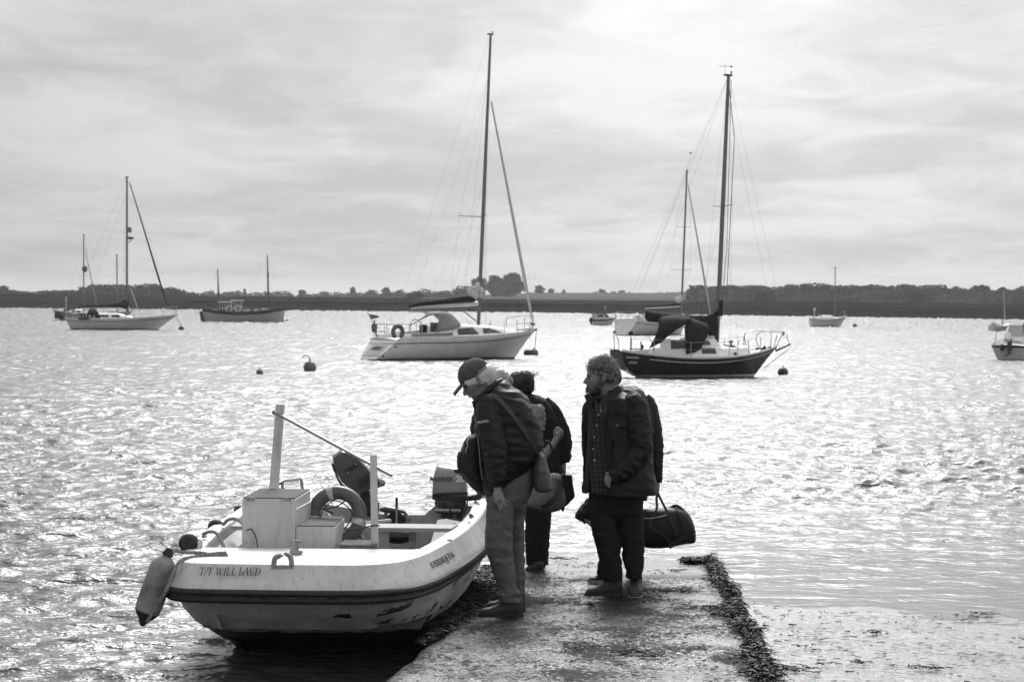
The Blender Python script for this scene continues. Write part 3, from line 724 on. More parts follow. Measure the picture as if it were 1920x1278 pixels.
# ---------------------------------------------------------------- dark hulled long keel yacht at right
def dark_yacht():
    b = Boat('sailing_yacht', 'dark hulled yacht with white cabin, dark cockpit tent, dark boom cover and short bowsprit', 'yacht', 1306, 707, 24, G_YACHT)
    sh = sheerf(0.84, 0.62, 0.96, .45); pl = planf(0.42, .45, 2.2)
    x0 = b.loc(1150, 661, 0.2).x; x1 = b.loc(1457, 655, 0).x
    b.hull(x0, x1, 2.15, sh, pl, 1.05, -1.5, ps=2.6, draft=.22, pb=.42, n=28, deckm=M_DECKP, bands=[
        ('hull', lambda t: .09, sh, 0, 10, M_NAVY), ('boot_top', lambda t: .02, lambda t: .095, .004, 1, M_WSTRIPE), ('bottom_paint', lambda t: -.22, lambda t: .025, .004, 2, M_ANTI)])
    # cove line and rail cap
    mb = MB()
    for sd in (-1, 1):
        mb.tube([b.pt(t, sh(t) - .13, sd, .004) for t in np.linspace(.14, .985, 24)], .016, 6)
    mb.build('stripe', M_WSTRIPE, b.root)
    mb = MB()
    for sd in (-1, 1): mb.tube([b.pt(t, sh(t) - .02, sd, .012) for t in np.linspace(.13, .995, 24)], .028, 6)
    mb.build('rubbing_strake', M_WOOD, b.root)
    W = x1 - x0; T = lambda x: min(1, max(0, (x - x0) / W)); zc = lambda x: sh(T(x)) + .01
    xa, xb = b.loc(1296, 676, -.7).x, b.loc(1408, 665, -.3).x
    b.cabin([(xa, .74, .62, zc(xa), zc(xa) + .36), (b.loc(1350, 660, -.6).x, .68, .56, zc(xa), zc(xa) + .36), (b.loc(1360, 660, -.6).x, .62, .50, zc(xa), zc(xa) + .30), (xb - .15, .48, .38, zc(xb), zc(xb) + .2), (xb, .42, .3, zc(xb), zc(xb) + .06)],
            M_GEL, windows=[(b.loc(1317, 664, -.7).x, b.loc(1345, 664, -.7).x, .38, .86, .02, -.02)])
    mb = MB(); p = b.loc(1378, 663, -.55); mb.tube([(p.x, -.62, p.z), (p.x, -.50, p.z)], .055, 4); mb.build('porthole', M_GLASS, b.root)
    # upper doghouse with dark window
    x2, x3 = b.loc(1318, 648, -.5).x, b.loc(1345, 648, -.5).x; z2 = zc(xa) + .36
    b.cabin([(x2 - .3, .56, .5, z2, z2 + .24), (x3, .5, .42, z2, z2 + .22), (x3 + .22, .42, .3, z2 - .02, z2 + .04)], M_GEL, 'doghouse', windows=[(x2 - .1, x2 + .28, .2, .8, .02, -.04)])
    # cockpit: coamings, bulkhead, slab coloured as the shade inside the companionway
    mb = MB(); q0, q1 = b.loc(1216, 665, -.6).x, xa
    for sd in (-1, 1):
        mb.hull8([(q0, sd * .62, zc(q0)), (q1, sd * .74, zc(q1)), (q1, sd * .62, zc(q1)), (q0, sd * .52, zc(q0)), (q0 + .1, sd * .60, zc(q0) + .12), (q1, sd * .70, zc(q1) + .30), (q1, sd * .62, zc(q1) + .30), (q0 + .1, sd * .52, zc(q0) + .12)])
    mb.build('coaming', M_DECKP, b.root)
    pa, pb_ = b.loc(1240, 640, -.45), b.loc(1256, 640, -.45)
    mb = MB(); mb.plate([b.loc(1238, 668, -.5), b.loc(1238, 645, -.5), b.loc(1245, 636, -.5), b.loc(1257, 634, -.5), b.loc(1257, 668, -.5)], (0, 1, 0), .05); mb.build('dodger_board', M_GEL, b.root)
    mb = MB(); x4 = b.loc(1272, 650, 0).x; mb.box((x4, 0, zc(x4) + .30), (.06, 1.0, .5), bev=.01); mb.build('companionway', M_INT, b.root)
    # tent
    b.canopy([(1226, 600, 1217, 653, .66), (1236, 593, 1240, 642, .70), (1255, 591, 1253, 630, .72), (1272, 592, 1268, 618, .72), (1284, 594, 1281, 611, .72)], M_CANV, 'cockpit_tent', far=2)
    b.canopy([(1284, 594, 1283, 612, .72), (1290, 596, 1287, 664, .74), (1303, 600, 1304, 660, .74), (1318, 606, 1314, 654, .70), (1321, 614, 1317, 640, .60)], M_CANV, 'cockpit_tent', far=3)
    b.mast((1344, 642), (1366, 143), .075, .055, M_ALU, vane=True)
    mb = MB(); m0, m1 = b.loc(1348, 592), b.loc(1350, 563); mb.tube([m0, m1], [.115, .10], 10); mb.build('mast_coat', M_CANV, b.root)
    b.boomcover([(1211, 584, 598, .08), (1216, 583, 603, .16), (1240, 586, 605, .18), (1270, 589, 608, .19), (1300, 591, 612, .2), (1325, 592, 625, .18), (1336, 590, 640, .14), (1344, 583, 652, .08)], M_CANV)
    mb = MB(); mb.tube([b.loc(1213, 596), b.loc(1344, 612)], .06, 8); mb.build('boom', M_ALU, b.root)
    e = b.spreaders(.51, .60, .0, .014)
    mt = b.mt_; c = [b.pt(.60, sh(.6), sd, -.05) for sd in (-1, 1)]; c2 = [b.pt(.68, sh(.68), sd, -.05) for sd in (-1, 1)]; c3 = [b.pt(.53, sh(.53), sd, -.05) for sd in (-1, 1)]
    bsp = b.loc(1480, 646); st = b.loc(1150, 658, 0.2); low = b.on_mast(.50)
    b.wires([(mt, bsp), (mt, st), (mt, st + Vector((0, .5, 0))), (mt, e[0]), (mt, e[1]), (e[0], c[0]), (e[1], c[1]), (low, c2[0]), (low, c2[1]), (low, c3[0]), (low, c3[1]),
             (mt, b.loc(1213, 585)), (b.on_mast(.98), b.loc(1356, 600, 0)), (b.on_mast(.98), b.loc(1352, 600, .1)), (b.on_mast(.92), b.loc(1462, 655))], .005)
    mb = MB(); mb.tube([b.loc(1366, 150, .05), b.loc(1377, 260, .05), b.loc(1362, 560, .05)], .012, 5); mb.tube([b.loc(1371, 150, -.05), b.loc(1363, 460, -.05), b.loc(1352, 600, -.05)], .010, 5); mb.build('halyard', M_ROPED, b.root)
    mb = MB(); mb.tube([b.loc(1455, 657), b.loc(1482, 645)], [.045, .03], 8); mb.build('bowsprit', M_WOOD, b.root)
    mb = MB(); mb.tube([b.loc(1478, 655), b.loc(1432, 690)], .014, 5); mb.tube([b.loc(1480, 646), b.loc(1475, 628)], .012, 5); mb.build('bobstay', M_STEEL, b.root)
    # pulpit
    mb = MB(); A = [b.pt(.86, sh(.86), sd, -.04) for sd in (-1, 1)]; tip = b.loc(1469, 622)
    u0 = b.loc(1423, 624, -.42); u1 = Vector((u0.x, .42, u0.z))
    mb.tube(catmull([A[0], b.loc(1418, 638, -.42), u0, b.loc(1446, 621, -.28), tip, b.loc(1446, 621, .28), u1, A[1]], 4), .014, 6)
    mb.tube([tip, b.loc(1455, 650)], .014, 6); mb.tube([b.loc(1446, 621, -.28), b.loc(1445, 655, -.28)], .012, 6); mb.tube([b.loc(1457, 628, .1), b.loc(1450, 655, .1)], .012, 6)
    mb.box(tip - Vector((0, 0, .05)), (.07, .06, .12), bev=.01)
    mb.build('pulpit', M_STEEL, b.root)
    b.stanchions([.16, .36, .60, .66, .74, .84], .50)
    # gear on the foredeck, stern posts with a danbuoy lamp, winch, pole
    rn = random.Random(5)
    for k in range(9):
        mb = MB(); p = b.loc(1420 + k * 3.4, 655 + rn.uniform(-3, 2), rn.uniform(-.2, .2)); mb.sphere(p, (rn.uniform(.04, .09), .06, rn.uniform(.04, .08)), 8, 6); mb.build('deck_gear', M_BLK, b.root)
    mb = MB(); mb.tube([b.loc(1356, 647, -.3), b.loc(1375, 649, -.3), b.loc(1392, 653, -.3)], [.02, .03, .03], 6); mb.build('spinnaker_pole', M_BLK, b.root)
    mb = MB(); p = b.loc(1371, 640, 0); mb.tube([p, p - Vector((0, 0, .22))], .03, 8); mb.sphere(p, (.07, .07, .045), 10, 8); mb.build('ventilator', M_BLK, b.root)
    mb = MB(); q = b.loc(1182, 662, -.35); t = b.loc(1183, 630, -.35); mb.tube([q, t], .014, 6); mb.box(b.loc(1183, 625, -.35), (.13, .09, .14), bev=.02); mb.tube([b.loc(1187, 628, -.35), b.loc(1202, 629, -.35)], .014, 6); mb.build('lamp_post', M_BLK, b.root)
    mb = MB(); mb.tube([b.loc(1152, 657, .1), b.loc(1151, 624, .1)], .012, 6); mb.tube(catmull([b.loc(1160, 657, -.2), b.loc(1160, 640, -.2), b.loc(1153, 623, .1)], 4), .011, 6); mb.box(b.loc(1152, 622, .1), (.10, .04, .06), bev=.01); mb.build('stern_rail', M_BLK, b.root); mb = MB()
    mb.tube([b.loc(1202, 657, .3), b.loc(1202, 640, .3)], .02, 6); mb.build('stern_post', M_BLK, b.root); mb = MB(); mb.box(b.loc(1204, 650, .3), (.10, .06, .14), bev=.02); mb.tube([b.loc(1180, 654, -.2), b.loc(1205, 654, -.2)], .018, 6)
    mb.build('deck_gear', M_BLK, b.root); mb = MB()
    mb.tube(catmull([b.loc(1226, 667, -.6), b.loc(1224, 648, -.6), b.loc(1217, 632, -.5)], 4), .010, 6); mb.build('stern_rail', M_BLK, b.root)
    # lettering on the quarter: two faint lines
    q = b.loc(1166, 676, -.42)
    tt = .045; a = b.pt(tt, .62, -1, .012); c_ = b.pt(tt + .06, .62, -1, .012)
    scrawl(b.root, frame(b.pt(.05, .66, -1, .02), c_ - a, (0, 0, 1)), .40, .07, 11, M_WSTRIPE, 5); scrawl(b.root, frame(b.pt(.05, .50, -1, .02), c_ - a, (0, 0, 1)), .26, .07, 7, M_WSTRIPE, 6)
    # cushion and white bundle behind the tent
    mb = MB(); mb.sphere(b.loc(1323, 632, .1), (.12, .2, .14), 10, 8); mb.sphere(b.loc(1332, 634, .0), (.14, .2, .12), 10, 8); mb.build('sail_bundle', M_SAIL, b.root)
    return b
DY = dark_yacht()
# ---------------------------------------------------------------- simpler boats farther out
def mid_yacht(name, label, px, wy, a, x0p, x1p, zsh, B, mast, tall, boom=None, hullm=None, forestay=None, backstay=None, cab=None, transom=.6, rs=0.3, rb=.9, cover=None, cabh=.35, spf=None, dark_stripe=True, winds=True, mr=.06, detail=True):
    b = Boat(name, label, 'yacht', px, wy, a, G_YACHT)
    sh = sheerf(*zsh); pl = planf(transom, .42, 2.1)
    x0 = b.loc(x0p, wy - 20, 0).x; x1 = b.loc(x1p, wy - 20, 0).x
    bands = [('hull', lambda t: .05, sh, 0, 8, hullm or M_GEL), ('bottom_paint', lambda t: -.15, lambda t: .055, .004, 2, M_ANTI)]
    if dark_stripe: bands.append(('stripe', lambda t: sh(t) - .22, lambda t: sh(t) - .17, .006, 1, M_STRIPE))
    b.hull(x0, x1, B, sh, pl, rb, rs, draft=.15, pb=.38, n=20, bands=bands)
    if cab:
        ca, cb = b.loc(cab[0], wy - 25, -.5).x, b.loc(cab[1], wy - 25, -.5).x; z = sh(.5); w = B * .3
        wd = [(ca + (cb - ca) * .08, ca + (cb - ca) * .36, .3, .8, .1, -.05), (ca + (cb - ca) * .42, ca + (cb - ca) * .66, .3, .8, .05, -.1)] if winds else []
        b.cabin([(ca, w, w * .82, z, z + cabh), (ca + (cb - ca) * .6, w * .9, w * .7, z, z + cabh), (cb, w * .4, w * .2, z + .05, z + .1)], M_GEL, windows=wd)
    b.mast(mast, tall, mr, mr * .8, M_ALU)
    return b, sh, x0, x1
def astra():
    b, sh, x0, x1 = mid_yacht('sailing_yacht', 'white yacht with the word ASTRA on its dark side cloth', 224, 618, 14, 122, 334, (.85, .80, 1.15, .3), 2.6, (238, 606), (238, 333), cab=(178, 250), rs=-.5, rb=1.7, transom=.5, mr=.085)
    b.furled(b.loc(313, 572), b.loc(243, 342), .085, M_CANV, drum=False)
    b.boomcover([(148, 574, 578, .05), (170, 572, 576, .1), (200, 571, 576, .12), (225, 567, 577, .16), (237, 560, 580, .12), (241, 552, 585, .06)], M_CANV)
    mb = MB(); mb.tube([b.loc(150, 578), b.loc(236, 577)], .07, 8); mb.build('boom', M_SPARW, b.root)
    # dodger with letters
    d0, d1 = b.loc(147, 600, -1.05), b.loc(178, 600, -1.1)
    mb = MB(); z0 = b.loc(150, 599, -1.1).z; z1 = b.loc(150, 588, -1.1).z
    mb.hull8([(d0.x, -1.1, z0), (d1.x, -1.14, z0), (d1.x, -1.10, z0), (d0.x, -1.06, z0), (d0.x, -1.1, z1), (d1.x, -1.14, z1), (d1.x, -1.10, z1), (d0.x, -1.06, z1)])
    o = mb.build('dodger', M_CANV, b.root)
    textmesh('ASTRA', 'lettering', M_WSTRIPE, o, frame(((d0.x + d1.x) / 2, -1.15, (z0 + z1) / 2), (1, 0, 0), (0, 0, 1)), .34, sx=1.15, ext=.01, spacing=1.15)
    b.canopy([(166, 582, 164, 598, .9), (172, 577, 170, 600, .9), (180, 580, 184, 600, .85), (188, 592, 190, 598, .7)], M_CANV)
    b.canopy([(133, 588, 134, 597, .7), (140, 584, 142, 596, .8), (146, 588, 150, 597, .8)], M_CANVG, 'wheel_cover')
    e = b.spreaders(.36, .8, .2); mt = b.mt_; c = [b.pt(.5, sh(.5), sd, -.1) for sd in (-1, 1)]
    b.wires([(mt, b.loc(125, 596)), (mt, e[0]), (mt, e[1]), (e[0], c[0]), (e[1], c[1]), (b.on_mast(.36), b.pt(.45, sh(.45), -1, -.1)), (b.on_mast(.9), b.loc(160, 573)), (b.on_mast(.36), b.loc(255, 604, -.5)), (mt, b.loc(334, 594))], .008)
    mb = MB(); mb.tube([b.loc(241, 575, 0), b.loc(253, 600, -.6)], .035, 6); mb.tube([b.loc(245, 540, 0), b.loc(266, 600, -.3)], .03, 6); mb.build('spinnaker_pole', M_SPARW, b.root)
    mb = MB(); p = b.loc(243, 431); mb.box(p, (.30, .25, .40), bev=.05); mb.build('radar_reflector', M_ALU, b.root)
    mb = MB(); p = b.loc(245, 446); mb.sphere(p, (.26, .22, .12), 12, 8); mb.tube([b.loc(238, 456), b.loc(245, 452), p], .03, 6); mb.build('radar_dome', M_BUOY, b.root)
    b.stanchions([.1, .25, .45, .6, .75], .6, m=M_ALU); b.pulpit(.86, .62); b.pushpit(.12, .6)
    mb = MB(); mb.tube([b.loc(124, 590, .3), b.loc(124, 556, .3)], [.03, .05], 6); mb.build('danbuoy', M_SPARW, b.root)
    mb = MB(); mb.tube([b.loc(331, 594), b.loc(340, 612)], .02, 5); mb.build('mooring_line', M_ROPED, b.root)
    return b
astra()
def far_yacht_left():
    b, sh, x0, x1 = mid_yacht('sailing_yacht', 'grey yacht mostly hidden behind the ASTRA yacht, its thinner mast rising left of it', 140, 601, 205, 190, 98, (.8, .75, 1.1, .4), 2.6, (157, 596), (157, 441), cab=(150, 118), mr=.07, hullm=M_GELG, rs=.2, rb=.9)
    b.furled(b.loc(182, 575), b.loc(160, 470), .07, M_CANVG, drum=False)
    b.wires([(b.mt_, b.loc(120, 592)), (b.mt_, b.loc(182, 580)), (b.on_mast(.7), b.loc(140, 592))], .009)
    mb = MB(); mb.sphere(b.loc(159, 504), (.3, .2, .35), 10, 8); mb.build('radar_dome', M_BUOY, b.root)
    mb = MB()
    for px in (103, 112, 121, 130): mb.tube([b.loc(px, 598), b.loc(px + .5, 583)], .05, 5)
    mb.box(b.loc(118, 591), (1.6, .7, .7), bev=.1); mb.box(b.loc(131, 586), (1.2, .7, .9), bev=.1); mb.build('cockpit_gear', M_BLK, b.root)
far_yacht_left()
def far_mast():
    b, sh, x0, x1 = mid_yacht('sailing_yacht', 'far yacht hidden but for its bare mast, just left of the ASTRA yacht\'s mast', 222, 596, 10, 200, 250, (.7, .7, .9, .4), 2.4, (220, 590), (219, 478), mr=.09, hullm=M_GELG, dark_stripe=False)
    b.wires([(b.mt_, b.loc(203, 588)), (b.mt_, b.loc(236, 588))], .009)
far_mast()
def yacht_behind():
    b, sh, x0, x1 = mid_yacht('sailing_yacht', 'white yacht with canoe-like stern, moored just behind the dark hulled yacht', 1215, 628, 52, 1174, 1290, (1.15, 1.0, 1.35, .3), 2.9, (1277, 598), (1288, 321), cab=(1212, 1262), transom=.72, rs=.75, rb=1.1, mr=.08)
    b.furled(b.loc(1332, 588), b.loc(1290, 345), .10, M_SPARW, drum=False)
    b.boomcover([(1206, 575, 578, .05), (1225, 571, 576, .12), (1250, 569, 575, .14), (1274, 565, 573, .15)], M_CANV)
    mb = MB(); mb.sphere(b.loc(1270, 563), (.3, .2, .28), 10, 8); mb.sphere(b.loc(1276, 560), (.16, .16, .3), 10, 8); mb.build('sail_bundle', M_SAIL, b.root)
    mb = MB(); mb.tube([b.loc(1209, 577), b.loc(1274, 574)], .07, 8); mb.build('boom', M_SPARW, b.root)
    e = b.spreaders(.33, .9, .3); e2 = b.spreaders(.62, .7, .2)
    mt = b.mt_; b.wires([(mt, b.loc(1176, 598)), (mt, b.loc(1181, 600)), (mt, e2[0]), (mt, e2[1]), (e2[0], e[0]), (e2[1], e[1]), (e[0], b.pt(.5, sh(.5), -1, -.1)), (e[1], b.pt(.5, sh(.5), 1, -.1))], .010)
    b.pushpit(.12, .6)
    mb = MB(); 
    for px, py in ((1197, 597), (1204, 599), (1208, 595)): mb.box(b.loc(px, py, 0), (.25, .3, .5), bev=.05)
    mb.build('cockpit_gear', M_GELG, b.root)
    mt = b.mt_; mb = MB(); v = b.loc(1295, 287); mb.tube([mt, v], .006, 5); mb.box(v, (.25, .03, .10)); mb.add([v + Vector((.1, 0, .05)), v + Vector((.3, 0, .08)), v + Vector((.1, 0, -.02)), v + Vector((.1, .02, 0))], [(0, 1, 2), (0, 3, 1), (1, 3, 2), (0, 2, 3)]); mb.build('wind_vane', M_BLK, b.root)
yacht_behind()
def right_far_yacht():
    b, sh, x0, x1 = mid_yacht('sailing_yacht', 'small pale yacht with thin mast against the woods, beside a lone buoy', 1551, 613, 8, 1520, 1587, (.95, .85, 1.15, .3), 2.2, (1565, 606), (1566, 502), cab=(1543, 1572), mr=.06, rs=.0, rb=.8, winds=False)
    b.canopy([(1535, 602, 1530, 607, .7), (1541, 598, 1538, 606, .7), (1550, 598, 1548, 607, .7), (1558, 604, 1558, 608, .6)], M_CANV)
    mb = MB(); mb.tube([b.loc(1527, 606), b.loc(1527, 582)], .04, 5); mb.sphere(b.loc(1527, 580), .16, 10, 8); mb.build('radar_pole', M_SPARW, b.root)
    b.wires([(b.mt_, b.loc(1522, 603)), (b.mt_, b.loc(1586, 602))], .008); b.pulpit(.86, .6)
right_far_yacht()
def tiny_yacht():
    b, sh, x0, x1 = mid_yacht('sailing_yacht', 'tiny grey keelboat with bare mast near the right edge, stern outboard raised', 1875, 621, 25, 1860, 1892, (.55, .5, .75, .4), 1.7, (1880, 614), (1881, 540), cab=(1870, 1885), mr=.05, hullm=M_GELG, winds=False, dark_stripe=False, rb=.5)
    b.furled(b.loc(1885, 612), b.loc(1882, 545), .05, M_SPARW, drum=False)
    mb = MB(); mb.box(b.loc(1865, 612), (.5, .6, .35), bev=.08); mb.box(b.loc(1868, 608), (.3, .3, .4), bev=.08); mb.build('cockpit_gear', M_BLK, b.root)
tiny_yacht()
# ---------------------------------------------------------------- two masted motor fishing boat
def fishing_boat():
    b = Boat('fishing_boat', 'old two masted wooden boat with a wheelhouse hung with two white lifebuoys', 'boat', 458, 604, 3)
    sh = sheerf(1.35, 1.0, 1.55, .45); pl = planf(.55, .45, 3.2)
    x0 = b.loc(380, 585, 0).x; x1 = b.loc(535, 585, 0).x
    b.hull(x0, x1, 3.0, sh, pl, .25, -.4, draft=.3, pb=.35, n=20, deckm=M_WOOD, rail=.12, bands=[('hull', lambda t: .02, lambda t: sh(t) - .25, 0, 6, M_GELG), ('bulwark', lambda t: sh(t) - .25, sh, .02, 2, M_WOOD), ('bottom_paint', lambda t: -.3, lambda t: .03, .004, 2, M_ANTI)])
    xa, xb = b.loc(411, 590).x, b.loc(452, 590).x; z = 1.0
    mb = MB(); z1 = b.loc(430, 579).z; z2 = b.loc(430, 565).z; mb.box(((xa + xb) / 2, 0, (z + z1) / 2), (xb - xa, 1.8, z1 - z), bev=.03)
    wh = mb.build('wheelhouse', M_WOOD, b.root)
    xm = b.loc(435, 580).x
    for (p, q, za, zb) in ((xa + .05, xm, z1, b.loc(420, 567).z), (xm, xb + .1, z1, b.loc(445, 564).z)):
        mb = MB(); n = 5
        for i in range(n):
            x = p + .06 + (q - p - .12) * i / (n - 1)
            for y in (-.86, .86): mb.box((x, y, (za + zb) / 2), (.06, .06, zb - za))
        mb.box(((p + q) / 2, -.86, za + .05), (q - p, .05, .1)); mb.box(((p + q) / 2, .86, za + .05), (q - p, .05, .1)); mb.box((q - .06, 0, za + .05), (.05, 1.75, .1)); mb.box((p + .06, 0, za + .05), (.05, 1.75, .1)); mb.build('window_frame', M_WSTRIPE, wh)
        mb = MB(); mb.box(((p + q) / 2, 0, (za + zb) / 2), (q - p - .15, 1.64, zb - za - .03)); mb.build('window', M_GLASS, wh)
        mb = MB(); mb.box(((p + q) / 2, 0, zb + .06), (q - p + .25, 2.1, .11), bev=.03); mb.build('roof', M_GEL, wh)
    for i, px in enumerate((429, 446)):
        c = b.loc(px, 579 + (0 if i == 0 else -.5), -.98); mb = MB(); mb.tube([c + Vector((.30 * math.cos(a), 0, .30 * math.sin(a))) for a in np.linspace(0, 6.283, 25)[:-1]], .10, 8, closed=True)
        o = mb.build('lifebuoy', M_SAIL); o.matrix_world = b.M
        tag(o, 'white ring lifebuoy on the wheelhouse, ' + ('the one nearer the stern' if i == 0 else 'the one nearer the bow'), 'lifebuoy', 'lifebuoys on the wheelhouse')
    b.mast((411, 590), (408, 504), .10, .045, M_WOOD, cap=False); mt1 = b.mt_
    b.wires([(mt1, b.loc(382, 582)), (mt1, b.loc(425, 565))], .009)
    b.mast((504, 588), (501, 478), .10, .05, M_WOOD, cap=False)
    b.wires([(b.mt_, b.loc(535, 580)), (b.mt_, b.loc(455, 578)), (b.on_mast(.8), b.loc(496, 588, -1.2)), (b.on_mast(.8), b.loc(512, 588, -1.2))], .008)
    mb = MB(); mb.box(b.loc(503, 515), (.14, .12, .5)); mb.build('mast_fitting', M_BLK, b.root)
    mb = MB()
    for px, py, w in ((460, 583, .5), (466, 582, .35), (480, 582, .5), (488, 585, .9), (497, 581, .9), (500, 582, .5), (390, 583, 1.2), (400, 583, 1.0)):
        mb.box(b.loc(px, py, -.5), (w, .5, .35), bev=.06)
    mb.build('deck_gear', M_SAIL, b.root)
    mb = MB(); mb.box((b.loc(473, 584).x, 0, b.loc(473, 583).z), (3.0, 1.0, .25), bev=.05); mb.build('hatch', M_WOOD, b.root)
    mb = MB(); mb.hull8([(x0 - .12, -.06, -.2), (x0 + .35, -.06, -.2), (x0 + .35, .06, -.2), (x0 - .12, .06, -.2), (x0 - .35, -.05, 1.1), (x0, -.05, 1.1), (x0, .05, 1.1), (x0 - .35, .05, 1.1)]); mb.build('rudder', M_WOOD, b.root)
    mb = MB(); mb.tube([b.loc(532, 600), b.loc(538, 601)], .03, 5); mb.build('mooring_line', M_ROPED, b.root)
fishing_boat()
# ---------------------------------------------------------------- small cabin motor boat in the middle distance
def cuddy():
    b = Boat('motor_boat', 'small motor boat with dark cabin top, alone between the two larger yachts', 'motor boat', 1131, 610, 14)
    sh = sheerf(.62, .66, .95, .3); pl = planf(.85, .4, 2.2); x0 = b.loc(1110, 600).x; x1 = b.loc(1157, 600).x
    b.hull(x0, x1, 2.0, sh, pl, .7, .05, draft=.15, pb=.3, n=14, bands=[('hull', lambda t: -.15, lambda t: sh(t) - .18, 0, 6, M_GEL), ('rub_rail', lambda t: sh(t) - .18, sh, .02, 1, M_NAVY)])
    z = .62; xa, xb = b.loc(1113, 600).x, b.loc(1142, 600).x; zt = b.loc(1128, 586.5).z
    c = b.cabin([(xa, .85, .72, z, zt - .1), (xa + .5, .85, .72, z, zt), ((xa + xb) / 2 + .3, .8, .65, z, zt), (xb, .7, .35, z, z + .35), (b.loc(1150, 600).x, .4, .2, z + .1, z + .2)], M_GELG, windows=[(xa + .15, xa + .85, .35, .85, .05, 0), (xa + 1.0, xa + 1.5, .35, .85, 0, -.2)])
    mb = MB(); mb.box((xa + .7, 0, zt + .06), (1.5, 1.5, .05), bev=.02); mb.build('cabin_top', M_CANV, b.root)
    mb = MB(); mb.box((x0 - .1, 0, .55), (.35, .35, .5), bev=.08); mb.box((x0 - .05, 0, .15), (.15, .12, .5)); mb.build('outboard_motor', M_BLK, b.root)
    b.pulpit(.7, .45)
    mb = MB(); mb.tube([b.loc(1134, 588), b.loc(1134, 577)], .02, 5); mb.sphere(b.loc(1134, 576), .08, 8, 6); mb.build('light_pole', M_SPARW, b.root)
cuddy()
# ---------------------------------------------------------------- motor boat cut by the right edge
def edge_boat():
    b = Boat('motor_boat', 'small open motor boat with raised outboard and windscreen, cut off by the picture edge', 'motor boat', 1903, 674, 62)
    sh = sheerf(.62, .62, .85, .3); pl = planf(.92, .4, 2.4)
    b.hull(-.9, 3.2, 1.75, sh, pl, .7, -.10, draft=.2, pb=.22, n=16, rail=.04, bands=[('hull', lambda t: .03, lambda t: sh(t) - .08, 0, 6, M_GELG), ('rub_rail', lambda t: sh(t) - .08, sh, .02, 1, M_NAVY), ('bottom_paint', lambda t: -.2, lambda t: .035, .004, 1, M_ANTI)])
    mb = MB(); r_ = []
    for sd in (1, -1): r_ += [(-.75, sd * .82, .62), (1.6, sd * .84, .66)]
    mb.loft([[(-.8, .84, .62), (-.8, .70, .84), (-.8, .60, .62)], [(1.8, .84, .66), (1.8, .70, .98), (1.8, .60, .66)]]); mb.build('side_deck', M_GEL, b.root)
    mb = MB(); mb.loft([[(-.8, -.84, .62), (-.8, -.70, .84), (-.8, -.60, .62)], [(1.8, -.84, .66), (1.8, -.70, .98), (1.8, -.60, .66)]]); mb.build('side_deck', M_GEL, b.root)
    mb = MB(); mb.hull8([(1.3, -.7, .66), (2.8, -.5, .8), (2.8, .5, .8), (1.3, .7, .66), (1.35, -.62, 1.0), (2.3, -.4, 1.0), (2.3, .4, 1.0), (1.35, .62, 1.0)]); mb.build('foredeck', M_GEL, b.root)
    mb = MB(); mb.plate([(1.3, -.66, 1.0), (1.3, .66, 1.0), (1.22, .58, 1.50), (1.22, -.58, 1.50)], (1, 0, 0), .02); mb.build('windscreen', M_GELG, b.root)
    mb = MB(); mb.tube([(1.29, .68, .98), (1.20, .60, 1.52), (1.20, -.60, 1.52), (1.29, -.68, .98)], .018, 6); mb.build('windscreen_frame', M_STEEL, b.root)
    mb = MB(); mb.tube([(.6, -.2, 1.2), (.6, -.2, 1.62)], .022, 6); mb.build('post', M_BLK, b.root)
    mb = MB(); mb.tube([(-.75, .72, .66), (-.55, .70, 1.3)], .016, 6); mb.build('stern_rail', M_STEEL, b.root)
    mb = MB(); mb.box((-1.12, .05, 1.02), (.46, .26, .24), Euler((0, -.85, 0)).to_matrix(), bev=.05); mb.build('engine_cowl', M_GEL, b.root)
    mb = MB(); mb.tube([(-.95, .0, .95), (-1.0, -.02, .62), (-1.2, -.05, .30)], [.09, .12, .08], 8); mb.tube([(-1.2, -.05, .32), (-1.45, .12, .18)], [.07, .03], 8); mb.tube([(-1.0, .0, .85), (-.9, -.5, .78)], .022, 6); mb.build('outboard_motor', M_BLK, b.root)
    mb = MB(); mb.sphere((-.98, .32, .55), (.10, .10, .16), 10, 8); mb.build('fender', M_BUOYD, b.root)
edge_boat()
# ---------------------------------------------------------------- buoys
def buoy(label, px, wy, dpx, squash=.9, m=None, rope=0, group='mooring buoys afloat', tilt=0.0):
    w = G(px, wy, 0); r = dpx / 2 * w.y / FPX
    t = thing('mooring_buoy', label, 'buoy', (w.x, w.y, 0), 0, group)
    mb = MB(); mb.sphere((0, 0, r * squash * .62), (r, r, r * squash), 20, 14, Euler((0, tilt, 0)).to_matrix()); mb.build('float', m or M_BUOY, t)
    mb = MB(); mb.tube([(0, 0, r * squash * 1.5), (0, 0, r * squash * 1.72)], r * .10, 8); mb.tube([(r * .12 * math.cos(a), 0, r * squash * 1.78 + r * .12 * math.sin(a)) for a in np.linspace(0, 6.283, 13)[:-1]], r * .05, 6, closed=True)
    mb.build('ring', M_BLK, t)
    if rope:
        mb = MB(); mb.tube(catmull([(0, 0, r * 1.75), (-r * .25, 0, r * 2.4), (-r * .8, 0, r * 2.5), (-r * 1.3, 0, r * 2.15)], 5), r * .055, 6); mb.build('pickup_rope', M_ROPED, t)
    return t
buoy('grey round buoy with a curl of rope on top', 581, 696, 24, 1.0, rope=1)
buoy('small plain round buoy left of the buoy with the rope curl', 487, 701, 13)
buoy('dark round buoy under the bow of the ASTRA yacht', 340, 619, 11, m=M_BUOYD)
buoy('dark buoy with a paler hump under the bow of the tallest masted yacht', 1001, 666, 17)
buoy('blackish round buoy hanging under the bowsprit of the dark hulled yacht', 1468, 703, 20, m=M_BUOYD, rope=0)
buoy('small buoy afloat ahead of the pale yacht by the woods', 1603, 613, 9)
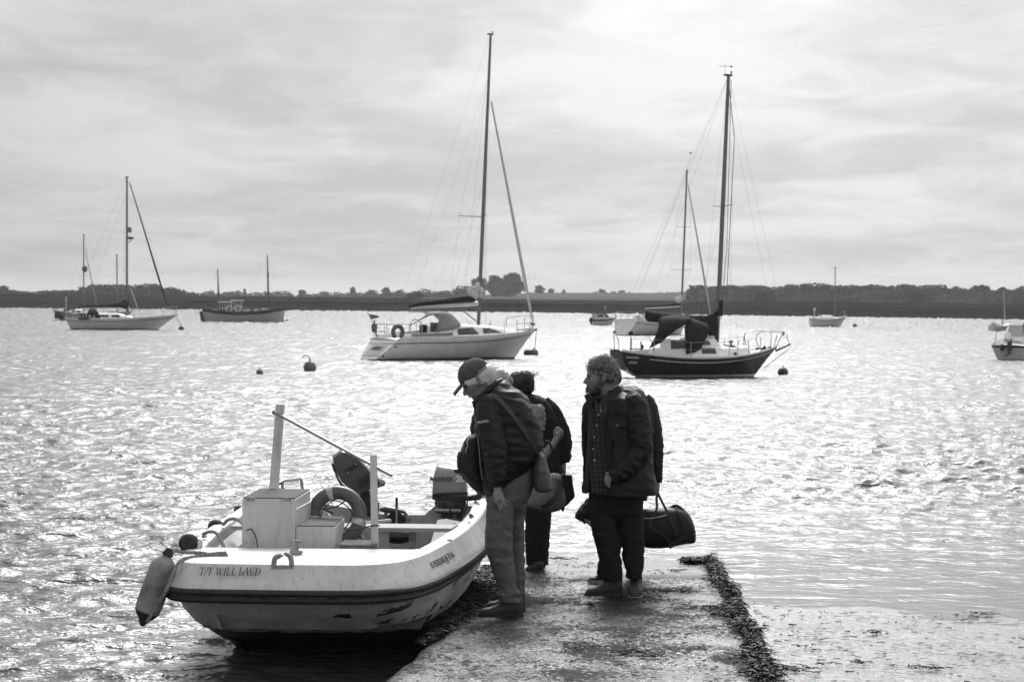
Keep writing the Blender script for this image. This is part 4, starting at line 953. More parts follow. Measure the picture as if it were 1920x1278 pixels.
buoy('tiny dark buoy touching the bow of the two masted boat', 539, 602, 5, m=M_BUOYD)
w = G(990, 666, 0); mb = MB(); mb.sphere((0, 0, .1), (.2, .17, .17), 16, 10); o = mb.build('mooring_buoy', M_BUOYD); o.location = w; tag(o, 'low black float lying against the pale humped buoy', 'buoy', 'mooring buoys afloat')
# ================================================================ FAR TREES
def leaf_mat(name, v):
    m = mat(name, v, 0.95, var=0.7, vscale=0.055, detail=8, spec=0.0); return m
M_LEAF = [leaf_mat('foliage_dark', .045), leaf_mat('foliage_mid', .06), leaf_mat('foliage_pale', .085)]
M_BARK = mat('bark', .05, .9, var=.3, vscale=3)
def lumps_mesh(lumps, leaf, seed, dens=1.0):
    """lumps: (x,y,z,r). leaf sized quads over each lump's shell, uneven, with gaps"""
    rs = np.random.RandomState(seed); V = []
    for (x, y, z, r) in lumps:
        n = int(dens * 9.0 * (r / leaf) ** 2) + 4
        d = rs.normal(size=(n, 3)); d /= np.linalg.norm(d, axis=1)[:, None]
        d[:, 2] = np.where(d[:, 2] < -.5, -d[:, 2], d[:, 2])
        rad = r * (rs.uniform(.55, 1.12, n))[:, None]
        c = np.array([x, y, z]) + d * rad * np.array([1, 1, .9])
        nn = d + rs.normal(scale=.55, size=(n, 3)); nn /= np.linalg.norm(nn, axis=1)[:, None]
        a = np.cross(nn, rs.normal(size=(n, 3))); a /= np.linalg.norm(a, axis=1)[:, None]; b = np.cross(nn, a)
        s = leaf * rs.uniform(.5, 1.1, n)[:, None]; t = s * rs.uniform(.45, .8, n)[:, None]
        q = np.stack([c - a * s, c - b * t, c + a * s, c + b * t], 1); V.append(q.reshape(-1, 3))
    V = np.concatenate(V); F = np.arange(len(V)).reshape(-1, 4); return V, F
def hzy(px): return HZ + ROLL * (px - 960)
PROF = [(-150,540),(-60,545),(0,536),(12,537),(17,547),(22,541),(30,545),(50,547),(65,546),(100,545),(120,544),(140,544),(145,547),(147,539),(155,538),(160,539),(170,533),(200,534),(225,534),(250,535),(265,533),(290,532),(300,536),(310,540),(320,537),(332,541),(345,545),(360,549),(375,550),(387,547),(397,545),(404,551),(418,548),(432,547),(448,546),(455,549),(465,550),(481,548),(489,551),(496,547),(508,548),(520,546),(536,546),(545,549),(551,554),(581,551),(594,551),(602,548),(610,546),(620,550),(633,547),(641,552),(652,549),(668,548),(681,550),(693,543),(704,545),(710,552),(731,548),(743,546),(752,543),(760,549),(772,548),(781,545),(793,541),(804,544),(818,547),(831,545),(847,545),(860,536),(872,537),(879,536),(884,545),(985,549),(997,547),(1002,551),(1025,553),(1060,552),(1100,552),(1109,548),(1118,547),(1124,551),(1150,552),(1182,553),(1226,553),(1231,549),(1260,548),(1283,547),(1293,541),(1296,533),(1300,537),(1311,534),(1329,538),(1366,534),(1387,536),(1405,534),(1421,535),(1444,538),(1467,537),(1478,532),(1490,535),(1504,532),(1531,531),(1546,532),(1556,535),(1590,535),(1622,536),(1629,533),(1647,534),(1656,537),(1668,535),(1679,538),(1686,533),(1709,533),(1716,538),(1732,535),(1764,534),(1771,535),(1775,542),(1783,540),(1789,536),(1801,540),(1817,543),(1824,536),(1842,534),(1850,540),(1856,544),(1867,544),(1879,537),(1888,543),(1902,542),(1915,536),(1960,535),(2080,540)]
_pp = [p[0] for p in PROF]; _pv = [p[1] for p in PROF]
def wood(name, label, a, b, Y, base_off, m, seed, rpx=(3.0, 5.5), rows=4, drop=0.0, depth=40):
    rs = np.random.RandomState(seed); L = []; k = Y / FPX; px = a
    while px < b:
        top = float(np.interp(px, _pp, _pv)) + drop; bot = hzy(px) + base_off
        r0 = rs.uniform(*rpx); hgt = max(bot - top, 2.5); n = max(1, int(hgt / 4.5 + .5))
        for j in range(n):
            r = r0 if j else r0 * rs.uniform(.35, .85); r = min(r, hgt * .6 + .6)
            py = top + r * .95 + (hgt - r) * j / max(n, 1) + (rs.uniform(-.6, .6) if j else rs.uniform(-1.0, 1.2))
            yy = Y + rs.uniform(-.5, .5) * depth - j * 4
            x = (px + rs.uniform(-1.5, 1.5) - 960) / FPX * yy
            L.append((x, yy, EYE + (hzy(px) - py) / FPX * yy, r * yy / FPX))
        px += rs.uniform(1.6, 3.2)
    V, F = lumps_mesh(L, .55 * Y / 900, seed + 1, 1.0)
    o = npmesh(name, V, F, m, 'stuff', smooth=False); tag(o, label, 'woodland'); o['kind'] = 'stuff'
    return o
wood('woodland', 'dark low wood along the far bank at left', -150, 372, 760, -1, M_LEAF[0], 11)
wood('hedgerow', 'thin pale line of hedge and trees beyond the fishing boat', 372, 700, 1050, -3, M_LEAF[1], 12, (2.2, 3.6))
wood('hedgerow', 'hedges and low trees behind the middle yacht', 690, 884, 1000, -4, M_LEAF[1], 13, (2.4, 4.2))
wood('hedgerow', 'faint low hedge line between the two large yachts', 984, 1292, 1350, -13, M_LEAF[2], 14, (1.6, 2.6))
wood('woodland', 'broad wood along the bank at right', 1290, 2080, 820, -2, M_LEAF[0], 15, (3.4, 6.2))
wood('woodland', 'paler scrub slope in front of the wood at right', 1455, 1660, 780, -1, M_LEAF[1], 16, (3, 4.5), drop=16)
for k, (a, b, d, mi) in enumerate(((1310, 1372, 10, 2), (1600, 1690, 9, 2), (1700, 1745, 6, 1), (1755, 1838, 12, 2), (1850, 1925, 14, 1), (170, 215, 8, 1), (240, 300, 10, 2))):
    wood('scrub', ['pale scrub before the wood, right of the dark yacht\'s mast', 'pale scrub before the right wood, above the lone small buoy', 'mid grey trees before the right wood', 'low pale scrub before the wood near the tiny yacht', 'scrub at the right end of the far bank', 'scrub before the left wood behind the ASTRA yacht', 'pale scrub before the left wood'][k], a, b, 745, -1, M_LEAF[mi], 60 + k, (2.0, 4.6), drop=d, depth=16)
def tree(label, px, top, wpx, base, Y, m, seed, trunk=True, name='tree', group='separate trees on the far bank', lob=9):
    rs = np.random.RandomState(seed); k = Y / FPX; h = (base - top) * k; wd = wpx * k
    x0 = (px - 960) / FPX * Y; zb = EYE + (hzy(px) - base) / FPX * Y
    t = thing(name, label, 'tree', (x0, Y, zb), 0, group)
    L = []
    for i in range(int(lob * 1.5) + 8):
        a = rs.uniform(0, 6.28); q = rs.uniform(0, 1) ** .6
        zz = h * (.16 + .70 * rs.uniform(0, 1)); lim = math.sqrt(max(.05, 1 - (abs(zz / h - .42) / .58) ** 2.4))
        L.append((math.cos(a) * q * wd * .40 * lim, math.sin(a) * q * wd * .40 * lim, zz, wd * rs.uniform(.13, .21)))
    L.append((0, 0, h * .86, min(wd * .2, h * .16))); L.append((0, 0, h * .5, wd * .3))
    V, F = lumps_mesh(L, .42 * Y / 900, seed + 50, 1.3)
    npmesh('crown', V, F, m, smooth=False, parent=t)
    mb = MB(); mb.tube([(0, 0, -.5), (0, 0, h * .3), (wd * .05, 0, h * .65)], [wd * .05 + .1, wd * .035 + .08, .06], 7)
    mb.tube([(0, 0, h * .3), (-wd * .2, 0, h * .6)], [wd * .025 + .05, .05], 6); mb.tube([(0, 0, h * .35), (wd * .2, wd * .1, h * .55)], [wd * .025 + .05, .05], 6)
    mb.build('trunk', M_BARK, t)
    return t
B = 552
tree('big round crowned tree at the right end of the tall clump behind the middle yacht', 960, 512, 46, 560, 1000, M_LEAF[0], 21, lob=26)
tree('wide tree in the middle of the tall clump behind the middle yacht', 928, 516, 40, 560, 1005, M_LEAF[0], 22, lob=24)
tree('tree at the left end of the tall clump, right beside the yacht mast', 898, 519, 32, 560, 1010, M_LEAF[0], 23, lob=20)
tree('short tree hidden low in the tall clump behind the middle yacht', 942, 532, 44, 562, 990, M_LEAF[1], 24, lob=24)
tree('narrow upright tree standing above the hedge, halfway between fishing boat and middle yacht', 661, 537, 13, 556, 1040, M_LEAF[0], 25)
tree('domed tree above the hedge just left of the middle yacht\'s flag', 722, 539, 18, 556, 1020, M_LEAF[0], 26)
tree('flat topped tree above the hedge right of the fishing boat', 567, 544, 18, 557, 1040, M_LEAF[0], 27)
tree('small pointed tree above the hedge between the fishing boat masts', 458, 541, 8, 556, 1040, M_LEAF[0], 28)
tree('dark round bush in the field left of the boom of the middle yacht', 777, 550, 32, 566, 700, M_LEAF[0], 29, lob=14)
tree('lone round tree just right of the furled foresail of the middle yacht', 1010, 535, 19, 553, 1150, M_LEAF[0], 30, lob=14)
tree('lone thin arched tree, second right of the furled foresail', 1033, 541, 14, 553, 1150, M_LEAF[1], 31)
tree('lone stubby tree, third right of the furled foresail', 1056, 543, 10, 553, 1150, M_LEAF[0], 32)
tree('first small tree on the far skyline above the little motor boat', 1128, 543, 16, 554, 1300, M_LEAF[0], 33)
tree('second small tree on the far skyline above the little motor boat', 1149, 547, 13, 554, 1300, M_LEAF[0], 34)
tree('third, taller small tree on the far skyline right of the little motor boat', 1166, 544, 14, 554, 1300, M_LEAF[0], 35)
tree('thin stick like tree on the far skyline at the row\'s right end', 1179, 547, 4, 554, 1300, M_LEAF[0], 36)
tree('round dark tree standing in front of the wood, right of the dark yacht\'s mast', 1434, 549, 38, 568, 640, M_LEAF[0], 37, lob=18)
tree('pointed tree at the left end of the broad right wood', 1296, 533, 10, 570, 815, M_LEAF[0], 38)
tree('gappy tree with open crown near the right edge', 1842, 534, 34, 572, 800, M_LEAF[0], 39, lob=12)
tree('open crowned tree at the right edge behind the tiny yacht', 1879, 537, 22, 572, 800, M_LEAF[0], 40, lob=8)
# ================================================================ FOREGROUND FERRY BOAT
M_FG = mat('ferry_gelcoat', 0.60, 0.42, var=0.14, vscale=5, bump=0.25, bscale=14, bdist=.002, coat=0.1)
def worn_white(name, v, chips=0.30, cs=5.0, dark=.02, rough=.45, low=None):
    """painted fibreglass with scuffs and chips worn through to a dark layer; more of them low down"""
    m = bpy.data.materials.new(name); m.use_nodes = True; nt = m.node_tree; b = nt.nodes['Principled BSDF']; L = nt.links
    b.inputs['Roughness'].default_value = rough
    tcn = nt.nodes.new('ShaderNodeTexCoord'); sp = nt.nodes.new('ShaderNodeSeparateXYZ'); L.new(tcn.outputs['Object'], sp.inputs[0])
    def N(s, d, st=(1, 1, 1), ds=0.0):
        mp = nt.nodes.new('ShaderNodeMapping'); mp.inputs['Scale'].default_value = st; L.new(tcn.outputs['Object'], mp.inputs[0])
        n = nt.nodes.new('ShaderNodeTexNoise'); n.inputs['Scale'].default_value = s; n.inputs['Detail'].default_value = d; n.inputs['Distortion'].default_value = ds; n.inputs['Roughness'].default_value = .6
        L.new(mp.outputs[0], n.inputs['Vector']); return n.outputs[0]
    def MR(src, a, b_, c, d):
        r = nt.nodes.new('ShaderNodeMapRange'); r.inputs[1].default_value = a; r.inputs[2].default_value = b_; r.inputs[3].default_value = c; r.inputs[4].default_value = d; L.new(src, r.inputs[0]); return r.outputs[0]
    def MA(op, a, b_):
        n = nt.nodes.new('ShaderNodeMath'); n.operation = op
        for i, x in enumerate((a, b_)):
            if isinstance(x, (int, float)): n.inputs[i].default_value = x
            else: L.new(x, n.inputs[i])
        return n.outputs[0]
    basev = MR(N(3.5, 7), .3, .7, v * .82, v * 1.1)
    runs = MR(N(10, 4, (3.2, 3.2, .28)), .52, .72, 1.0, .72)
    col = MA('MULTIPLY', basev, runs)
    ch = MR(N(cs, 9, (1, 1, 2.2), .5), .69 - chips * .25, .70 - chips * .25, 0, 1)
    if low is not None:
        lowm = MR(sp.outputs[2], low[0], low[1], 1, 0); ch = MA('MULTIPLY', ch, MR(lowm, .0, .5, .0, 1))
        edge = MA('ADD', sp.outputs[2], MA('MULTIPLY', MA('SUBTRACT', N(4.2, 7), .5), .13))
        ch = MA('MAXIMUM', ch, MR(edge, low[2], low[2] + .004, 1, 0))
    fine = MR(N(55, 3, (1, 1, 1)), .70, .72, 0, .7); ch = MA('MAXIMUM', ch, MA('MULTIPLY', fine, MR(N(2.2, 3), .5, .62, 0, 1)))
    mx = nt.nodes.new('ShaderNodeMix'); mx.data_type = 'FLOAT'; L.new(ch, mx.inputs[0]); L.new(col, mx.inputs[2]); mx.inputs[3].default_value = dark
    L.new(mx.outputs[0], b.inputs['Base Color'])
    bp = nt.nodes.new('ShaderNodeBump'); bp.inputs['Strength'].default_value = .3; bp.inputs['Distance'].default_value = .003; L.new(N(9, 6), bp.inputs['Height']); L.new(bp.outputs[0], b.inputs['Normal'])
    return m
M_HULL = worn_white('worn_hull_paint', .68, chips=.46, low=(.16, .70, .235))
M_TOPS = worn_white('worn_topsides', .62, chips=.08, cs=15, low=(.60, .74, -9))
M_RUB = mat('black_rubber', .014, .6, var=.6, vscale=20, bump=.4, bscale=30, bdist=.003)
M_PLYB = worn_white('worn_painted_ply', .60, chips=-.02, cs=11, dark=.10, rough=.6)
M_GRIT = mat('non_slip_grit', .13, .95, var=.35, vscale=60, bump=1, bscale=160, bdist=.003)
M_STRIP = mat('grimy_strip', .16, .6, var=.95, vscale=14)
M_OAK = mat('grey_weathered_wood', .35, .7, var=.25, vscale=8, stretch=(1, 12, 12))
M_FENDER = mat('fender_vinyl', .20, .55, var=.8, vscale=5, detail=8, bump=.2, bscale=12)
M_COWLD = mat('dark_engine_cowl', .055, .38, var=.15, vscale=8, coat=.2)
M_COWLG = mat('grey_engine_cowl', .27, .32, var=.1, vscale=8, coat=.3)
M_LIFEB = mat('lifebuoy_vinyl', .095, .42, var=.2, vscale=6)
M_TAPE = mat('reflective_tape', .5, .4, var=.25, vscale=30)
M_GALV = mat('galvanised_fitting', .33, .5, metal=.5, var=.35, vscale=40)
M_INSIDE = mat('boat_interior', .42, .6, var=.25, vscale=5)
M_BILGE = mat('floor_grating', .06, .7, var=.5, vscale=12)
def dory():
    o0 = G(545, 1190); OX, OY = -1.2, 14.4
    root = thing('ferry_boat', 'white open ferry boat named T/T WILL LAUD, moored beside the slipway', 'boat', (OX, OY, 0), 0)
    def W(x, y, z): return Vector((x - OX, y - OY, z))
    # outline of the gunwale top seen from above, from the stern port corner round the bow to the stern right corner (world x, y)
    TOP = [(-1.99, 16.75), (-2.03, 15.6), (-2.07, 14.6), (-2.05, 13.6), (-2.01, 13.0), (-1.985, 12.82), (-1.93, 12.71), (-1.80, 12.675), (-1.35, 12.655), (-1.0, 12.66), (-.83, 12.70), (-.655, 12.86), (-.53, 13.2), (-.44, 13.65), (-.325, 14.35), (-.245, 15.0), (-.19, 15.67), (-.165, 16.75)]
    base = catmull([Vector((x, y, 0)) for x, y in TOP], 5)
    cen = Vector((-1.2, 14.6, 0))
    def inset(d, fr=0.0, narrow=0.0):
        """move the outline inwards by d; fr pulls the bow aft, narrow pulls sides in"""
        out = []; m = len(base)
        for i, p in enumerate(base):
            t = base[min(i + 1, m - 1)] - base[max(i - 1, 0)]; t.normalize(); n = Vector((t.y, -t.x, 0))   # outwards is to the left of travel
            n = -n if n.dot(cen - p) > 0 else n
            q = p - n * (d + narrow * abs(n.x))
            w = max(0, min(1, (14.4 - p.y) / 1.75)); q.y += fr * (w ** 1.5)
            out.append(q)
        return out
    def ring(pts, z):
        if callable(z): return [Vector((p.x - OX, p.y - OY, z(b))) for p, b in zip(pts, base)]
        return [Vector((p.x - OX, p.y - OY, z)) for p in pts]
    sheer = lambda p: .755 + .03 * max(0, (p.y - 14)) / 2.5
    dz = lambda a: (lambda p: sheer(p) + a)
    # topsides band, flaring out to a lip above the rubbing strake
    def build(rings, name, m, ang=30):
        mb = MB(); mb.loft(rings, closed=False, cap0=False, cap1=False); return mb.build(name, m, root, angle=ang)
    tops = [ring(inset(.115), dz(-.02)), ring(inset(.11), dz(-.002)), ring(inset(.095), dz(.004)), ring(inset(.02), dz(.0)), ring(inset(.006), dz(-.006)), ring(inset(-.004), dz(-.02)), ring(inset(-.048), dz(-.10)), ring(inset(-.052), dz(-.105)), ring(inset(-.075), dz(-.138)), ring(inset(-.078), dz(-.150)), ring(inset(-.06), dz(-.156))]
    build(tops, 'topsides', M_TOPS, 28)
    hull = [ring(inset(-.055), dz(-.14)), ring(inset(-.05, .0), dz(-.20)), ring(inset(-.02, .06), dz(-.225)), ring(inset(.0, .20, .0), dz(-.32)), ring(inset(.02, .42, .03), dz(-.43)), ring(inset(.03, .62, .07), .255), ring(inset(.06, .95, .11), .16), ring(inset(.10, 1.35, .16), .06), ring(inset(.14, 1.7, .2), -.06), ring(inset(.2, 1.9, .3), -.2)]
    build(hull, 'hull', M_HULL, 40)
    # rubbing strake: two black rubber lips with a pale strip between
    for zz, rr, nm, m in ((-.168, .022, 'rubbing_strake', M_RUB), (-.212, .020, 'rubbing_strake', M_RUB)):
        mb = MB(); mb.tube(ring(inset(-.078 if zz > -.2 else -.066), dz(zz)), rr, 8); mb.build(nm, m, root)
    mb = MB(); pr = ring(inset(-.060), dz(-.190)); mb.tube(pr, .017, 6); mb.build('strake_strip', M_STRIP, root)
    mb = MB(); acc = 0
    for i in range(1, len(pr)):
        seg = (pr[i] - pr[i - 1]).length; n = max(1, int(seg / .055))
        for k in range(n):
            p = pr[i - 1].lerp(pr[i], k / n); mb.sphere(p, (.012, .012, .020), 6, 4)
    mb.build('strake_bolts', M_RUB, root)['kind'] = 'stuff'
    # inside of the gunwale, sole, foredeck
    build([ring(inset(.112), dz(-.01)), ring(inset(.12), dz(-.08)), ring(inset(.20, .05), dz(-.14)), ring(inset(.21, .05), dz(-.34)), ring(inset(.23, .2), .30)], 'inner_liner', M_INSIDE, 30)
    fl = [Vector((x - OX, y - OY, z)) for x, y, z in ((-1.9, 13.2, .30), (-.55, 13.2, .30), (-.38, 16.7, .30), (-1.82, 16.7, .30))]
    mb = MB(); mb.plate(fl, (0, 0, 1), .02); mb.build('floor', M_BILGE, root)
    n0 = [p for p in inset(.10)]
    fd = [p for p in n0 if p.y < 13.44]
    a, b_ = fd[0], fd[-1]
    poly = [W(a.x, 13.44, .757)] + [W(p.x, p.y, .757) for p in fd] + [W(b_.x + .03, 13.44, .757)]
    # foredeck as a slightly cambered sheet
    mb = MB(); rows = []
    for k in range(9):
        f = k / 8; r = []
        for i, p in enumerate(poly):
            y = p.y + (13.44 - OY - p.y) * f; r.append(Vector((p.x, y, p.z + .006 * math.sin(math.pi * min(1, f * 1.0)))))
        rows.append(r)
    mb.loft(rows, closed=False, cap0=False, cap1=False)
    mb.add([W(a.x, 13.44, .757), W(b_.x + .03, 13.44, .757), W(b_.x + .03, 13.44, .70), W(a.x, 13.44, .70)], [(0, 1, 2, 3)])
    mb.build('foredeck', M_TOPS, root, angle=25)
    # transom with cut out for the motors
    TY = 16.72; pix = [(640, 968), (640, 946), (715, 962), (722, 963.5), (797, 964), (815, 948), (822, 945), (868, 947), (888, 947), (895, 941), (900, 931), (904, 928), (914, 927), (914, 1010), (640, 1010)]
    pts = [P(px, py, TY) for px, py in pix]
    pts = [W(p.x, p.y, p.z) for p in pts]; left = W(-2.0, TY, .80); leftb = W(-1.95, TY, .1)
    prof = [leftb, left, W(-1.88, TY, .80)] + pts[2:13] + [W(-.30, TY, .1)]
    mb = MB(); mb.plate(prof, (0, 1, 0), .07); mb.build('transom', M_INSIDE, root)
    mb = MB()
    c = P(742, 976, TY - .04); c = W(c.x, c.y, c.z)
    mb.tube([c, c - Vector((0, .02, 0))], .075, 20); mb.build('transom_hatch', M_BLK, root)
    mb = MB(); mb.tube([c + Vector((.095 * math.cos(a), -.012, .095 * math.sin(a))) for a in np.linspace(0, 6.283, 25)[:-1]], .016, 6, closed=True); mb.build('hatch_ring', M_GALV, root)
    # ---- step box
    def box_px(fl_, fr_, ybot, bl_, br_, Yf, Yb, name, m, top):
        A = [P(*fl_, Yf), P(*fr_, Yf), P(*br_, Yb), P(*bl_, Yb)]; zt = (A[0].z + A[2].z) / 2
        A = [W(p.x, p.y, zt) for p in A]; Bm = [Vector((p.x, p.y, .31)) for p in A]
        mb = MB(); mb.hull8(Bm + A); o = mb.build(name, m, root, angle=20)
        md = o.modifiers.new('edge', 'BEVEL'); md.width = .006; md.segments = 2
        cx_ = sum((p for p in A), Vector()) / 4
        mb = MB(); mb.plate([cx_ + (p - cx_) * .97 + Vector((0, 0, .004)) for p in A], (0, 0, 1), .008); mb.build('non_slip_top', top, o)
        return o
    bx = box_px((454, 935), (554, 935), 0, (487, 917.5), (582, 917.5), 13.6, 14.27, 'step_box', M_PLYB, M_GRIT)
    for px, py in ((462, 944), (546, 944), (462, 1016), (546, 1016), (504, 944), (504, 1016)):
        p = P(px, py, 13.595); mb = MB(); mb.tube([W(p.x, 13.60, p.z), W(p.x, 13.594, p.z)], .0045, 8); mb.build('screw', M_GALV, bx)
    for px in (470, 538):
        p = P(px, 936, 13.59); mb = MB(); mb.box(W(p.x, 13.594, p.z), (.05, .008, .022), bev=.002); mb.tube([W(p.x - .025, 13.588, p.z + .012), W(p.x + .025, 13.588, p.z + .012)], .004, 6); mb.build('hinge', M_GALV, bx)
    # intermediate ledge and lower step on its right side
    mb = MB(); q = [P(553, 954, 13.6), P(583, 938, 14.2)]
    mb.hull8([W(q[0].x, 13.62, .31), W(q[0].x + .012, 13.62, .31), W(q[1].x + .012, 14.2, .31), W(q[1].x, 14.2, .31), W(q[0].x, 13.62, q[0].z), W(q[0].x + .012, 13.62, q[0].z), W(q[1].x + .012, 14.2, q[1].z), W(q[1].x, 14.2, q[1].z)])
    mb.build('side_panel', M_PLYB, bx)
    box_px((555, 988), (628, 988), 0, (583, 969), (646, 969), 13.605, 14.2, 'lower_step', M_PLYB, M_GRIT)
    # small grit step at the foot of the near post
    f1 = [P(636, 1027, 13.5), P(706, 1027, 13.5), P(712, 1020, 13.8), P(646, 1019, 13.8)]; mb = MB(); A = [W(p.x, p.y, .775) for p in f1]; mb.hull8([p - Vector((0, 0, .4)) for p in A] + A); mb.build('lower_step', M_GRIT, root)
    # ---- posts and pole
    def post(base_, top_, wpx, Y, name='post'):
        b0, t0 = P(*base_, Y), P(*top_, Y + .0); w = wpx * Y / FPX; b0 = W(b0.x, b0.y, b0.z); t0 = W(t0.x, t0.y, t0.z)
        mb = MB(); h = w / 2
        mb.hull8([b0 + Vector(v) for v in ((-h, -h, 0), (h, -h, 0), (h, h, 0), (-h, h, 0))] + [t0 + Vector(v) for v in ((-h * .92, -h, 0), (h * .92, -h, 0), (h * .92, h, 0), (-h * .92, h, 0))])
        o = mb.build(name, M_PLYB, root, angle=20); md = o.modifiers.new('edge', 'BEVEL'); md.width = .004; md.segments = 2; return o
    post((507, 1000), (526, 757), 17, 14.34)
    post((703, 1027), (700.5, 852), 13.5, 13.62)
    a_, b2 = P(512, 771, 14.34), P(734, 891, 13.55)
    mb = MB(); mb.tube([W(*a_), W(*b2)], .0105, 10); mb.build('pole', M_STEEL, root)
    a2 = P(517, 774, 14.34); mb = MB(); mb.tube([W(*a_) - (W(*b2) - W(*a_)).normalized() * .0, W(*a2)], .017, 10); mb.build('pole_knob', M_BLK, root)
    # ---- thwart, supports and locker
    def slabpx(pts, th, name, m, z=None):
        A = [W(*P(px, py, Y)) for px, py, Y in pts]; mb = MB(); mb.plate(A, (0, 0, 1), th); o = mb.build(name, m, root, angle=20); return o
    zt = P(780, 990, 14.6).z
    mb = MB(); A = [W(-.96, 14.5, zt), W(-.40, 14.5, zt), W(-.36, 14.78, zt), W(-.96, 14.78, zt)]; mb.plate(A, (0, 0, 1), .025); A = [W(-1.9, 14.5, zt - .0), W(-.96, 14.5, zt), W(-.96, 14.78, zt), W(-1.9, 14.78, zt)]; mb.plate(A, (0, 0, 1), .025); mb.build('thwart', M_OAK, root)
    for px, Y, wd in ((720, 14.55, .07), (774, 14.7, .05)):
        p = P(px, 1000, Y); mb = MB(); mb.box(W(p.x, Y, (zt + .3) / 2), (wd, .05, zt - .3)); mb.build('thwart_leg', M_OAK, root)
    p = P(838, 1000, 15.3); q = P(815, 1000, 15.3)
    mb = MB(); mb.hull8([W(-.62, 14.9, .3), W(-.35, 14.9, .3), W(-.33, 16.6, .3), W(-.55, 16.6, .3), W(-.56, 14.9, .60), W(-.32, 14.9, .62), W(-.28, 16.6, .62), W(-.50, 16.6, .60)]); mb.build('side_locker', M_INSIDE, root)
    mb = MB(); s_ = [P(*v) for v in ((820, 975, 15.6), (836, 973, 15.6), (862, 978, 15.4), (872, 996, 14.9), (808, 1018, 14.9))]; mb.plate([W(*v) for v in s_], (0, .6, .8), .01); mb.build('locker_lid', M_COWLD, root)
    # floor gratings
    for i, px in enumerate((738, 768, 796)):
        p = P(px, 1022, 14.9); mb = MB(); x = p.x
        for k in range(5): mb.box(W(x + .0, 14.6 + k * .13, .33), (.09, .05, .02))
        mb.box(W(x - .05, 14.9, .335), (.015, .7, .03)); mb.box(W(x + .05, 14.9, .335), (.015, .7, .03)); mb.build('floor_grating', M_OAK, root)
    # ---- engine 1: grey tall cowl with white 20
    def ep(px, py, Y): return W(*P(px, py, Y))
    YE = 16.7; k = YE / FPX
    c = ep(846, 905, YE + .12)
    mb = MB(); sect = []
    for (py, l, r, dn, df) in ((936, 814, 876, -.10, .30), (928, 811, 877, -.12, .32), (918, 811.5, 876, -.13, .34), (900, 812.5, 875, -.13, .34), (885, 815, 872, -.12, .32), (878, 817, 866, -.10, .28), (872, 818.5, 836, -.06, .2)):
        a, b = ep(l, py, YE), ep(r, py, YE); z = a.z; y0 = a.y + dn; y1 = a.y + df; cr = .03
        sect.append([Vector((a.x + cr, y0, z)), Vector((b.x - cr, y0, z)), Vector((b.x, y0 + cr, z)), Vector((b.x, y1 - cr, z)), Vector((b.x - cr, y1, z)), Vector((a.x + cr, y1, z)), Vector((a.x, y1 - cr, z)), Vector((a.x, y0 + cr, z))])
    mb.loft(sect); eng = MB()
    eng.tube([ep(846, 936, YE), ep(846, 1005, YE + .12)], [.07, .05], 10)
    eng.box(ep(845, 950, YE - .02), (.19, .16, .05), bev=.012)
    for px in (833, 860): eng.box(ep(px, 956, YE - .09), (.045, .10, .13), bev=.01); 
    eng.tube([ep(818, 958, YE - .13), ep(870, 958, YE - .13)], .016, 8); eng.box(ep(843, 963, YE - .12), (.05, .06, .06), bev=.01); eng.box(ep(862, 943, YE - .1), (.10, .08, .04), bev=.01)
    eng.tube([ep(876, 934, YE - .1), ep(886, 933, YE - .2), ep(898, 931, YE - .45)], [.02, .022, .026], 8)
    em = eng.build('outboard_motor', M_BLK, root)
    cw = mb.build('engine_cowl', M_COWLG, em, angle=35); md = cw.modifiers.new('edge', 'BEVEL'); md.width = .012; md.segments = 3; md.limit_method = 'ANGLE'
    mb = MB(); mb.tube([ep(811, 927, YE - .14), ep(877, 924, YE - .14)], .012, 6)
    a, b = ep(811, 930, YE), ep(877, 930, YE); mb.box(Vector(((a.x + b.x) / 2, a.y + .10, a.z)), (b.x - a.x + .01, .47, .03), bev=.01); mb.build('cowl_seam', M_BLK, em)
    mb = MB(); mb.box(ep(845, 940, YE + .05), (.24, .36, .07), bev=.02); mb.build('lower_cowl', M_COWLD, em)
    fr = lambda px, py, dy: Matrix.Translation(ep(px, py, YE - .14 + dy)) @ Matrix.Rotation(R(90), 4, 'X')
    textmesh('MARINER', 'lettering', M_COWLD, em, fr(826.5, 898, -.003), .050, shear=.25, sx=.85, bold=.0012, ext=.003)
    textmesh('20', 'lettering', M_GEL, em, fr(863, 898, -.003), .066, sx=1.1, bold=.002, ext=.003)
    mb = MB(); mb.tube([ep(816, 956, YE - .16), ep(864, 957, YE - .16)], .014, 8); mb.build('clamp_bar', M_GALV, em)
    mb = MB(); mb.plate([ep(827, 953, YE - .05), ep(867, 953, YE - .05), ep(866, 980, YE - .07), ep(831, 980, YE - .07)], (0, 1, 0), .03); mb.build('transom_pad', M_INSIDE, root)
    mb = MB(); mb.tube([ep(844, 954, YE - .17), ep(844, 968, YE - .17)], .008, 6); mb.tube([ep(840, 968, YE - .17), ep(848, 968, YE - .17)], .008, 6); mb.build('clamp_screw', M_BLK, em)
    mb = MB(); mb.tube(catmull([ep(873, 924, YE - .12), ep(877, 935, YE - .2), ep(873, 955, YE - .2), ep(862, 976, YE - .2)], 5), .006, 6); mb.build('fuel_hose', M_ROPED, em)
    # ---- engine 2: dark, tilted up out of the water
    YF = 16.55
    hullpx = [(624, 855), (640, 843), (652, 845), (676, 860), (697, 886), (697, 915), (678, 928), (668, 926), (640, 902), (627, 876)]
    face = [(640, 843.5), (676, 864), (694, 888), (665, 905), (632, 878), (624, 856)]
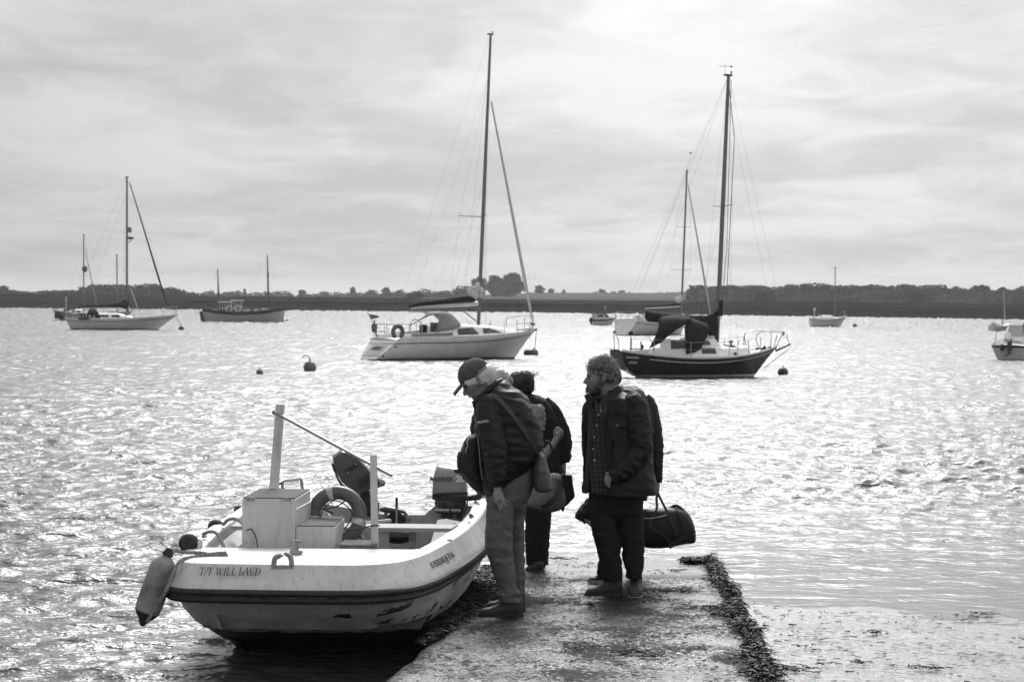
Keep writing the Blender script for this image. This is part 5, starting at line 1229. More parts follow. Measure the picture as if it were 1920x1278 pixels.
    def shell(out, Yn, Yf, sc1, name, m, par):
        cx = sum(p[0] for p in out) / len(out); cy = sum(p[1] for p in out) / len(out); rings = []
        for f, sc_ in ((0, .90), (.12, 1.0), (.6, 1.02), (1, sc1)):
            rings.append([ep(cx + (px - cx) * sc_, cy + (py - cy) * sc_, Yn + (Yf - Yn) * f) for px, py in out])
        mb = MB(); mb.loft(rings); return mb.build(name, m, par, angle=40)
    e2 = MB(); e2.tube([ep(672, 915, YF + .1), ep(690, 940, YF + .05), ep(700, 962, YF)], [.07, .06, .05], 10); e2.box(ep(694, 950, YF - .02), (.14, .14, .12), bev=.02); e2.tube([ep(700, 905, YF + .3), ep(716, 905, YF + .75)], [.05, .03], 8)
    e2.hull8([ep(702, 884, YF + .5), ep(716, 905, YF + .5), ep(710, 915, YF + .55), ep(700, 910, YF + .55), ep(702, 884, YF + .55), ep(716, 905, YF + .55), ep(710, 915, YF + .6), ep(700, 910, YF + .6)])
    em2 = e2.build('outboard_motor', M_BLK, root)
    shell(hullpx, YF - .12, YF + .22, .9, 'engine_cowl', M_COWLD, em2)
    cx, cy = 658, 874
    mb = MB(); mb.plate([ep(px, py, YF - .135) for px, py in ((636, 850), (650, 849), (676, 866), (690, 886), (664, 903), (634, 878), (627, 862))], (0, 1, 0), .012); o = mb.build('cowl_plate', M_COWLD, em2, angle=20)
    mb = MB(); mb.plate([ep(px, py, YF - .15) for px, py in ((646, 881), (669, 867), (672, 872), (650, 887))], (0, 1, 0), .01); mb.build('badge', M_BLK, em2)
    mb = MB(); mb.plate([ep(px, py, YF - .15) for px, py in ((668, 906), (692, 889), (694, 905), (676, 918))], (0, 1, 0), .01); mb.build('air_grille', M_BLK, em2)
    for q_ in ((652, 885), (667, 870)):
        mb = MB(); mb.sphere(ep(*q_, YF - .158), .006, 8, 6); mb.build('screw', M_TAPE, em2)
    mb = MB(); mb.tube(catmull([ep(623, 869, YF - .05), ep(631, 890, YF - .05), ep(641, 908, YF - .05), ep(668, 928, YF - .05)], 5), .009, 6); mb.tube([ep(638, 905, YF - .05), ep(641, 913, YF - .05), ep(650, 916, YF - .05)], .008, 6); mb.build('carry_handle', M_BLK, em2)
    # tiller lying along the transom, upright lever
    mb = MB(); mb.tube([ep(712, 955, YF - .1), ep(722, 954, YF - .1), ep(745, 957, YF - .1), ep(761, 959, YF - .1)], [.012, .028, .022, .006], 8); mb.build('tiller', M_COWLD, root)
    mb = MB(); mb.tube([ep(743.5, 982, YF - .35), ep(743.5, 953, YF - .35)], .007, 8); lv = mb.build('control_lever', M_GALV, root)
    mb = MB(); mb.tube([ep(743.5, 953, YF - .35), ep(744, 932, YF - .35)], .010, 8); mb.build('grip', M_BLK, lv)
    for q_ in ((768, 970), (790, 974), (759, 965)):
        mb = MB(); mb.tube([ep(*q_, TY - .045), ep(*q_, TY - .06)], .01, 8); mb.build('bolt', M_GALV, root)
    mb = MB(); mb.tube([ep(744, 1000, TY - .3), ep(744, 1010, TY - .3)], .08, 12); mb.sphere(ep(746, 1004, TY - .35), (.13, .1, .06), 12, 8); mb.build('fuel_tank', M_BLK, root)
    # stern hand rail
    mb = MB(); mb.tube(catmull([ep(515, 915, 16.0), ep(529, 902, 16.0), ep(548, 899, 16.3), ep(562, 897, 16.6), ep(565, 900, 16.6), ep(567, 917, 16.6)], 4), .012, 8); mb.tube([ep(529, 904, 16.0), ep(530, 917, 16.0)], .011, 8); mb.build('hand_rail', M_STEEL, root)
    # ---- bow fairlead, cleat, deck eyes
    mb = MB(); YB = 12.66
    mb.plate([ep(508, 1066, YB), ep(512, 1058, YB), ep(548, 1058, YB), ep(551, 1066, YB)], (0, 1, 0), .03)
    mb.tube(catmull([ep(513, 1060, YB), ep(515, 1048, YB), ep(519, 1043, YB), ep(526, 1041, YB), ep(531, 1042, YB)], 4), [.016] * 13 + [.009, .008, .007, .006], 8)
    mb.tube(catmull([ep(547, 1060, YB), ep(546, 1049, YB), ep(543, 1041, YB), ep(537, 1038, YB), ep(532, 1038, YB)], 4), [.016] * 13 + [.010, .009, .008, .007], 8)
    mb.build('bow_fairlead', M_GALV, root)
    mb = MB(); c = W(*G(555, 1038, .765)); mb.box(c + Vector((0, 0, .012)), (.08, .06, .024), bev=.005); mb.box(c + Vector((.005, 0, .045)), (.022, .022, .06), bev=.004); mb.tube([c + Vector((-.035, 0, .03)), c + Vector((.0, 0, .035))], .008, 6); mb.tube([c + Vector((-.01, 0, .075)), c + Vector((.035, 0, .08))], .010, 6); mb.build('cleat', M_GALV, root)
    for px, py in ((384, 1001), (383, 1005), (843, 1012)):
        g = W(*G(px, py, .775)); mb = MB(); mb.box(g, (.03, .05, .008), bev=.002); mb.build('deck_eye', M_BLK, root)
    # ---- lettering on the bow: Roman capitals drawn stroke by stroke
    GL = {'T': [((.05, 1), (.75, 1), .06), ((.4, 1), (.4, 0), .12), ((.25, 0), (.55, 0), .035), ((.05, 1), (.05, .84), .04), ((.75, 1), (.75, .84), .04)],
          '/': [((0, -.03), (.36, 1.03), .05)], 'I': [((.2, 1), (.2, 0), .12), ((.04, 1), (.36, 1), .035), ((.04, 0), (.36, 0), .035)],
          'W': [((.12, 1), (.38, 0), .12), ((.38, 0), (.6, .95), .05), ((.56, 1), (.82, 0), .12), ((.82, 0), (1.05, 1), .05), ((0, 1), (.28, 1), .035), ((.92, 1), (1.16, 1), .035), ((.48, 1), (.68, 1), .035)],
          'L': [((.2, 1), (.2, 0), .12), ((.04, 1), (.36, 1), .035), ((.04, 0), (.66, 0), .05), ((.66, 0), (.68, .22), .04)],
          'A': [((.06, 0), (.40, 1), .05), ((.40, 1), (.72, 0), .12), ((.18, .36), (.58, .36), .04), ((-.04, 0), (.18, 0), .035), ((.58, 0), (.84, 0), .035)],
          'U': [((.16, 1), (.16, .32), .12), ((.16, .32), (.24, .08), .09), ((.24, .08), (.42, 0), .07), ((.42, 0), (.58, .08), .05), ((.58, .08), (.66, .3), .05), ((.66, .3), (.66, 1), .05), ((.0, 1), (.32, 1), .035), ((.52, 1), (.8, 1), .035)],
          'D': [((.16, 1), (.16, 0), .12), ((.0, 1), (.4, 1), .04), ((.0, 0), (.4, 0), .04), ((.4, 1), (.64, .84), .06), ((.64, .84), (.74, .5), .11), ((.74, .5), (.64, .16), .11), ((.64, .16), (.4, 0), .06)]}
    ADV = {'T': .86, '/': .36, ' ': .34, 'W': 1.22, 'I': .44, 'L': .74, 'A': .84, 'U': .86, 'D': .88}
    # local frame of the band: measured from the picture, laid on the flaring bow face
    yA = 12.675
    def band_pt(px, py):   # intersect the band plane between the top edge and the lip
        z0, z1 = .735, .655; d = ray(px, py)
        y0, y1 = 12.655 - .006, 12.655 - .049          # outer face of the band at those heights
        # plane through (y0,z0),(y1,z1)
        nrm = Vector((0, (z0 - z1), -(y0 - y1))); p0 = Vector((0, y0 - .004, z0))
        t = (p0 - Vector((0, 0, EYE))).dot(nrm) / d.dot(nrm); q = Vector((0, 0, EYE)) + d * t
        return W(q.x, q.y - .003, q.z)
    A0, A1, A2 = band_pt(372, 1077.5), band_pt(488, 1077.5), band_pt(372, 1063.5)
    eu = (A1 - A0); ev = (A2 - A0); total = sum(ADV[c] for c in 'T/T WILL LAUD')
    mb = MB(); x = 0; nrm = eu.cross(ev).normalized()
    if nrm.y > 0: nrm = -nrm
    hh = ev.length; ww = eu.length / total
    def XY(u, v): return A0 + eu * ((x + u + .28 * v) / total) + ev * v
    for ch in 'T/T WILL LAUD':
        for (p, q, w) in GL.get(ch, []):
            p3, q3 = XY(*p), XY(*q); d = (q3 - p3).normalized(); s_ = nrm.cross(d) * (w * ww * .55); e = d * (.01 * ww)
            mb.hull8([p3 - s_ - e, p3 + s_ - e, q3 + s_ + e, q3 - s_ + e] + [v + nrm * .0025 for v in (p3 - s_ - e, p3 + s_ - e, q3 + s_ + e, q3 - s_ + e)])
        x += ADV[ch]
    mb.build('name_lettering', M_NAVY, root, smooth=False, fix=True)
    # capacity notice on the right bow
    def side_pt(y, a):
        pts = inset(-.048 - .004 if a < -.09 else -.02); 
        xs = [(p.y, p.x) for p in pts if p.x > -.75 and p.y > 12.8]; xs.sort()
        return float(np.interp(y, [q[0] for q in xs], [q[1] for q in xs]))
    y0, y1 = 13.22, 13.86
    def sp(y, a):
        t = (a + .006) / (-.10 + .006); off = -.004 - .044 * max(0, min(1, (-.02 - a) / .08))
        pts = inset(off); xs = sorted((p.y, p.x) for p in pts if p.x > -.8 and p.y > 12.75)
        return W(float(np.interp(y, [q[0] for q in xs], [q[1] for q in xs])) + .006, y, .755 + a)
    cu = bpy.data.curves.new('capacity_lettering', 'FONT'); cu.body = '8 PERSONS @ 75 KG'; cu.size = 1; cu.extrude = 0; cu.offset = .004; cu.space_character = 1.12
    to = bpy.data.objects.new('capacity_lettering', cu); C.objects.link(to); dg = bpy.context.evaluated_depsgraph_get(); me = bpy.data.meshes.new_from_object(to.evaluated_get(dg)); C.objects.unlink(to); bpy.data.objects.remove(to)
    xs = [v.co.x for v in me.vertices]; ys = [v.co.y for v in me.vertices]; xa, xb, ya, yb = min(xs), max(xs), min(ys), max(ys)
    for v in me.vertices:
        u = (v.co.x - xa) / (xb - xa); w = (v.co.y - ya) / (yb - ya); v.co = sp(y0 + (y1 - y0) * u, -.100 + .052 * w)
    me.materials.clear(); me.materials.append(M_COWLD); to = bpy.data.objects.new('capacity_lettering', me); C.objects.link(to); to.parent = root
    md = to.modifiers.new('thick', 'SOLIDIFY'); md.thickness = .002; md.offset = 0
    return root, W
ferry, FW = dory()
# ---------------------------------------------------------------- lifebuoy leaning in the boat
def lifebuoy():
    c = P(631, 968, 14.15); t = thing('lifebuoy', 'big dark ring lifebuoy with pale bands, leaning in the ferry boat', 'lifebuoy', tuple(c))
    t.rotation_euler = (R(-14), R(6), R(-8))
    Rr = .158; r = .046; N = 48
    P_ = [Vector((Rr * math.cos(a), 0, Rr * 1.02 * math.sin(a))) for a in np.linspace(0, 2 * math.pi, N + 1)[:-1]]
    mb = MB(); mb.tube(P_, r, 14, closed=True); mb.build('ring', M_LIFEB, t)
    for a0 in (1.98, -.10, -1.3, 3.4):
        pts = [Vector((Rr * math.cos(a), 0, Rr * 1.02 * math.sin(a))) for a in np.linspace(a0 - .12, a0 + .12, 7)]
        mb = MB(); mb.tube(pts, r + .0025, 14, caps=False); mb.build('reflective_band', M_TAPE, t)
    mb = MB(); g = []
    for i in range(60):
        a = 2 * math.pi * i / 60; k = abs(math.sin(2 * (a - .3))); rr = Rr - r * 1.06 - .012 * k if i % 2 else Rr - r * 1.05 - .012 * k
        g.append(Vector((rr * math.cos(a), -.012, rr * math.sin(a))))
    mb.tube(g, .0045, 6, closed=True); mb.build('grab_line', M_ROPED, t)
lifebuoy()
# ---------------------------------------------------------------- fenders
def fender(label, top, bot, Y, r, cone=True, m=None):
    a, b = P(*top, Y), P(*bot, Y)
    t = thing('fender', label, 'fender', tuple(a)); d = b - a; L = d.length; mb = MB(); n = 14; pts, rs = [], []
    prof = ((0, .25), (.03, .42), (.09, .8), (.16, .97), (.25, 1), (.7, 1), (.80, .95)) if cone else ((0, .3), (.1, .8), (.25, 1), (.75, 1), (.9, .8), (1, .3))
    for f, k in prof: pts.append(d * f); rs.append(r * k)
    mb.tube(pts, rs, 18); mb.build('body', m or M_FENDER, t)
    if cone:
        mb = MB(); mb.tube([d * .795, d * .84, d * .92, d * 1.0], [r * .955, r * .82, r * .42, r * .16], 18); mb.build('end_cap', M_RUB, t)
        mb = MB(); mb.tube([d * .0, d * -.05, d * -.10], [r * .45, r * .35, r * .2], 12); mb.build('end_cap', M_RUB, t)
    else:
        mb = MB(); mb.tube([d * -.02, d * .02], r * .4, 10); mb.tube([d * .98, d * 1.02], r * .4, 10); mb.build('eye', M_RUB, t)
    return t
fender('long pale scuffed fender hanging off the bow corner of the ferry boat', (314, 1040), (266, 1172), 12.75, .080)
def wheel_fender(label, px, py, Y, r):
    c = P(px, py, Y); t = thing('wheel_fender', label, 'fender', tuple(c), R(12), 'round black fenders along the far side of the ferry boat')
    mb = MB(); mb.tube([Vector((0, -.05, 0)), Vector((0, -.035, 0)), Vector((0, .035, 0)), Vector((0, .05, 0))], [r * .8, r, r, r * .8], 24); mb.build('tyre', M_RUB, t)
    mb = MB(); mb.box((.055, 0, -.01), (.06, .09, .08), bev=.01); mb.build('bracket', M_PLYB, t)
wheel_fender('round black fender on the far side of the ferry boat, closest to the bow', 354, 1018, 13.4, .062)
wheel_fender('round black fender half hidden by the ropes, middle of the row', 405, 988, 14.8, .055)
wheel_fender('small round black fender beside the step box, last of the row', 450, 957, 16.2, .045)
# ---------------------------------------------------------------- ropes
def rope(label, pts, r, m=None, twist=True):
    pts = catmull([P(*p) for p in pts], 8); t0 = pts[0].copy(); o = bpy.data.objects.new('rope', None); C.objects.remove if 0 else None
    mb = MB()
    if twist:
        for ph in (0, 2.094, 4.189):
            hp = []; acc = 0
            for i, p in enumerate(pts):
                if i: acc += (pts[i] - pts[i - 1]).length
                tg = (pts[min(i + 1, len(pts) - 1)] - pts[max(i - 1, 0)]).normalized(); a = tg.cross(Vector((0, .3, 1))).normalized(); b = tg.cross(a); an = ph + acc / r * .8
                hp.append(p - t0 + (a * math.cos(an) + b * math.sin(an)) * r * .5)
            mb.tube(hp, r * .62, 6)
    else: mb.tube([p - t0 for p in pts], r, 8)
    bpy.data.objects.remove(o)
    o = mb.build('rope', m or M_ROPE); o.location = t0
    return tag(o, label, 'rope', None)
rope('thick pale rope across the left bow corner to the long fender', [(427, 1041, 12.95), (400, 1040, 12.95), (375, 1036, 12.95), (345, 1035, 12.9), (328, 1032, 12.85), (318, 1042, 12.75)], .011)
rope('rope running from the bow corner down the long fender', [(424, 1036, 13.0), (398, 1038, 12.95), (365, 1043, 12.9), (340, 1050, 12.75), (327, 1070, 12.66), (312, 1105, 12.60), (300, 1125, 12.6), (276, 1165, 12.62)], .011)
rope('rope looped over the left gunwale at the middle eye', [(380, 1001, 13.9), (395, 996, 13.85), (407, 1000, 13.8), (415, 1013, 13.7), (421, 1028, 13.6)], .011)
rope('rope draped from the far gunwale down beside the step box', [(418, 983, 14.6), (428, 974, 14.5), (440, 972, 14.4), (452, 978, 14.2), (459, 992, 14.0), (464, 1012, 13.8), (468, 1028, 13.6)], .012)
rope('thin dark line hanging on the step box front', [(462, 994, 13.6), (472, 992, 13.58), (480, 1008, 13.58), (483, 1028, 13.55)], .004, M_ROPED, False)
rope('dark cord from the step to the near post', [(648, 993, 14.0), (670, 991, 13.7), (700, 985, 13.56), (712, 985, 13.55)], .005, M_ROPED, False)
rope('dark line sagging across the inside of the lifebuoy', [(588, 948, 14.05), (604, 953, 14.0), (628, 950, 14.0), (645, 940, 14.0), (660, 930, 14.02)], .005, M_ROPED, False)
rope('thin pale line hanging down over the lifebuoy', [(672, 935, 13.98), (677, 955, 13.98), (684, 985, 13.98), (690, 1015, 13.95)], .004, None, False)
rope('pale knotted rope ends lying on the thwart by the right gunwale', [(842, 991, 14.9), (852, 984, 14.9), (862, 988, 14.9), (870, 978, 15.1), (876, 984, 15.0), (884, 972, 15.3), (882, 965, 15.3), (888, 972, 15.4)], .013)
rope('rope tail coiled on the thwart', [(845, 992, 14.8), (860, 994, 14.8), (872, 987, 14.9), (880, 980, 15.0)], .010)

# ---------------------------------------------------------------- loose gear lying in the ferry boat
def gear():
    rs = random.Random(9)
    rope('coil of dark rope on the floor of the ferry boat behind the lower step', [(655, 1010, 14.3), (668, 1004, 14.4), (680, 1009, 14.4), (672, 1016, 14.3), (658, 1014, 14.2), (662, 1006, 14.3), (676, 1006, 14.4), (684, 1014, 14.3)], .012, M_ROPED)
    c = P(690, 1006, 14.9); t = thing('oar', 'pale wooden oar blade poking out past the lifebuoy', 'oar', tuple(c)); mb = MB(); mb.tube([(-.45, -.2, .06), (.10, .9, .02)], .018, 8); mb.build('shaft', M_OAK, t)
    mb = MB(); mb.plate([(-.45, -.2, .03), (-.40, -.22, .09), (-.58, -.50, .10), (-.64, -.47, .04)], (0, .2, 1), .012); mb.build('blade', M_OAK, t)
    c = P(604, 960, 14.35); t = thing('life_jacket', 'pale folded life jacket heaped behind the lower step, seen through the lifebuoy', 'life jacket', tuple(c)); mb = MB()
    for k in range(5): mb.sphere((rs.uniform(-.05, .05), rs.uniform(-.03, .03), rs.uniform(-.02, .02) - .01 * k), (.055, .05, .035), 12, 8, Euler((rs.uniform(-.5, .5), rs.uniform(-.5, .5), 0)).to_matrix())
    o = mb.build('padding', M_SAIL, t)
    mb = MB(); mb.tube([(-.08, -.05, .03), (0, -.07, .035), (.08, -.05, .0)], .008, 6); mb.build('webbing', M_RUB, t)
    c = P(664, 1000, 15.5)
gear()
# ================================================================ PEOPLE
def cloth(name, v, var=.25, rough=.85, bs=60, weave=.35, spec=.25, sheen=0.0):
    m = mat(name, v, rough, var=var, vscale=9, bump=weave, bscale=bs, bdist=.003, spec=spec); return m
M_SKIN = mat('skin', .19, .5, var=.22, vscale=22, bump=.35, bscale=120, bdist=.0012, spec=.4)
M_SKINP = mat('pale_skin', .28, .5, var=.15, vscale=22, bump=.3, bscale=120, bdist=.001, spec=.4)
M_JACK = cloth('navy_padded_jacket', .008, spec=.35, rough=.55, bs=25)
M_JACK2 = cloth('waxed_jacket', .007, spec=.3, rough=.55, bs=40)
M_SWEAT = cloth('dark_sweater', .010, bs=150)
M_TROU = cloth('faded_chinos', .105, var=.3, bs=110)
M_JEAN = cloth('dark_jeans', .013, bs=120)
M_BOOT = mat('leather_boot', .03, .6, var=.4, vscale=18, bump=.3, bscale=50, bdist=.002)
M_SOLE = mat('shoe_sole', .03, .8)
M_SOLEW = mat('pale_shoe_sole', .3, .7, var=.2, vscale=20)
M_HAIRW = mat('white_hair', .80, .55, var=.3, vscale=60)
M_HAIRG = mat('grey_hair', .27, .45, var=.9, vscale=45)
M_HAIRD = mat('dark_hair', .012, .45, var=.5, vscale=60)
M_BEARD_HAIRSHADE = mat('grizzled_beard_and_hair_shade', .05, .6, var=.8, vscale=80)
M_CAP = cloth('faded_cap', .085, var=.3, bs=90)
M_BAGD = cloth('black_bag_fabric', .012, rough=.6, bs=80, spec=.35)
M_LEATH = mat('brown_leather', .05, .5, var=.3, vscale=10, bump=.3, bscale=30, bdist=.003)
M_PAPER = mat('paper', .20, .8, var=.15, vscale=20, bump=.6, bscale=25, bdist=.006)
M_STRAP = mat('bag_strap', .02, .6)
M_EYE = mat('eye', .03, .1)
def plaid():
    m = cloth('plaid_shirt', .022); nt = m.node_tree; b = nt.nodes['Principled BSDF']; L = nt.links
    tcn = nt.nodes.new('ShaderNodeTexCoord'); mp = nt.nodes.new('ShaderNodeMapping'); mp.inputs['Rotation'].default_value = (0, R(4), 0); L.new(tcn.outputs['Object'], mp.inputs[0])
    sp = nt.nodes.new('ShaderNodeSeparateXYZ'); L.new(mp.outputs[0], sp.inputs[0])
    def MA(op, a, b_):
        n = nt.nodes.new('ShaderNodeMath'); n.operation = op
        for i, x in enumerate((a, b_)):
            if isinstance(x, (int, float)): n.inputs[i].default_value = x
            else: L.new(x, n.inputs[i])
        return n.outputs[0]
    def lines(src, per, w, off=0): return MA('LESS_THAN', MA('MODULO', MA('ADD', MA('ADD', src, 10.0), off), per), w)
    l = MA('MAXIMUM', MA('MAXIMUM', lines(sp.outputs[0], .032, .0028), lines(sp.outputs[2], .036, .003)), MA('MULTIPLY', MA('MAXIMUM', lines(sp.outputs[2], .036, .003, .009), lines(sp.outputs[0], .032, .003, .008)), .5))
    mx = nt.nodes.new('ShaderNodeMix'); mx.data_type = 'FLOAT'; L.new(l, mx.inputs[0]); mx.inputs[2].default_value = .018; mx.inputs[3].default_value = .08
    L.new(mx.outputs[0], b.inputs['Base Color']); return m
M_PLAID = plaid()
def weave():
    m = mat('woven_straw', .2, .7); nt = m.node_tree; b = nt.nodes['Principled BSDF']; L = nt.links
    tcn = nt.nodes.new('ShaderNodeTexCoord'); mp = nt.nodes.new('ShaderNodeMapping'); mp.inputs['Rotation'].default_value = (0, R(28), 0); L.new(tcn.outputs['Object'], mp.inputs[0])
    w = nt.nodes.new('ShaderNodeTexWave'); w.inputs['Scale'].default_value = 23; w.inputs['Distortion'].default_value = 3; w.inputs['Detail'].default_value = 2; L.new(mp.outputs[0], w.inputs['Vector'])
    r = nt.nodes.new('ShaderNodeMapRange'); r.inputs[3].default_value = .04; r.inputs[4].default_value = .21; L.new(w.outputs['Fac'], r.inputs[0]); L.new(r.outputs[0], b.inputs['Base Color'])
    bp = nt.nodes.new('ShaderNodeBump'); bp.inputs['Strength'].default_value = .8; bp.inputs['Distance'].default_value = .006; L.new(w.outputs['Fac'], bp.inputs['Height']); L.new(bp.outputs[0], b.inputs['Normal'])
    return m
M_WEAVE = weave()
def folds(me, amp, sc_=(9, 9, 14), seed=0.0, tilt=0.0):
    me.update(); n = [v.normal.copy() for v in me.vertices]
    for v, nn in zip(me.vertices, n):
        p = Vector((v.co.x * sc_[0] + v.co.z * tilt * sc_[0] + seed, v.co.y * sc_[1] + seed, v.co.z * sc_[2]))
        a = mnoise.noise(p); b = mnoise.noise(p * 2.1 + Vector((5, 1, 3)))
        c = mnoise.noise(Vector((p.x * 1.3, p.y * 1.3, p.z * 4.2)))
        v.co += nn * amp * ((1 - abs(a) * 2.2) * .8 + b * .75 + (1 - abs(c) * 3) * .10)
class Fig:
    def __init__(s, label, px, py, group=None, Y=None):
        f = slip_hit(px, py); s.Y = Y or f.y; s.o = Vector((f.x, f.y, f.z))
        s.root = thing('person', label, 'person', tuple(f), 0, group)
    def p(s, px, py, dY=0.0): return P(px, py, s.Y + dY) - s.o
    def silo(s, name, rows, m, n=44, amp=.006, e=2.4, sub=9, cap=True, sc_=(9, 9, 14), seed=0.0, tilt=0.0, parent=None, solid=0, arc=None, off=0.0):
        """horizontal slices: (py, px left, px right, half depth, dY)"""
        K = len(rows); R_ = []
        for i in range(K - 1):
            r0, r1, r2, r3 = rows[max(i - 1, 0)], rows[i], rows[i + 1], rows[min(i + 2, K - 1)]
            for k in range(sub):
                t = k / sub; R_.append(tuple(.5 * (2 * b + (-a + c) * t + (2 * a - 5 * b + 4 * c - d) * t * t + (-a + 3 * b - 3 * c + d) * t ** 3) for a, b, c, d in zip(r0, r1, r2, r3)))
        R_.append(rows[-1]); rings = []
        for py, l, r, dh, dy in R_:
            a, b = s.p(l, py, dy), s.p(r, py, dy); c = (a + b) / 2; hw = (b - a).length / 2 + off; dh += off
            out = []
            A = [2 * math.pi * k / n for k in range(n)] if arc is None else [arc[0] + (arc[1] - arc[0]) * k / (n - 1) for k in range(n)]
            for an in A:
                ca, sa = math.cos(an), math.sin(an)
                out.append(Vector((c.x + hw * math.copysign(abs(ca) ** (2 / e), ca), c.y + dh * math.copysign(abs(sa) ** (2 / e), sa), c.z)))
            rings.append(out)
        mb = MB(); mb.loft(rings, closed=arc is None, cap0=cap and arc is None, cap1=cap and arc is None)
        o = mb.build(name, m, parent or s.root, angle=80)
        if amp: folds(o.data, amp, sc_, seed, tilt)
        if solid: md = o.modifiers.new('thick', 'SOLIDIFY'); md.thickness = solid; md.offset = 0
        return o
    def limb(s, name, pts, m, n=30, amp=.005, sub=9, flat=1.0, parent=None, seed=0.0, sc_=(14, 14, 20)):
        """pts: (px, py, dY, radius)"""
        q = catmull([s.p(a, b, c) for a, b, c, _ in pts], sub); K = len(pts); rr = []
        for i in range(K - 1):
            for k in range(sub): t = k / sub; t = t * t * (3 - 2 * t); rr.append(pts[i][3] * (1 - t) + pts[i + 1][3] * t)
        rr.append(pts[-1][3]); mb = MB(); mb.tube(q, rr, n); o = mb.build(name, m, parent or s.root, angle=80)
        if amp: folds(o.data, amp, sc_, seed)
        return o
    def caps(s, mb, chain, seg=10):
        q = [s.p(a, b, c) for a, b, c, _ in chain]
        for i in range(len(q) - 1): mb.tube([q[i], q[i + 1]], [chain[i][3], chain[i + 1][3]], seg)
        for v, c in zip(q, chain): mb.sphere(v, c[3], seg, 6)
    def head(s, mb, px, py, dY, pitch=0.0, yaw=0.0, k=1.0, ears=True, nose=1.0):
        M = Matrix.Translation(s.p(px, py, dY)) @ Matrix.Rotation(R(yaw), 4, 'Z') @ Matrix.Rotation(R(-pitch), 4, 'Y') @ Matrix.Scale(k, 4); s.HM = M; h = MB()
        h.sphere((.012, 0, .035), (.098, .076, .086), 24, 16); h.sphere((-.04, 0, -.012), (.056, .060, .082), 20, 14); h.sphere((-.034, 0, -.072), (.055, .050, .038), 18, 12)
        h.sphere((-.078, 0, -.096), (.020, .024, .020), 12, 8); h.tube([(-.084, -.034, .020), (-.091, 0, .018), (-.084, .034, .020)], .011, 8)
        h.tube([(-.088, 0, .012), (-.104, 0, -.012), (-.116 * nose, 0, -.030)], [.008, .010, .013], 10); h.sphere((-.117 * nose, 0, -.032), .013, 10, 8)
        for sd in (-1, 1):
            h.sphere((-.106, sd * .012, -.036), (.010, .008, .007), 8, 6); h.sphere((-.062, sd * .036, -.024), (.026, .022, .026), 12, 8)
            if ears: h.sphere((.008, sd * .077, -.002), (.020, .008, .031), 12, 10, Euler((0, .25, sd * .35)).to_matrix()); h.sphere((.002, sd * .077, -.026), (.010, .007, .011), 8, 6)
        h.tube([(-.090, -.022, -.056), (-.101, 0, -.054), (-.090, .022, -.056)], .0068, 8); h.tube([(-.089, -.019, -.066), (-.099, 0, -.067), (-.089, .019, -.066)], .0075, 8)
        h.tf(M); mb.add(h.v, h.f)
    def h(s, x, y, z): return s.HM @ Vector((x, y, z))
    def fuse(s, mb, name, m, voxel=.0065, smooth=3, parent=None):
        me = bpy.data.meshes.new(name); me.from_pydata(mb.v, [], mb.f); o = bpy.data.objects.new(name, me); C.objects.link(o)
        r = o.modifiers.new('r', 'REMESH'); r.mode = 'VOXEL'; r.voxel_size = voxel
        q = o.modifiers.new('s', 'SMOOTH'); q.factor = .5; q.iterations = smooth
        bpy.context.view_layer.update(); dg = bpy.context.evaluated_depsgraph_get(); m2 = bpy.data.meshes.new_from_object(o.evaluated_get(dg))
        o.modifiers.clear(); o.data = m2; bpy.data.meshes.remove(me); m2.materials.clear(); m2.materials.append(m); m2.shade_smooth(); o.parent = parent or s.root; return o
    def eyes(s):
        for sd in (-1, 1):
            mb = MB(); mb.sphere(s.h(-.0835, sd * .031, .003), .0095, 10, 8); mb.build('eye', M_EYE, s.root)
    def shoe(s, toe, heel, top, dY, w, m, sole=None, lace=True, seed=0, name='boot'):
        """toe/heel pixel at the sole, top: (px, py) ankle opening centre"""
        a, b, t = s.p(*toe, dY), s.p(*heel, dY), s.p(*top, dY); L = (b - a); H = t.z - (a.z + b.z) / 2; rings = []
        ax = L.normalized(); side = ax.cross(Vector((0, 0, 1))).normalized()
        for f, wf, hf in ((.0, .45, .16), (.03, .72, .28), (.10, .95, .40), (.25, 1.05, .46), (.42, .95, .60), (.58, .86, .92), (.70, .80, 1.0), (.85, .80, 1.02), (.96, .70, 1.0), (1.0, .5, .9)):
            c = a + L * f; hw = w * wf; hh = H * hf; r = []
            for k in range(14):
                an = 2 * math.pi * k / 14; ca, sa = math.cos(an), math.sin(an)
                r.append(c + side * hw * math.copysign(abs(ca) ** .75, ca) + Vector((0, 0, max(0.008, hh * (.5 + .5 * math.copysign(abs(sa) ** .8, sa))))))
            rings.append(r)
        mb = MB(); mb.loft(rings); o = mb.build(name, m, s.root, angle=70); folds(o.data, .0025, (25, 25, 25), seed)
        mb = MB(); out = []
        for f, wf in ((-.02, .4), (.02, .78), (.1, 1.0), (.25, 1.08), (.45, .92), (.7, .86), (.9, .84), (1.0, .72), (1.03, .4)): out.append((f, wf))
        ring = [a + L * f + side * w * wf for f, wf in out] + [a + L * f - side * w * wf for f, wf in out[::-1]]
        n = len(ring); vs = [p + Vector((0, 0, -.004)) for p in ring] + [p + Vector((0, 0, .022)) for p in ring]
        mb.add(vs, [tuple(range(n))[::-1], tuple(range(n, 2 * n))] + [(k, (k + 1) % n, n + (k + 1) % n, n + k) for k in range(n)]); mb.build('sole', sole or M_SOLE, o, angle=40)
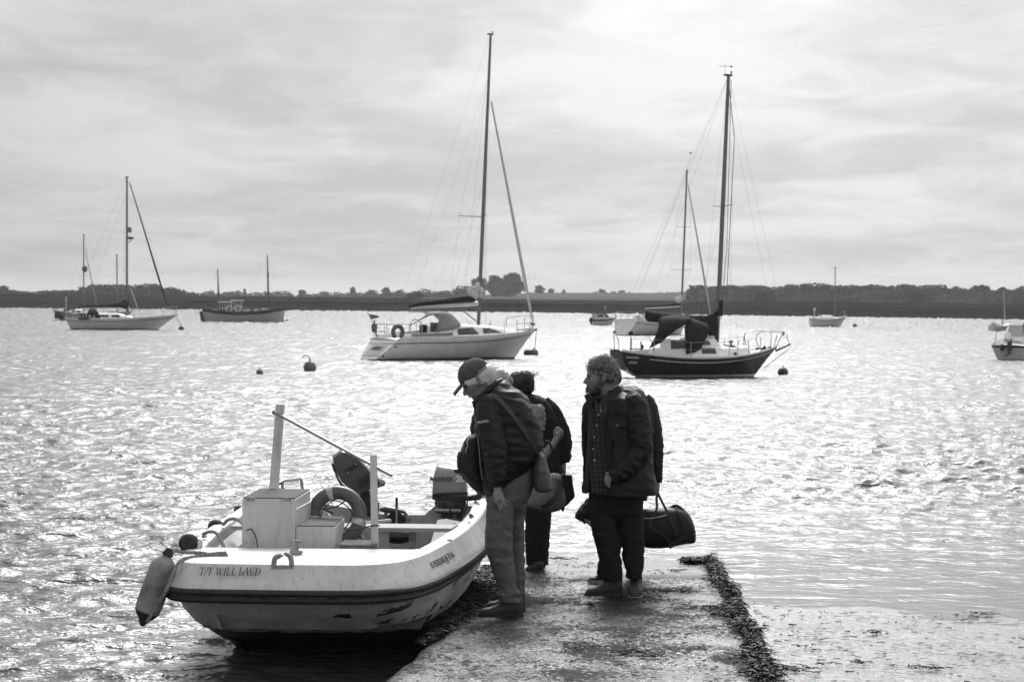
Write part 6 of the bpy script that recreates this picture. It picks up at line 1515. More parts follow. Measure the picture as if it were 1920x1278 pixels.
        if lace:
            mb = MB()
            for f in (.33, .41, .49, .56):
                c = a + L * f + Vector((0, 0, H * np.interp(f, [.25, .42, .58], [.46, .60, .92]) + .002)); mb.tube([c - side * w * .45, c + Vector((0, 0, .004)), c + side * w * .45], .0028, 6)
            mb.tube([a + L * .33 + Vector((0, 0, H * .53)), a + L * .56 + Vector((0, 0, H * .90))], .002, 5)
            mb.build('laces', M_ROPED, o)
        return o
def strands(name, roots, m, parent, r=.0011, n=5, clump=1):
    mb = MB()
    for pts in roots: mb.tube(pts, [r * (1 - .7 * i / (len(pts) - 1)) for i in range(len(pts))], 4, caps=False)
    o = mb.build(name, m, parent, angle=80, fix=False); o['kind'] = 'stuff'; return o
G_PEOPLE = 'people standing on the slipway'
rn = random.Random(41)
# ---------------------------------------------------------------- the man in the cap
def man_cap():
    s = Fig('stooping man in baseball cap, dark jacket and pale trousers, peering into the ferry boat', 940, 1152, G_PEOPLE)
    mb = MB(); s.head(mb, 893, 712, -.02, pitch=36, yaw=4, k=1.0)
    s.caps(mb, [(899, 722, 0, .055), (912, 745, 0, .058), (925, 775, 0, .13), (950, 850, 0, .13), (960, 900, 0, .13)], 14)
    s.caps(mb, [(915, 760, -.17, .05), (930, 835, -.24, .045), (932, 905, -.25, .027), (934, 915, -.25, .024)], 12)
    s.caps(mb, [(915, 760, .17, .05), (905, 835, .24, .045), (890, 880, .20, .03)], 12)
    s.caps(mb, [(952, 905, -.05, .07), (938, 1010, -.10, .06), (955, 1112, -.08, .035)], 12); s.caps(mb, [(965, 905, .05, .07), (966, 1010, .10, .06), (972, 1110, .10, .035)], 12)
    # hand: palm, four unequal fingers, thumb
    s.caps(mb, [(932, 912, -.255, .023), (934.5, 926, -.262, .026), (937, 935, -.264, .026)], 10); s.caps(mb, [(930, 925, -.250, .022), (932, 938, -.250, .020)], 10); s.caps(mb, [(939, 925, -.262, .018), (941, 933, -.262, .016)], 10)
    for ch in ([(941, 931, -.262), (946.5, 937.5, -.268), (952.5, 941, -.270)], [(940, 937, -.266), (945.5, 944.5, -.274), (951, 948, -.276)], [(937, 941, -.262), (941.5, 949.5, -.272), (945.5, 954.5, -.272)], [(933, 941, -.254), (935.5, 950, -.262), (940, 957, -.262)]):
        s.caps(mb, [(a, b, c, r) for (a, b, c), r in zip(ch, (.0095, .0082, .0068))], 8)
    s.caps(mb, [(929, 922, -.272, .013), (928, 932, -.290, .0105), (931, 941, -.295, .0085)], 8)
    s.fuse(mb, 'body', M_SKIN, .0052, 3); s.eyes()
    # cap
    mb = MB(); q = MB(); q.sphere((.012, 0, .048), (.110, .086, .092), 28, 18)
    q.tf(s.HM); keep = []; nz = (s.HM.to_3x3() @ Vector((-.10, 0, 1))).normalized(); c0 = s.h(.01, 0, .035)
    vmap = {}
    for i, v in enumerate(q.v):
        if (Vector(v) - c0).dot(nz) > -.006: vmap[i] = len(keep); keep.append(v)
    mb.add(keep, [tuple(vmap[i] for i in f) for f in q.f if all(i in vmap for i in f)])
    cap = mb.build('cap', M_CAP, s.root, angle=80); folds(cap.data, .004, (14, 14, 14), 3.0); md = cap.modifiers.new('t', 'SOLIDIFY'); md.thickness = .004
    mb = MB(); rows = []
    for i, (x, hw, z) in enumerate(((-.075, .074, .042), (-.10, .072, .040), (-.13, .066, .034), (-.155, .052, .026), (-.172, .030, .019), (-.178, .012, .017))):
        rows.append([s.h(x, hw * math.sin(a), z - .020 * (1 - math.cos(a)) ) for a in np.linspace(-math.pi / 2, math.pi / 2, 13)])
    mb.loft(rows, closed=False, cap0=False, cap1=False); br = mb.build('brim', M_CAP, cap, angle=80); md = br.modifiers.new('t', 'SOLIDIFY'); md.thickness = .005
    mb = MB(); mb.sphere(s.h(.012, 0, .141), (.009, .009, .006), 8, 6)
    for k in range(3):
        a = math.pi * k / 3 + .5; mb.tube([s.h(.012 + .1115 * math.cos(t) * math.cos(a), .0875 * math.cos(t) * math.sin(a), .048 + .0935 * math.sin(t)) for t in np.linspace(.15, math.pi - .15, 14)], .0016, 5)
    mb.build('cap_seams', M_STRAP, cap)
    # white hair under the cap blowing back
    R_ = []
    e = s.o
    rim = catmull([s.p(873, 716, 0), s.p(882, 712, 0), s.p(893, 706, 0), s.p(903, 699, 0), s.p(911, 692, 0)], 12)
    for i in range(1500):
        u = rn.random(); k = int(u * (len(rim) - 1)); side = rn.random(); yy = (-.088 + .170 * side ** 2.2) * (1 - .35 * u)
        a = rim[k] + Vector((rn.uniform(-.006, .006), yy - .02, rn.uniform(-.012, .004)))
        L = (.016 + .066 * u ** 1.2) * rn.uniform(.6, 1.15); dn = -.60 + .05 * u
        if rn.random() < .05 and u > .6: L *= 1.5; dn = .15 + rn.random() * .25
        d = Vector((.85 + rn.uniform(-.15, .15), rn.uniform(-.1, .1), dn + rn.uniform(-.25, .25)))
        wv = Vector((0, rn.uniform(-.008, 0), .010 + rn.uniform(-.003, .006)))
        R_.append(catmull([a, a + d * L * .45 + wv, a + d * L * .8 + wv * .6, a + d * L + Vector((.006, 0, rn.uniform(-.006, .008)))], 3))
    for i in range(90):
        a = rim[rn.randrange(30, len(rim))] + Vector((.01, rn.uniform(-.07, .06), rn.uniform(-.02, .0))); L = rn.uniform(.05, .10); up = rn.uniform(-.2, .45)
        R_.append(catmull([a, a + Vector((L * .4, 0, L * .1)), a + Vector((L * .75, rn.uniform(-.01, .01), L * up * .8)), a + Vector((L, rn.uniform(-.02, .02), L * up))], 3))
    strands('hair', R_, M_HAIRW, s.root, .0015)
    # jacket
    s.silo('jacket', [(712, 931, 939, .05, 0), (717, 924, 948, .09, 0), (724, 917, 957, .13, 0), (732, 911, 970, .165, 0), (744, 902, 984, .20, 0), (754, 896, 992, .215, 0), (767, 893, 1000, .225, 0), (782, 893, 1007, .23, 0), (803, 892, 1014, .23, 0), (826, 896, 1017, .23, 0), (845, 899, 1017, .225, 0), (860, 901, 1012, .22, 0), (873, 902, 1001, .21, 0), (885, 903, 985, .19, -.01), (896, 904, 971, .17, -.02), (908, 906, 957, .15, -.03), (920, 910, 944, .12, -.04), (930, 913, 932, .08, -.05)],
           M_JACK, amp=.013, sc_=(9, 6, 14), tilt=.7, seed=1.2)
    mb = MB(); cl = []
    mb.plate([s.p(884.5, 752, -.06), s.p(889, 768, -.07), s.p(893, 790, -.06), s.p(902, 775, -.06), s.p(901, 750, -.05)], (0, 1, 0), .03)
    mb.tube(catmull([s.p(899, 752, -.10), s.p(912, 735, -.13), s.p(928, 720, -.11), s.p(940, 713, -.02), s.p(936, 716, .09)], 5), [.016] * 11 + [.018] * 10, 10); mb.build('collar', M_JACK, s.root, angle=60)
    sl = s.limb('sleeve', [(921, 750, -.14, .050), (917, 762, -.18, .078), (919, 790, -.22, .082), (925, 820, -.235, .080), (930, 845, -.245, .076), (931, 870, -.25, .068), (931, 888, -.25, .060), (931.5, 897, -.25, .053), (931.5, 901, -.25, .040)], M_JACK, amp=.011, seed=4)
    s.limb('cuff', [(931.5, 897, -.25, .034), (931.5, 904, -.25, .031), (932, 913, -.252, .030)], M_SWEAT, amp=.001, parent=sl)
    s.limb('sleeve', [(921, 752, .14, .05), (913, 765, .20, .08), (905, 800, .24, .08), (903, 835, .25, .07), (893, 875, .22, .055), (889, 885, .21, .04)], M_JACK, amp=.007, seed=7)
    mb = MB(); mb.tube(catmull([s.p(890, 775, -.07), s.p(893, 800, -.10), s.p(898, 840, -.13), s.p(901, 875, -.13), s.p(905, 900, -.12)], 5), .0035, 6); mb.build('zip', M_GALV, s.root)
    Mx = Matrix.Translation(s.p(905.5, 790.5, -.300)) @ Matrix.Rotation(R(90), 4, 'X') @ Matrix.Rotation(R(9), 4, 'Z'); textmesh('MUSTO', 'sleeve_lettering', M_TAPE, sl, Mx, .021, sx=1.05, bold=.0006, ext=.012)
    # trousers: hips and two legs
    s.silo('trousers', [(868, 925, 998, .12, 0), (880, 920, 1003, .15, 0), (903, 914, 1001, .16, 0), (925, 913, 996, .15, 0), (940, 914, 987, .13, 0), (952, 918, 982, .10, 0), (962, 926, 976, .06, 0)], M_TROU, amp=.005, seed=2)
    lg = s.silo('trousers', [(925, 913, 985, .085, -.06), (941, 913, 967, .088, -.08), (960, 913, 961, .088, -.09), (974, 912.5, 961, .086, -.10), (997, 911, 960.5, .083, -.10), (1021, 910, 960.5, .08, -.10), (1033, 912.5, 961, .078, -.10), (1056, 920, 963, .075, -.10), (1079.5, 928, 966, .073, -.10), (1100, 934, 967, .070, -.10), (1108, 933.5, 974, .075, -.10), (1113, 932, 975.5, .078, -.10), (1118, 934.5, 972, .072, -.10), (1126, 935, 975, .072, -.10)], M_TROU, amp=.008, sc_=(10, 8, 15), tilt=.8, seed=5)
    s.silo('trousers', [(925, 948, 994, .08, .08), (941, 950, 988, .085, .09), (974, 946, 983, .083, .10), (1000, 950, 982.5, .08, .10), (1021, 950, 982.5, .078, .10), (1056, 953, 983, .073, .10), (1079, 957, 983.5, .07, .10), (1100, 958, 983, .068, .10), (1110, 957, 984, .072, .10), (1120, 959, 982, .068, .10)], M_TROU, amp=.008, sc_=(10, 8, 15), tilt=-.8, seed=8)
    s.shoe((897, 1155), (980, 1157), (960, 1118), -.10, .046, M_BOOT); s.shoe((909, 1142), (984, 1145), (972, 1108), .10, .046, M_BOOT, seed=5)
    return s
S1 = man_cap()
def loose(name, label, cat, o): t = thing(name, label, cat, tuple(o)); return t
class Loose(Fig):
    def __init__(s, name, label, cat, px, py, Y):
        s.Y = Y; s.o = P(px, py, Y); s.root = thing(name, label, cat, tuple(s.o))
def man_cap_bags():
    b = Loose('rucksack', 'dark rucksack worn on the chest of the man in the cap', 'rucksack', 885, 925, S1.Y)
    o = b.silo('bag', [(813, 887, 900, .05, .05), (822, 874, 903, .10, .05), (840, 867, 905, .13, .05), (856, 863, 906, .14, .05), (872, 862, 907, .145, .05), (885, 864, 907, .14, .05), (896, 870, 908, .13, .05), (908, 881, 912, .11, .05), (919, 891, 915, .08, .05), (926, 897, 911, .04, .05)], M_BAGD, amp=.007, seed=3)
    b.silo('pocket', [(846, 861, 868, .05, .03), (853, 858, 869, .07, .03), (868, 857, 870, .075, .03), (880, 859, 870, .07, .03), (888, 863, 872, .04, .03)], M_BAGD, amp=.004)
    mb = MB(); mb.tube(catmull([b.p(875, 852, -.07), b.p(873.5, 843, -.08), b.p(877, 836, -.08), b.p(876, 828, -.07), b.p(879, 822, -.05)], 4), .004, 6); mb.build('cord', M_TAPE, b.root)
    mb = MB(); mb.tube(catmull([b.p(869, 892, -.06), b.p(880, 896, -.08), b.p(896, 896, -.09)], 4), .0025, 6); mb.build('zip', M_ROPE, b.root)
    mb = MB(); mb.plate([b.p(850, 880, -.05), b.p(858, 879, -.05), b.p(862, 882, -.05), b.p(860, 888, -.05), b.p(853, 886, -.05)], (0, 1, 0), .02); mb.build('buckle', M_BLK, b.root)
    b = Loose('shoulder_bag', 'brown leather shoulder bag slung at the back of the man in the cap', 'bag', 1018, 920, S1.Y)
    b.silo('bag', [(846, 1009, 1017, .03, -.10), (858, 1004, 1023, .06, -.10), (875, 1001, 1028, .09, -.10), (895, 999, 1033, .10, -.10), (910, 1000, 1036, .10, -.10), (918, 1003, 1034, .09, -.10), (922, 1010, 1028, .05, -.10)], M_LEATH, amp=.003, seed=6)
    mb = MB(); pts = catmull([b.p(907, 742, -.13), b.p(922, 739, -.215), b.p(938, 750, -.24), b.p(962, 778, -.25), b.p(985, 810, -.24), b.p(1003, 838, -.20), b.p(1011, 852, -.16)], 6)
    A, B_ = [], []
    for p in pts: A.append(p + Vector((-.012, 0, -.008))); B_.append(p + Vector((.012, 0, .008)))
    rings = [[a + Vector((0, -.003, 0)), c + Vector((0, -.003, 0)), c + Vector((0, .003, 0)), a + Vector((0, .003, 0))] for a, c in zip(A, B_)]; mb.loft(rings); mb.build('strap', M_LEATH, b.root, angle=40)
    mb = MB(); mb.tube([b.p(1013, 848, -.18), b.p(1017, 856, -.18)], .012, 8); mb.build('strap_slide', M_SKINP, b.root)
man_cap_bags()
# ---------------------------------------------------------------- bearded man
def man_beard():
    s = Fig('bearded man with curly grey hair, open waxed jacket over a checked shirt, looking left', 1150, 1116, G_PEOPLE)
    mb = MB(); s.head(mb, 1127, 705, -.02, pitch=4, yaw=8, k=1.06)
    s.caps(mb, [(1134, 722, 0, .065), (1142, 745, 0, .068), (1148, 770, 0, .15), (1155, 850, 0, .16), (1155, 910, 0, .15)], 14)
    s.caps(mb, [(1185, 770, -.12, .05), (1200, 845, -.18, .045), (1150, 893, -.24, .028), (1144, 898, -.245, .024)], 12); s.caps(mb, [(1120, 770, .2, .05), (1115, 845, .26, .045), (1115, 900, .2, .03)], 12)
    s.caps(mb, [(1135, 915, -.0, .09), (1135, 1000, -.0, .07), (1152, 1070, 0, .04)], 12); s.caps(mb, [(1175, 915, .02, .09), (1185, 1000, .02, .07), (1190, 1068, 0, .04)], 12)
    s.caps(mb, [(1146, 893, -.245, .026), (1142, 899, -.25, .027)], 10)
    for ch in ([(1139, 890, -.255), (1135.5, 894, -.262), (1134, 900, -.262)], [(1140, 896, -.262), (1136, 900, -.27), (1135.5, 906, -.268)], [(1141, 901, -.262), (1138, 906, -.27), (1138.5, 911, -.266)], [(1143, 905, -.255), (1141.5, 909, -.262), (1143, 913, -.26)]):
        s.caps(mb, [(a, b, c, r) for (a, b, c), r in zip(ch, (.0100, .0090, .0078))], 8)
    s.caps(mb, [(1143, 889, -.25, .012), (1139.5, 886, -.262, .011), (1136.5, 888, -.268, .009)], 8)
    s.fuse(mb, 'body', M_SKIN, .0055, 3); s.eyes()
    # beard: lumps along jaw and chin
    mb = MB()
    for x, y, z, r in ((-.088, 0, -.098, .026), (-.075, .02, -.100, .024), (-.075, -.02, -.100, .024), (-.058, -.036, -.088, .024), (-.058, .036, -.088, .024), (-.035, -.050, -.070, .022), (-.035, .05, -.07, .022), (-.014, -.060, -.045, .018), (-.014, .06, -.045, .018), (-.095, 0, -.082, .018), (-.060, -.03, -.104, .02), (-.05, .03, -.1, .02), (-.006, -.068, -.025, .012)):
        mb.sphere(s.h(x, y, z), r * 1.05, 12, 8)
    bd = s.fuse(mb, 'beard', M_BEARD_HAIRSHADE, .004, 2); folds(bd.data, .004, (120, 120, 120), 1)
    mb = MB()
    for x, y, z, r in ((-.094, 0, -.104, .022), (-.098, .008, -.092, .016), (-.09, -.012, -.110, .018)): mb.sphere(s.h(x, y, z), r, 12, 8)
    gt = s.fuse(mb, 'goatee', M_HAIRW, .004, 1); folds(gt.data, .003, (140, 140, 140), 3)
    mb = MB(); mb.tube([s.h(-.094, -.026, -.052), s.h(-.106, 0, -.046), s.h(-.094, .026, -.052)], .007, 8); mo = s.fuse(mb, 'moustache', M_HAIRG, .003, 1); folds(mo.data, .002, (150, 150, 150), 2)
    # hair: shade and highlights put into the colour, dark mass plus pale curls
    mb = MB()
    for x, y, z, r in ((.02, 0, .065, .085), (-.035, -.02, .075, .055), (-.035, .025, .075, .055), (.065, -.02, .03, .062), (.065, .025, .03, .062), (.05, -.035, .055, .058), (.05, .035, .055, .058), (.035, -.056, .02, .040), (.035, .056, .02, .04), (.075, 0, -.015, .05), (.055, -.045, -.015, .035), (.055, .045, -.015, .035), (.0, -.055, .055, .040), (.0, .055, .055, .04), (-.055, -.035, .060, .036), (-.055, .035, .06, .036), (-.02, -.068, .028, .022), (-.02, .068, .028, .022)):
        mb.sphere(s.h(x * .96 + .004, y * .96, z * .97), r * .95, 14, 10)
    hm = s.fuse(mb, 'hair', M_BEARD_HAIRSHADE, .006, 1); folds(hm.data, .007, (60, 60, 60), 5)
    vs = [v.co.copy() for v in hm.data.vertices]; nr = [v.normal.copy() for v in hm.data.vertices]; mb = MB(); fc = s.h(-.1, 0, -.02)
    for i in range(620):
        k = rn.randrange(len(vs)); p, n = vs[k], nr[k]
        t = n.cross(Vector((rn.uniform(-1, 1), rn.uniform(-1, 1), rn.uniform(-1, 1)))).normalized(); b = n.cross(t); rr = rn.uniform(.005, .012); L = rn.uniform(.010, .030); tn = rn.uniform(.8, 1.6); ph = rn.uniform(0, 6.28)
        q = [p + n * (L * f - .004) + (t * math.cos(ph + f * tn * 6.28) + b * math.sin(ph + f * tn * 6.28)) * rr for f in np.linspace(0, 1, 11)]
        mb.tube(q, [.0020 * (1 - .5 * f) for f in np.linspace(0, 1, 11)], 4, caps=False)
    mb.build('curls', M_HAIRG, hm, angle=80, fix=False)['kind'] = 'stuff'
    R_ = []
    for i in range(110):
        k = rn.randrange(len(vs)); p, n = vs[k], nr[k]
        if n.z < -.2: continue
        d = (n + Vector((.5, 0, .2 + rn.uniform(-.5, .5)))).normalized(); L = rn.uniform(.03, .06); w = Vector((rn.uniform(-.01, .01), 0, rn.uniform(-.01, .01)))
        R_.append(catmull([p, p + d * L * .4 + w, p + d * L * .7 - w, p + d * L + w * .5], 3))
    strands('stray_hairs', R_, M_HAIRG, hm, .0008)
    # shirt and jacket
    body = [(733, 1128, 1160, .08, 0), (741, 1112, 1178, .14, 0), (748, 1106, 1195, .18, 0), (757, 1104, 1204, .205, 0), (770, 1104, 1209, .215, 0), (790, 1103, 1212, .22, 0), (815, 1102, 1213, .22, 0), (850, 1100, 1218, .225, 0), (880, 1098, 1222, .23, 0), (905, 1097, 1226, .235, 0), (925, 1096, 1229, .235, 0)]
    s.silo('shirt', [(741, 1118, 1172, .10, 0)] + [(a, b + 5, c - 8, d - .02, e) for a, b, c, d, e in body[2:9]] + [(905, 1103, 1200, .20, 0), (922, 1103, 1195, .19, 0)], M_PLAID, amp=.005, seed=9)
    # jacket shell: open at the front (front faces left and towards the camera)
    s.silo('jacket', body, M_JACK2, n=44, arc=(R(-103), R(176)), off=.008, solid=.008, amp=.010, seed=3, sc_=(9, 9, 8), tilt=.9)
    fl = [(741, 1096), (752, 1100), (770, 1103), (800, 1102), (840, 1100), (880, 1097), (905, 1095), (925, 1094)]
    mb = MB(); ring = []
    for py, px in fl: a = s.p(px, py, -.02); c = s.p(px + 9, py, -.10); ring.append([a, c, c + Vector((0, .012, 0)), a + Vector((0, .05, 0))])
    mb.loft(ring); mb.build('jacket_front', M_JACK2, s.root, angle=60)
    # near flap edge, collar, pocket, buttons
    mb = MB(); ring = []
    for py, px in ((750, 1149), (770, 1138), (800, 1133), (840, 1133), (880, 1136), (900, 1140), (924, 1146)):
        a = s.p(px, py, -.235); ring.append([a, s.p(px + 14, py, -.245), s.p(px + 14, py, -.225), a + Vector((0, .02, 0))])
    mb.loft(ring); o = mb.build('jacket_front', M_JACK2, s.root, angle=60); folds(o.data, .004, (20, 20, 30))
    mb = MB(); cr = catmull([s.p(1100, 748, -.09), s.p(1108, 743, -.12), s.p(1128, 747, -.17), s.p(1147, 742, -.15), s.p(1160, 730, -.06), s.p(1162, 726, .04)], 5)
    mb.tube(cr[8:], [.024] * (len(cr) - 8), 10)
    mb.plate([s.p(1095, 741, -.10), s.p(1104, 737, -.10), s.p(1112, 742, -.13), s.p(1108, 760, -.13), s.p(1101, 757, -.12)], (0, 1, .2), .02)
    mb.plate([s.p(1126, 752, -.20), s.p(1143, 736, -.18), s.p(1160, 722, -.10), s.p(1166, 730, -.10), s.p(1152, 750, -.19), s.p(1138, 772, -.235), s.p(1130, 785, -.24)], (0.1, 1, .2), .018); mb.build('collar', M_JACK2, s.root, angle=50)
    mb = MB(); mb.plate([s.p(1126, 752, -.14), s.p(1131, 752, -.17), s.p(1129, 768, -.21), s.p(1125, 774, -.20), s.p(1123, 770, -.19)], (0, 1, .2), .01); mb.build('t_shirt', M_SAIL, s.root)
    mb = MB(); mb.plate([s.p(1118, 752, -.15), s.p(1126, 757, -.18), s.p(1124, 775, -.21), s.p(1115, 765, -.19)], (0, 1, .2), .012); mb.plate([s.p(1134, 750, -.20), s.p(1129, 772, -.225), s.p(1128, 790, -.24), s.p(1139, 770, -.24)], (0, 1, .2), .012); mb.build('shirt_collar', M_PLAID, s.root)
    for px, py in ((1122, 777), (1118.5, 797.5), (1114, 819), (1112, 841), (1114.5, 862)):
        q = MB(); c = s.p(px, py, -.215 + .0009 * (1122 - px)); q.tube([c, c - Vector((0, .006, 0))], .0055, 10); q.build('button', M_TAPE, s.root)
    mb = MB(); mb.plate([s.p(1142, 800, -.250), s.p(1163, 797, -.250), s.p(1166, 820, -.250), s.p(1146, 823, -.250)], (.05, 1, 0), .008); mb.build('pocket', M_JACK2, s.root)
    mb = MB(); mb.plate([s.p(1140, 790, -.255), s.p(1164, 787, -.255), s.p(1165, 799, -.260), s.p(1153, 803, -.262), s.p(1142, 801, -.260)], (.05, 1, 0), .008); mb.build('pocket_flap', M_JACK2, s.root)
    mb = MB(); c = s.p(1157, 797, -.268); mb.tube([c, c - Vector((0, .004, 0))], .006, 10); mb.build('stud', M_GALV, s.root)
    s.limb('sleeve', [(1183, 748, -.10, .06), (1190, 760, -.15, .085), (1195, 790, -.18, .088), (1199, 820, -.20, .086), (1199, 846, -.21, .084), (1185, 868, -.225, .080), (1168, 882, -.235, .070), (1155, 892, -.24, .060), (1149, 896, -.243, .048)], M_JACK2, amp=.012, seed=4)
    s.limb('sleeve', [(1125, 752, .14, .06), (1112, 770, .22, .08), (1110, 830, .26, .075), (1112, 890, .22, .06)], M_JACK2, amp=.006, seed=2)
    s.silo('trousers', [(905, 1110, 1203, .13, 0), (927, 1104, 1203, .13, 0), (950, 1106, 1203, .115, 0), (962, 1110, 1203, .10, 0), (972, 1120, 1200, .06, 0)], M_JEAN, amp=.004)
    s.silo('trousers', [(940, 1104, 1160, .085, 0), (965, 1107, 1157, .09, 0), (985, 1109, 1155, .09, 0), (1000, 1111.5, 1157, .09, 0), (1021, 1117.5, 1161, .085, 0), (1044, 1123.5, 1164.5, .08, 0), (1060, 1127, 1165.5, .08, 0), (1075, 1129, 1167, .078, 0), (1086, 1131, 1167, .078, 0)], M_JEAN, amp=.008, sc_=(10, 8, 15), seed=3)
    s.silo('trousers', [(940, 1152, 1204, .085, .02), (965, 1156, 1205, .09, .02), (985, 1160, 1206, .088, .02), (1000, 1162, 1206.5, .085, .02), (1021, 1166, 1208, .08, .02), (1044, 1168, 1207.5, .08, .02), (1058, 1170, 1206.5, .08, .02), (1070, 1175, 1204, .078, .02), (1082, 1177, 1203.5, .074, .02)], M_JEAN, amp=.008, sc_=(10, 8, 15), seed=6)
    s.shoe((1097, 1117), (1166, 1115), (1150, 1080), 0, .050, M_BOOT)
    b = s.p(1191, 1117, -.08); t = s.p(1191, 1100, .10)
    # second boot points at the camera
    rings = []
    for f, wf, hf in ((.0, .5, .20), (.06, .85, .38), (.2, 1.05, .5), (.4, .95, .66), (.6, .85, .98), (.8, .8, 1.05), (1, .6, 1)):
        c = Vector((b.x + .004 * f, -.14 + .28 * f, 0)); rr = []
        zb = slip_z(c.y + s.o.y) - s.o.z
        for k in range(14):
            an = 2 * math.pi * k / 14; ca, sa = math.cos(an), math.sin(an); rr.append(Vector((c.x + .052 * wf * math.copysign(abs(ca) ** .75, ca), c.y, zb + max(.008, .145 * hf * (.5 + .5 * math.copysign(abs(sa) ** .8, sa))))))
        rings.append(rr)
    mb = MB(); mb.loft(rings); o = mb.build('boot', M_BOOT, s.root, angle=70); folds(o.data, .002, (25, 25, 25))
    mb = MB(); mb.slab([(b.x + x, y) for x, y in ((-.045, -.12), (-.02, -.15), (.02, -.15), (.05, -.11), (.056, -.03), (.046, .14), (-.036, .14), (-.05, -.03))], zb - .0, zb + .018); mb.build('sole', M_SOLEW, o)
    mb = MB()
    for f in (.33, .42, .5, .58): mb.tube([(b.x - .022, -.14 + .28 * f, zb + .145 * np.interp(f, [.2, .4, .6], [.5, .66, .98])), (b.x + .024, -.14 + .28 * f, zb + .146 * np.interp(f, [.2, .4, .6], [.5, .66, .98]))], .003, 5)
    mb.build('laces', M_ROPE, o)
    return s
S3 = man_beard()
# ---------------------------------------------------------------- person with back turned, behind the man in the cap
def back_person():
    s = Fig('dark haired person in a dark jumper seen from behind, beyond the man in the cap', 1004, 1068, G_PEOPLE)
    mb = MB(); s.head(mb, 975, 722, 0, pitch=10, yaw=-80, k=.92, ears=False)
    s.caps(mb, [(980, 738, 0, .055), (990, 755, 0, .06), (1010, 790, 0, .15), (1010, 880, 0, .14)], 14)
    s.caps(mb, [(1040, 780, 0, .05), (1058, 840, 0, .042), (1056, 868, -.03, .026)], 10); s.caps(mb, [(1056, 868, -.03, .026), (1056, 878, -.04, .028)], 10)
    for i, (a, b) in enumerate(((1051.5, 889), (1054, 892), (1057, 892), (1060, 889))): s.caps(mb, [(1053 + i * 2, 880, -.045, .010), (a, b - 3, -.05, .009), (a - .5, b + 2, -.045, .008)], 8)
    s.caps(mb, [(1052, 873, -.05, .011), (1049.5, 880, -.06, .009)], 8); s.caps(mb, [(985, 790, .1, .05), (965, 850, .1, .04)], 10)
    s.caps(mb, [(1000, 890, 0, .09), (1002, 970, 0, .065), (1004, 1050, 0, .045)], 10); s.caps(mb, [(1016, 890, 0, .09), (1016, 970, 0, .065), (1016, 1050, 0, .045)], 10)
    s.fuse(mb, 'body', M_SKIN, .007, 3)
    mb = MB()
    for x, y, r in ((972, 716, .092), (983, 712, .082), (986, 724, .072), (966, 722, .080), (976, 730, .068), (989, 716, .06)): mb.sphere(s.p(x, y, -.01), r, 14, 10)
    hm = s.fuse(mb, 'hair', M_HAIRD, .006, 1); folds(hm.data, .006, (45, 45, 20), 5); R_ = []
    for i in range(420):
        a = rn.uniform(-.4, 3.4); u = rn.uniform(.4, 1.0); px, py = 976 + 22 * math.cos(a) * u, 720 - 21 * math.sin(a) * u; p0 = s.p(px, py, -.01 - .09 * math.sqrt(max(0, 1 - u * u)))
        L = rn.uniform(.02, .05) * (1.9 if rn.random() < .06 and a < 1.6 else 1)
        d = Vector((.9 + rn.uniform(-.2, .2), -.2, rn.uniform(-.5, .3) if a > .5 else -.8)); R_.append([p0, p0 + d * L * .5, p0 + d * L + Vector((0, 0, rn.uniform(-.01, .015)))])
    for i in range(26):
        p0 = s.p(985 + rn.uniform(-6, 8), 702 + rn.uniform(-1, 7), -.02); R_.append(catmull([p0, p0 + Vector((.04, 0, .004)), p0 + Vector((.07 + rn.uniform(0, .03), 0, .012 + rn.uniform(0, .03)))], 3))
    strands('hair_strands', R_, M_HAIRD, hm, .0018)
    s.silo('jumper', [(737, 984, 994, .05, 0), (741, 978, 1008, .09, 0), (747, 972, 1021, .13, 0), (756, 969, 1031, .15, 0), (770, 967, 1041, .165, 0), (790, 966, 1050, .17, 0), (815, 966, 1055, .17, 0), (850, 967, 1056, .17, 0), (875, 968, 1052, .17, 0), (892, 970, 1046, .165, 0), (900, 974, 1042, .15, 0)], M_SWEAT, amp=.007)
    s.limb('sleeve', [(1018, 752, 0, .055), (1033, 775, 0, .085), (1050, 805, -.01, .075), (1056, 830, -.02, .072), (1057, 852, -.03, .062), (1057, 866, -.03, .048)], M_SWEAT, amp=.006)
    s.silo('trousers', [(885, 975, 1040, .15, 0), (905, 980, 1036, .155, 0), (935, 984, 1034, .12, 0), (970, 985, 1033, .10, 0), (1010, 985, 1030, .09, 0), (1040, 986, 1028, .088, 0), (1057, 987, 1027, .085, 0)], M_JEAN, amp=.006, seed=4)
    s.shoe((985, 1069), (1019, 1068), (1008, 1050), -.06, .05, M_BOOT, name='shoe'); s.shoe((990, 1063), (1022, 1062), (1012, 1046), .12, .05, M_BOOT, name='shoe')
back_person()
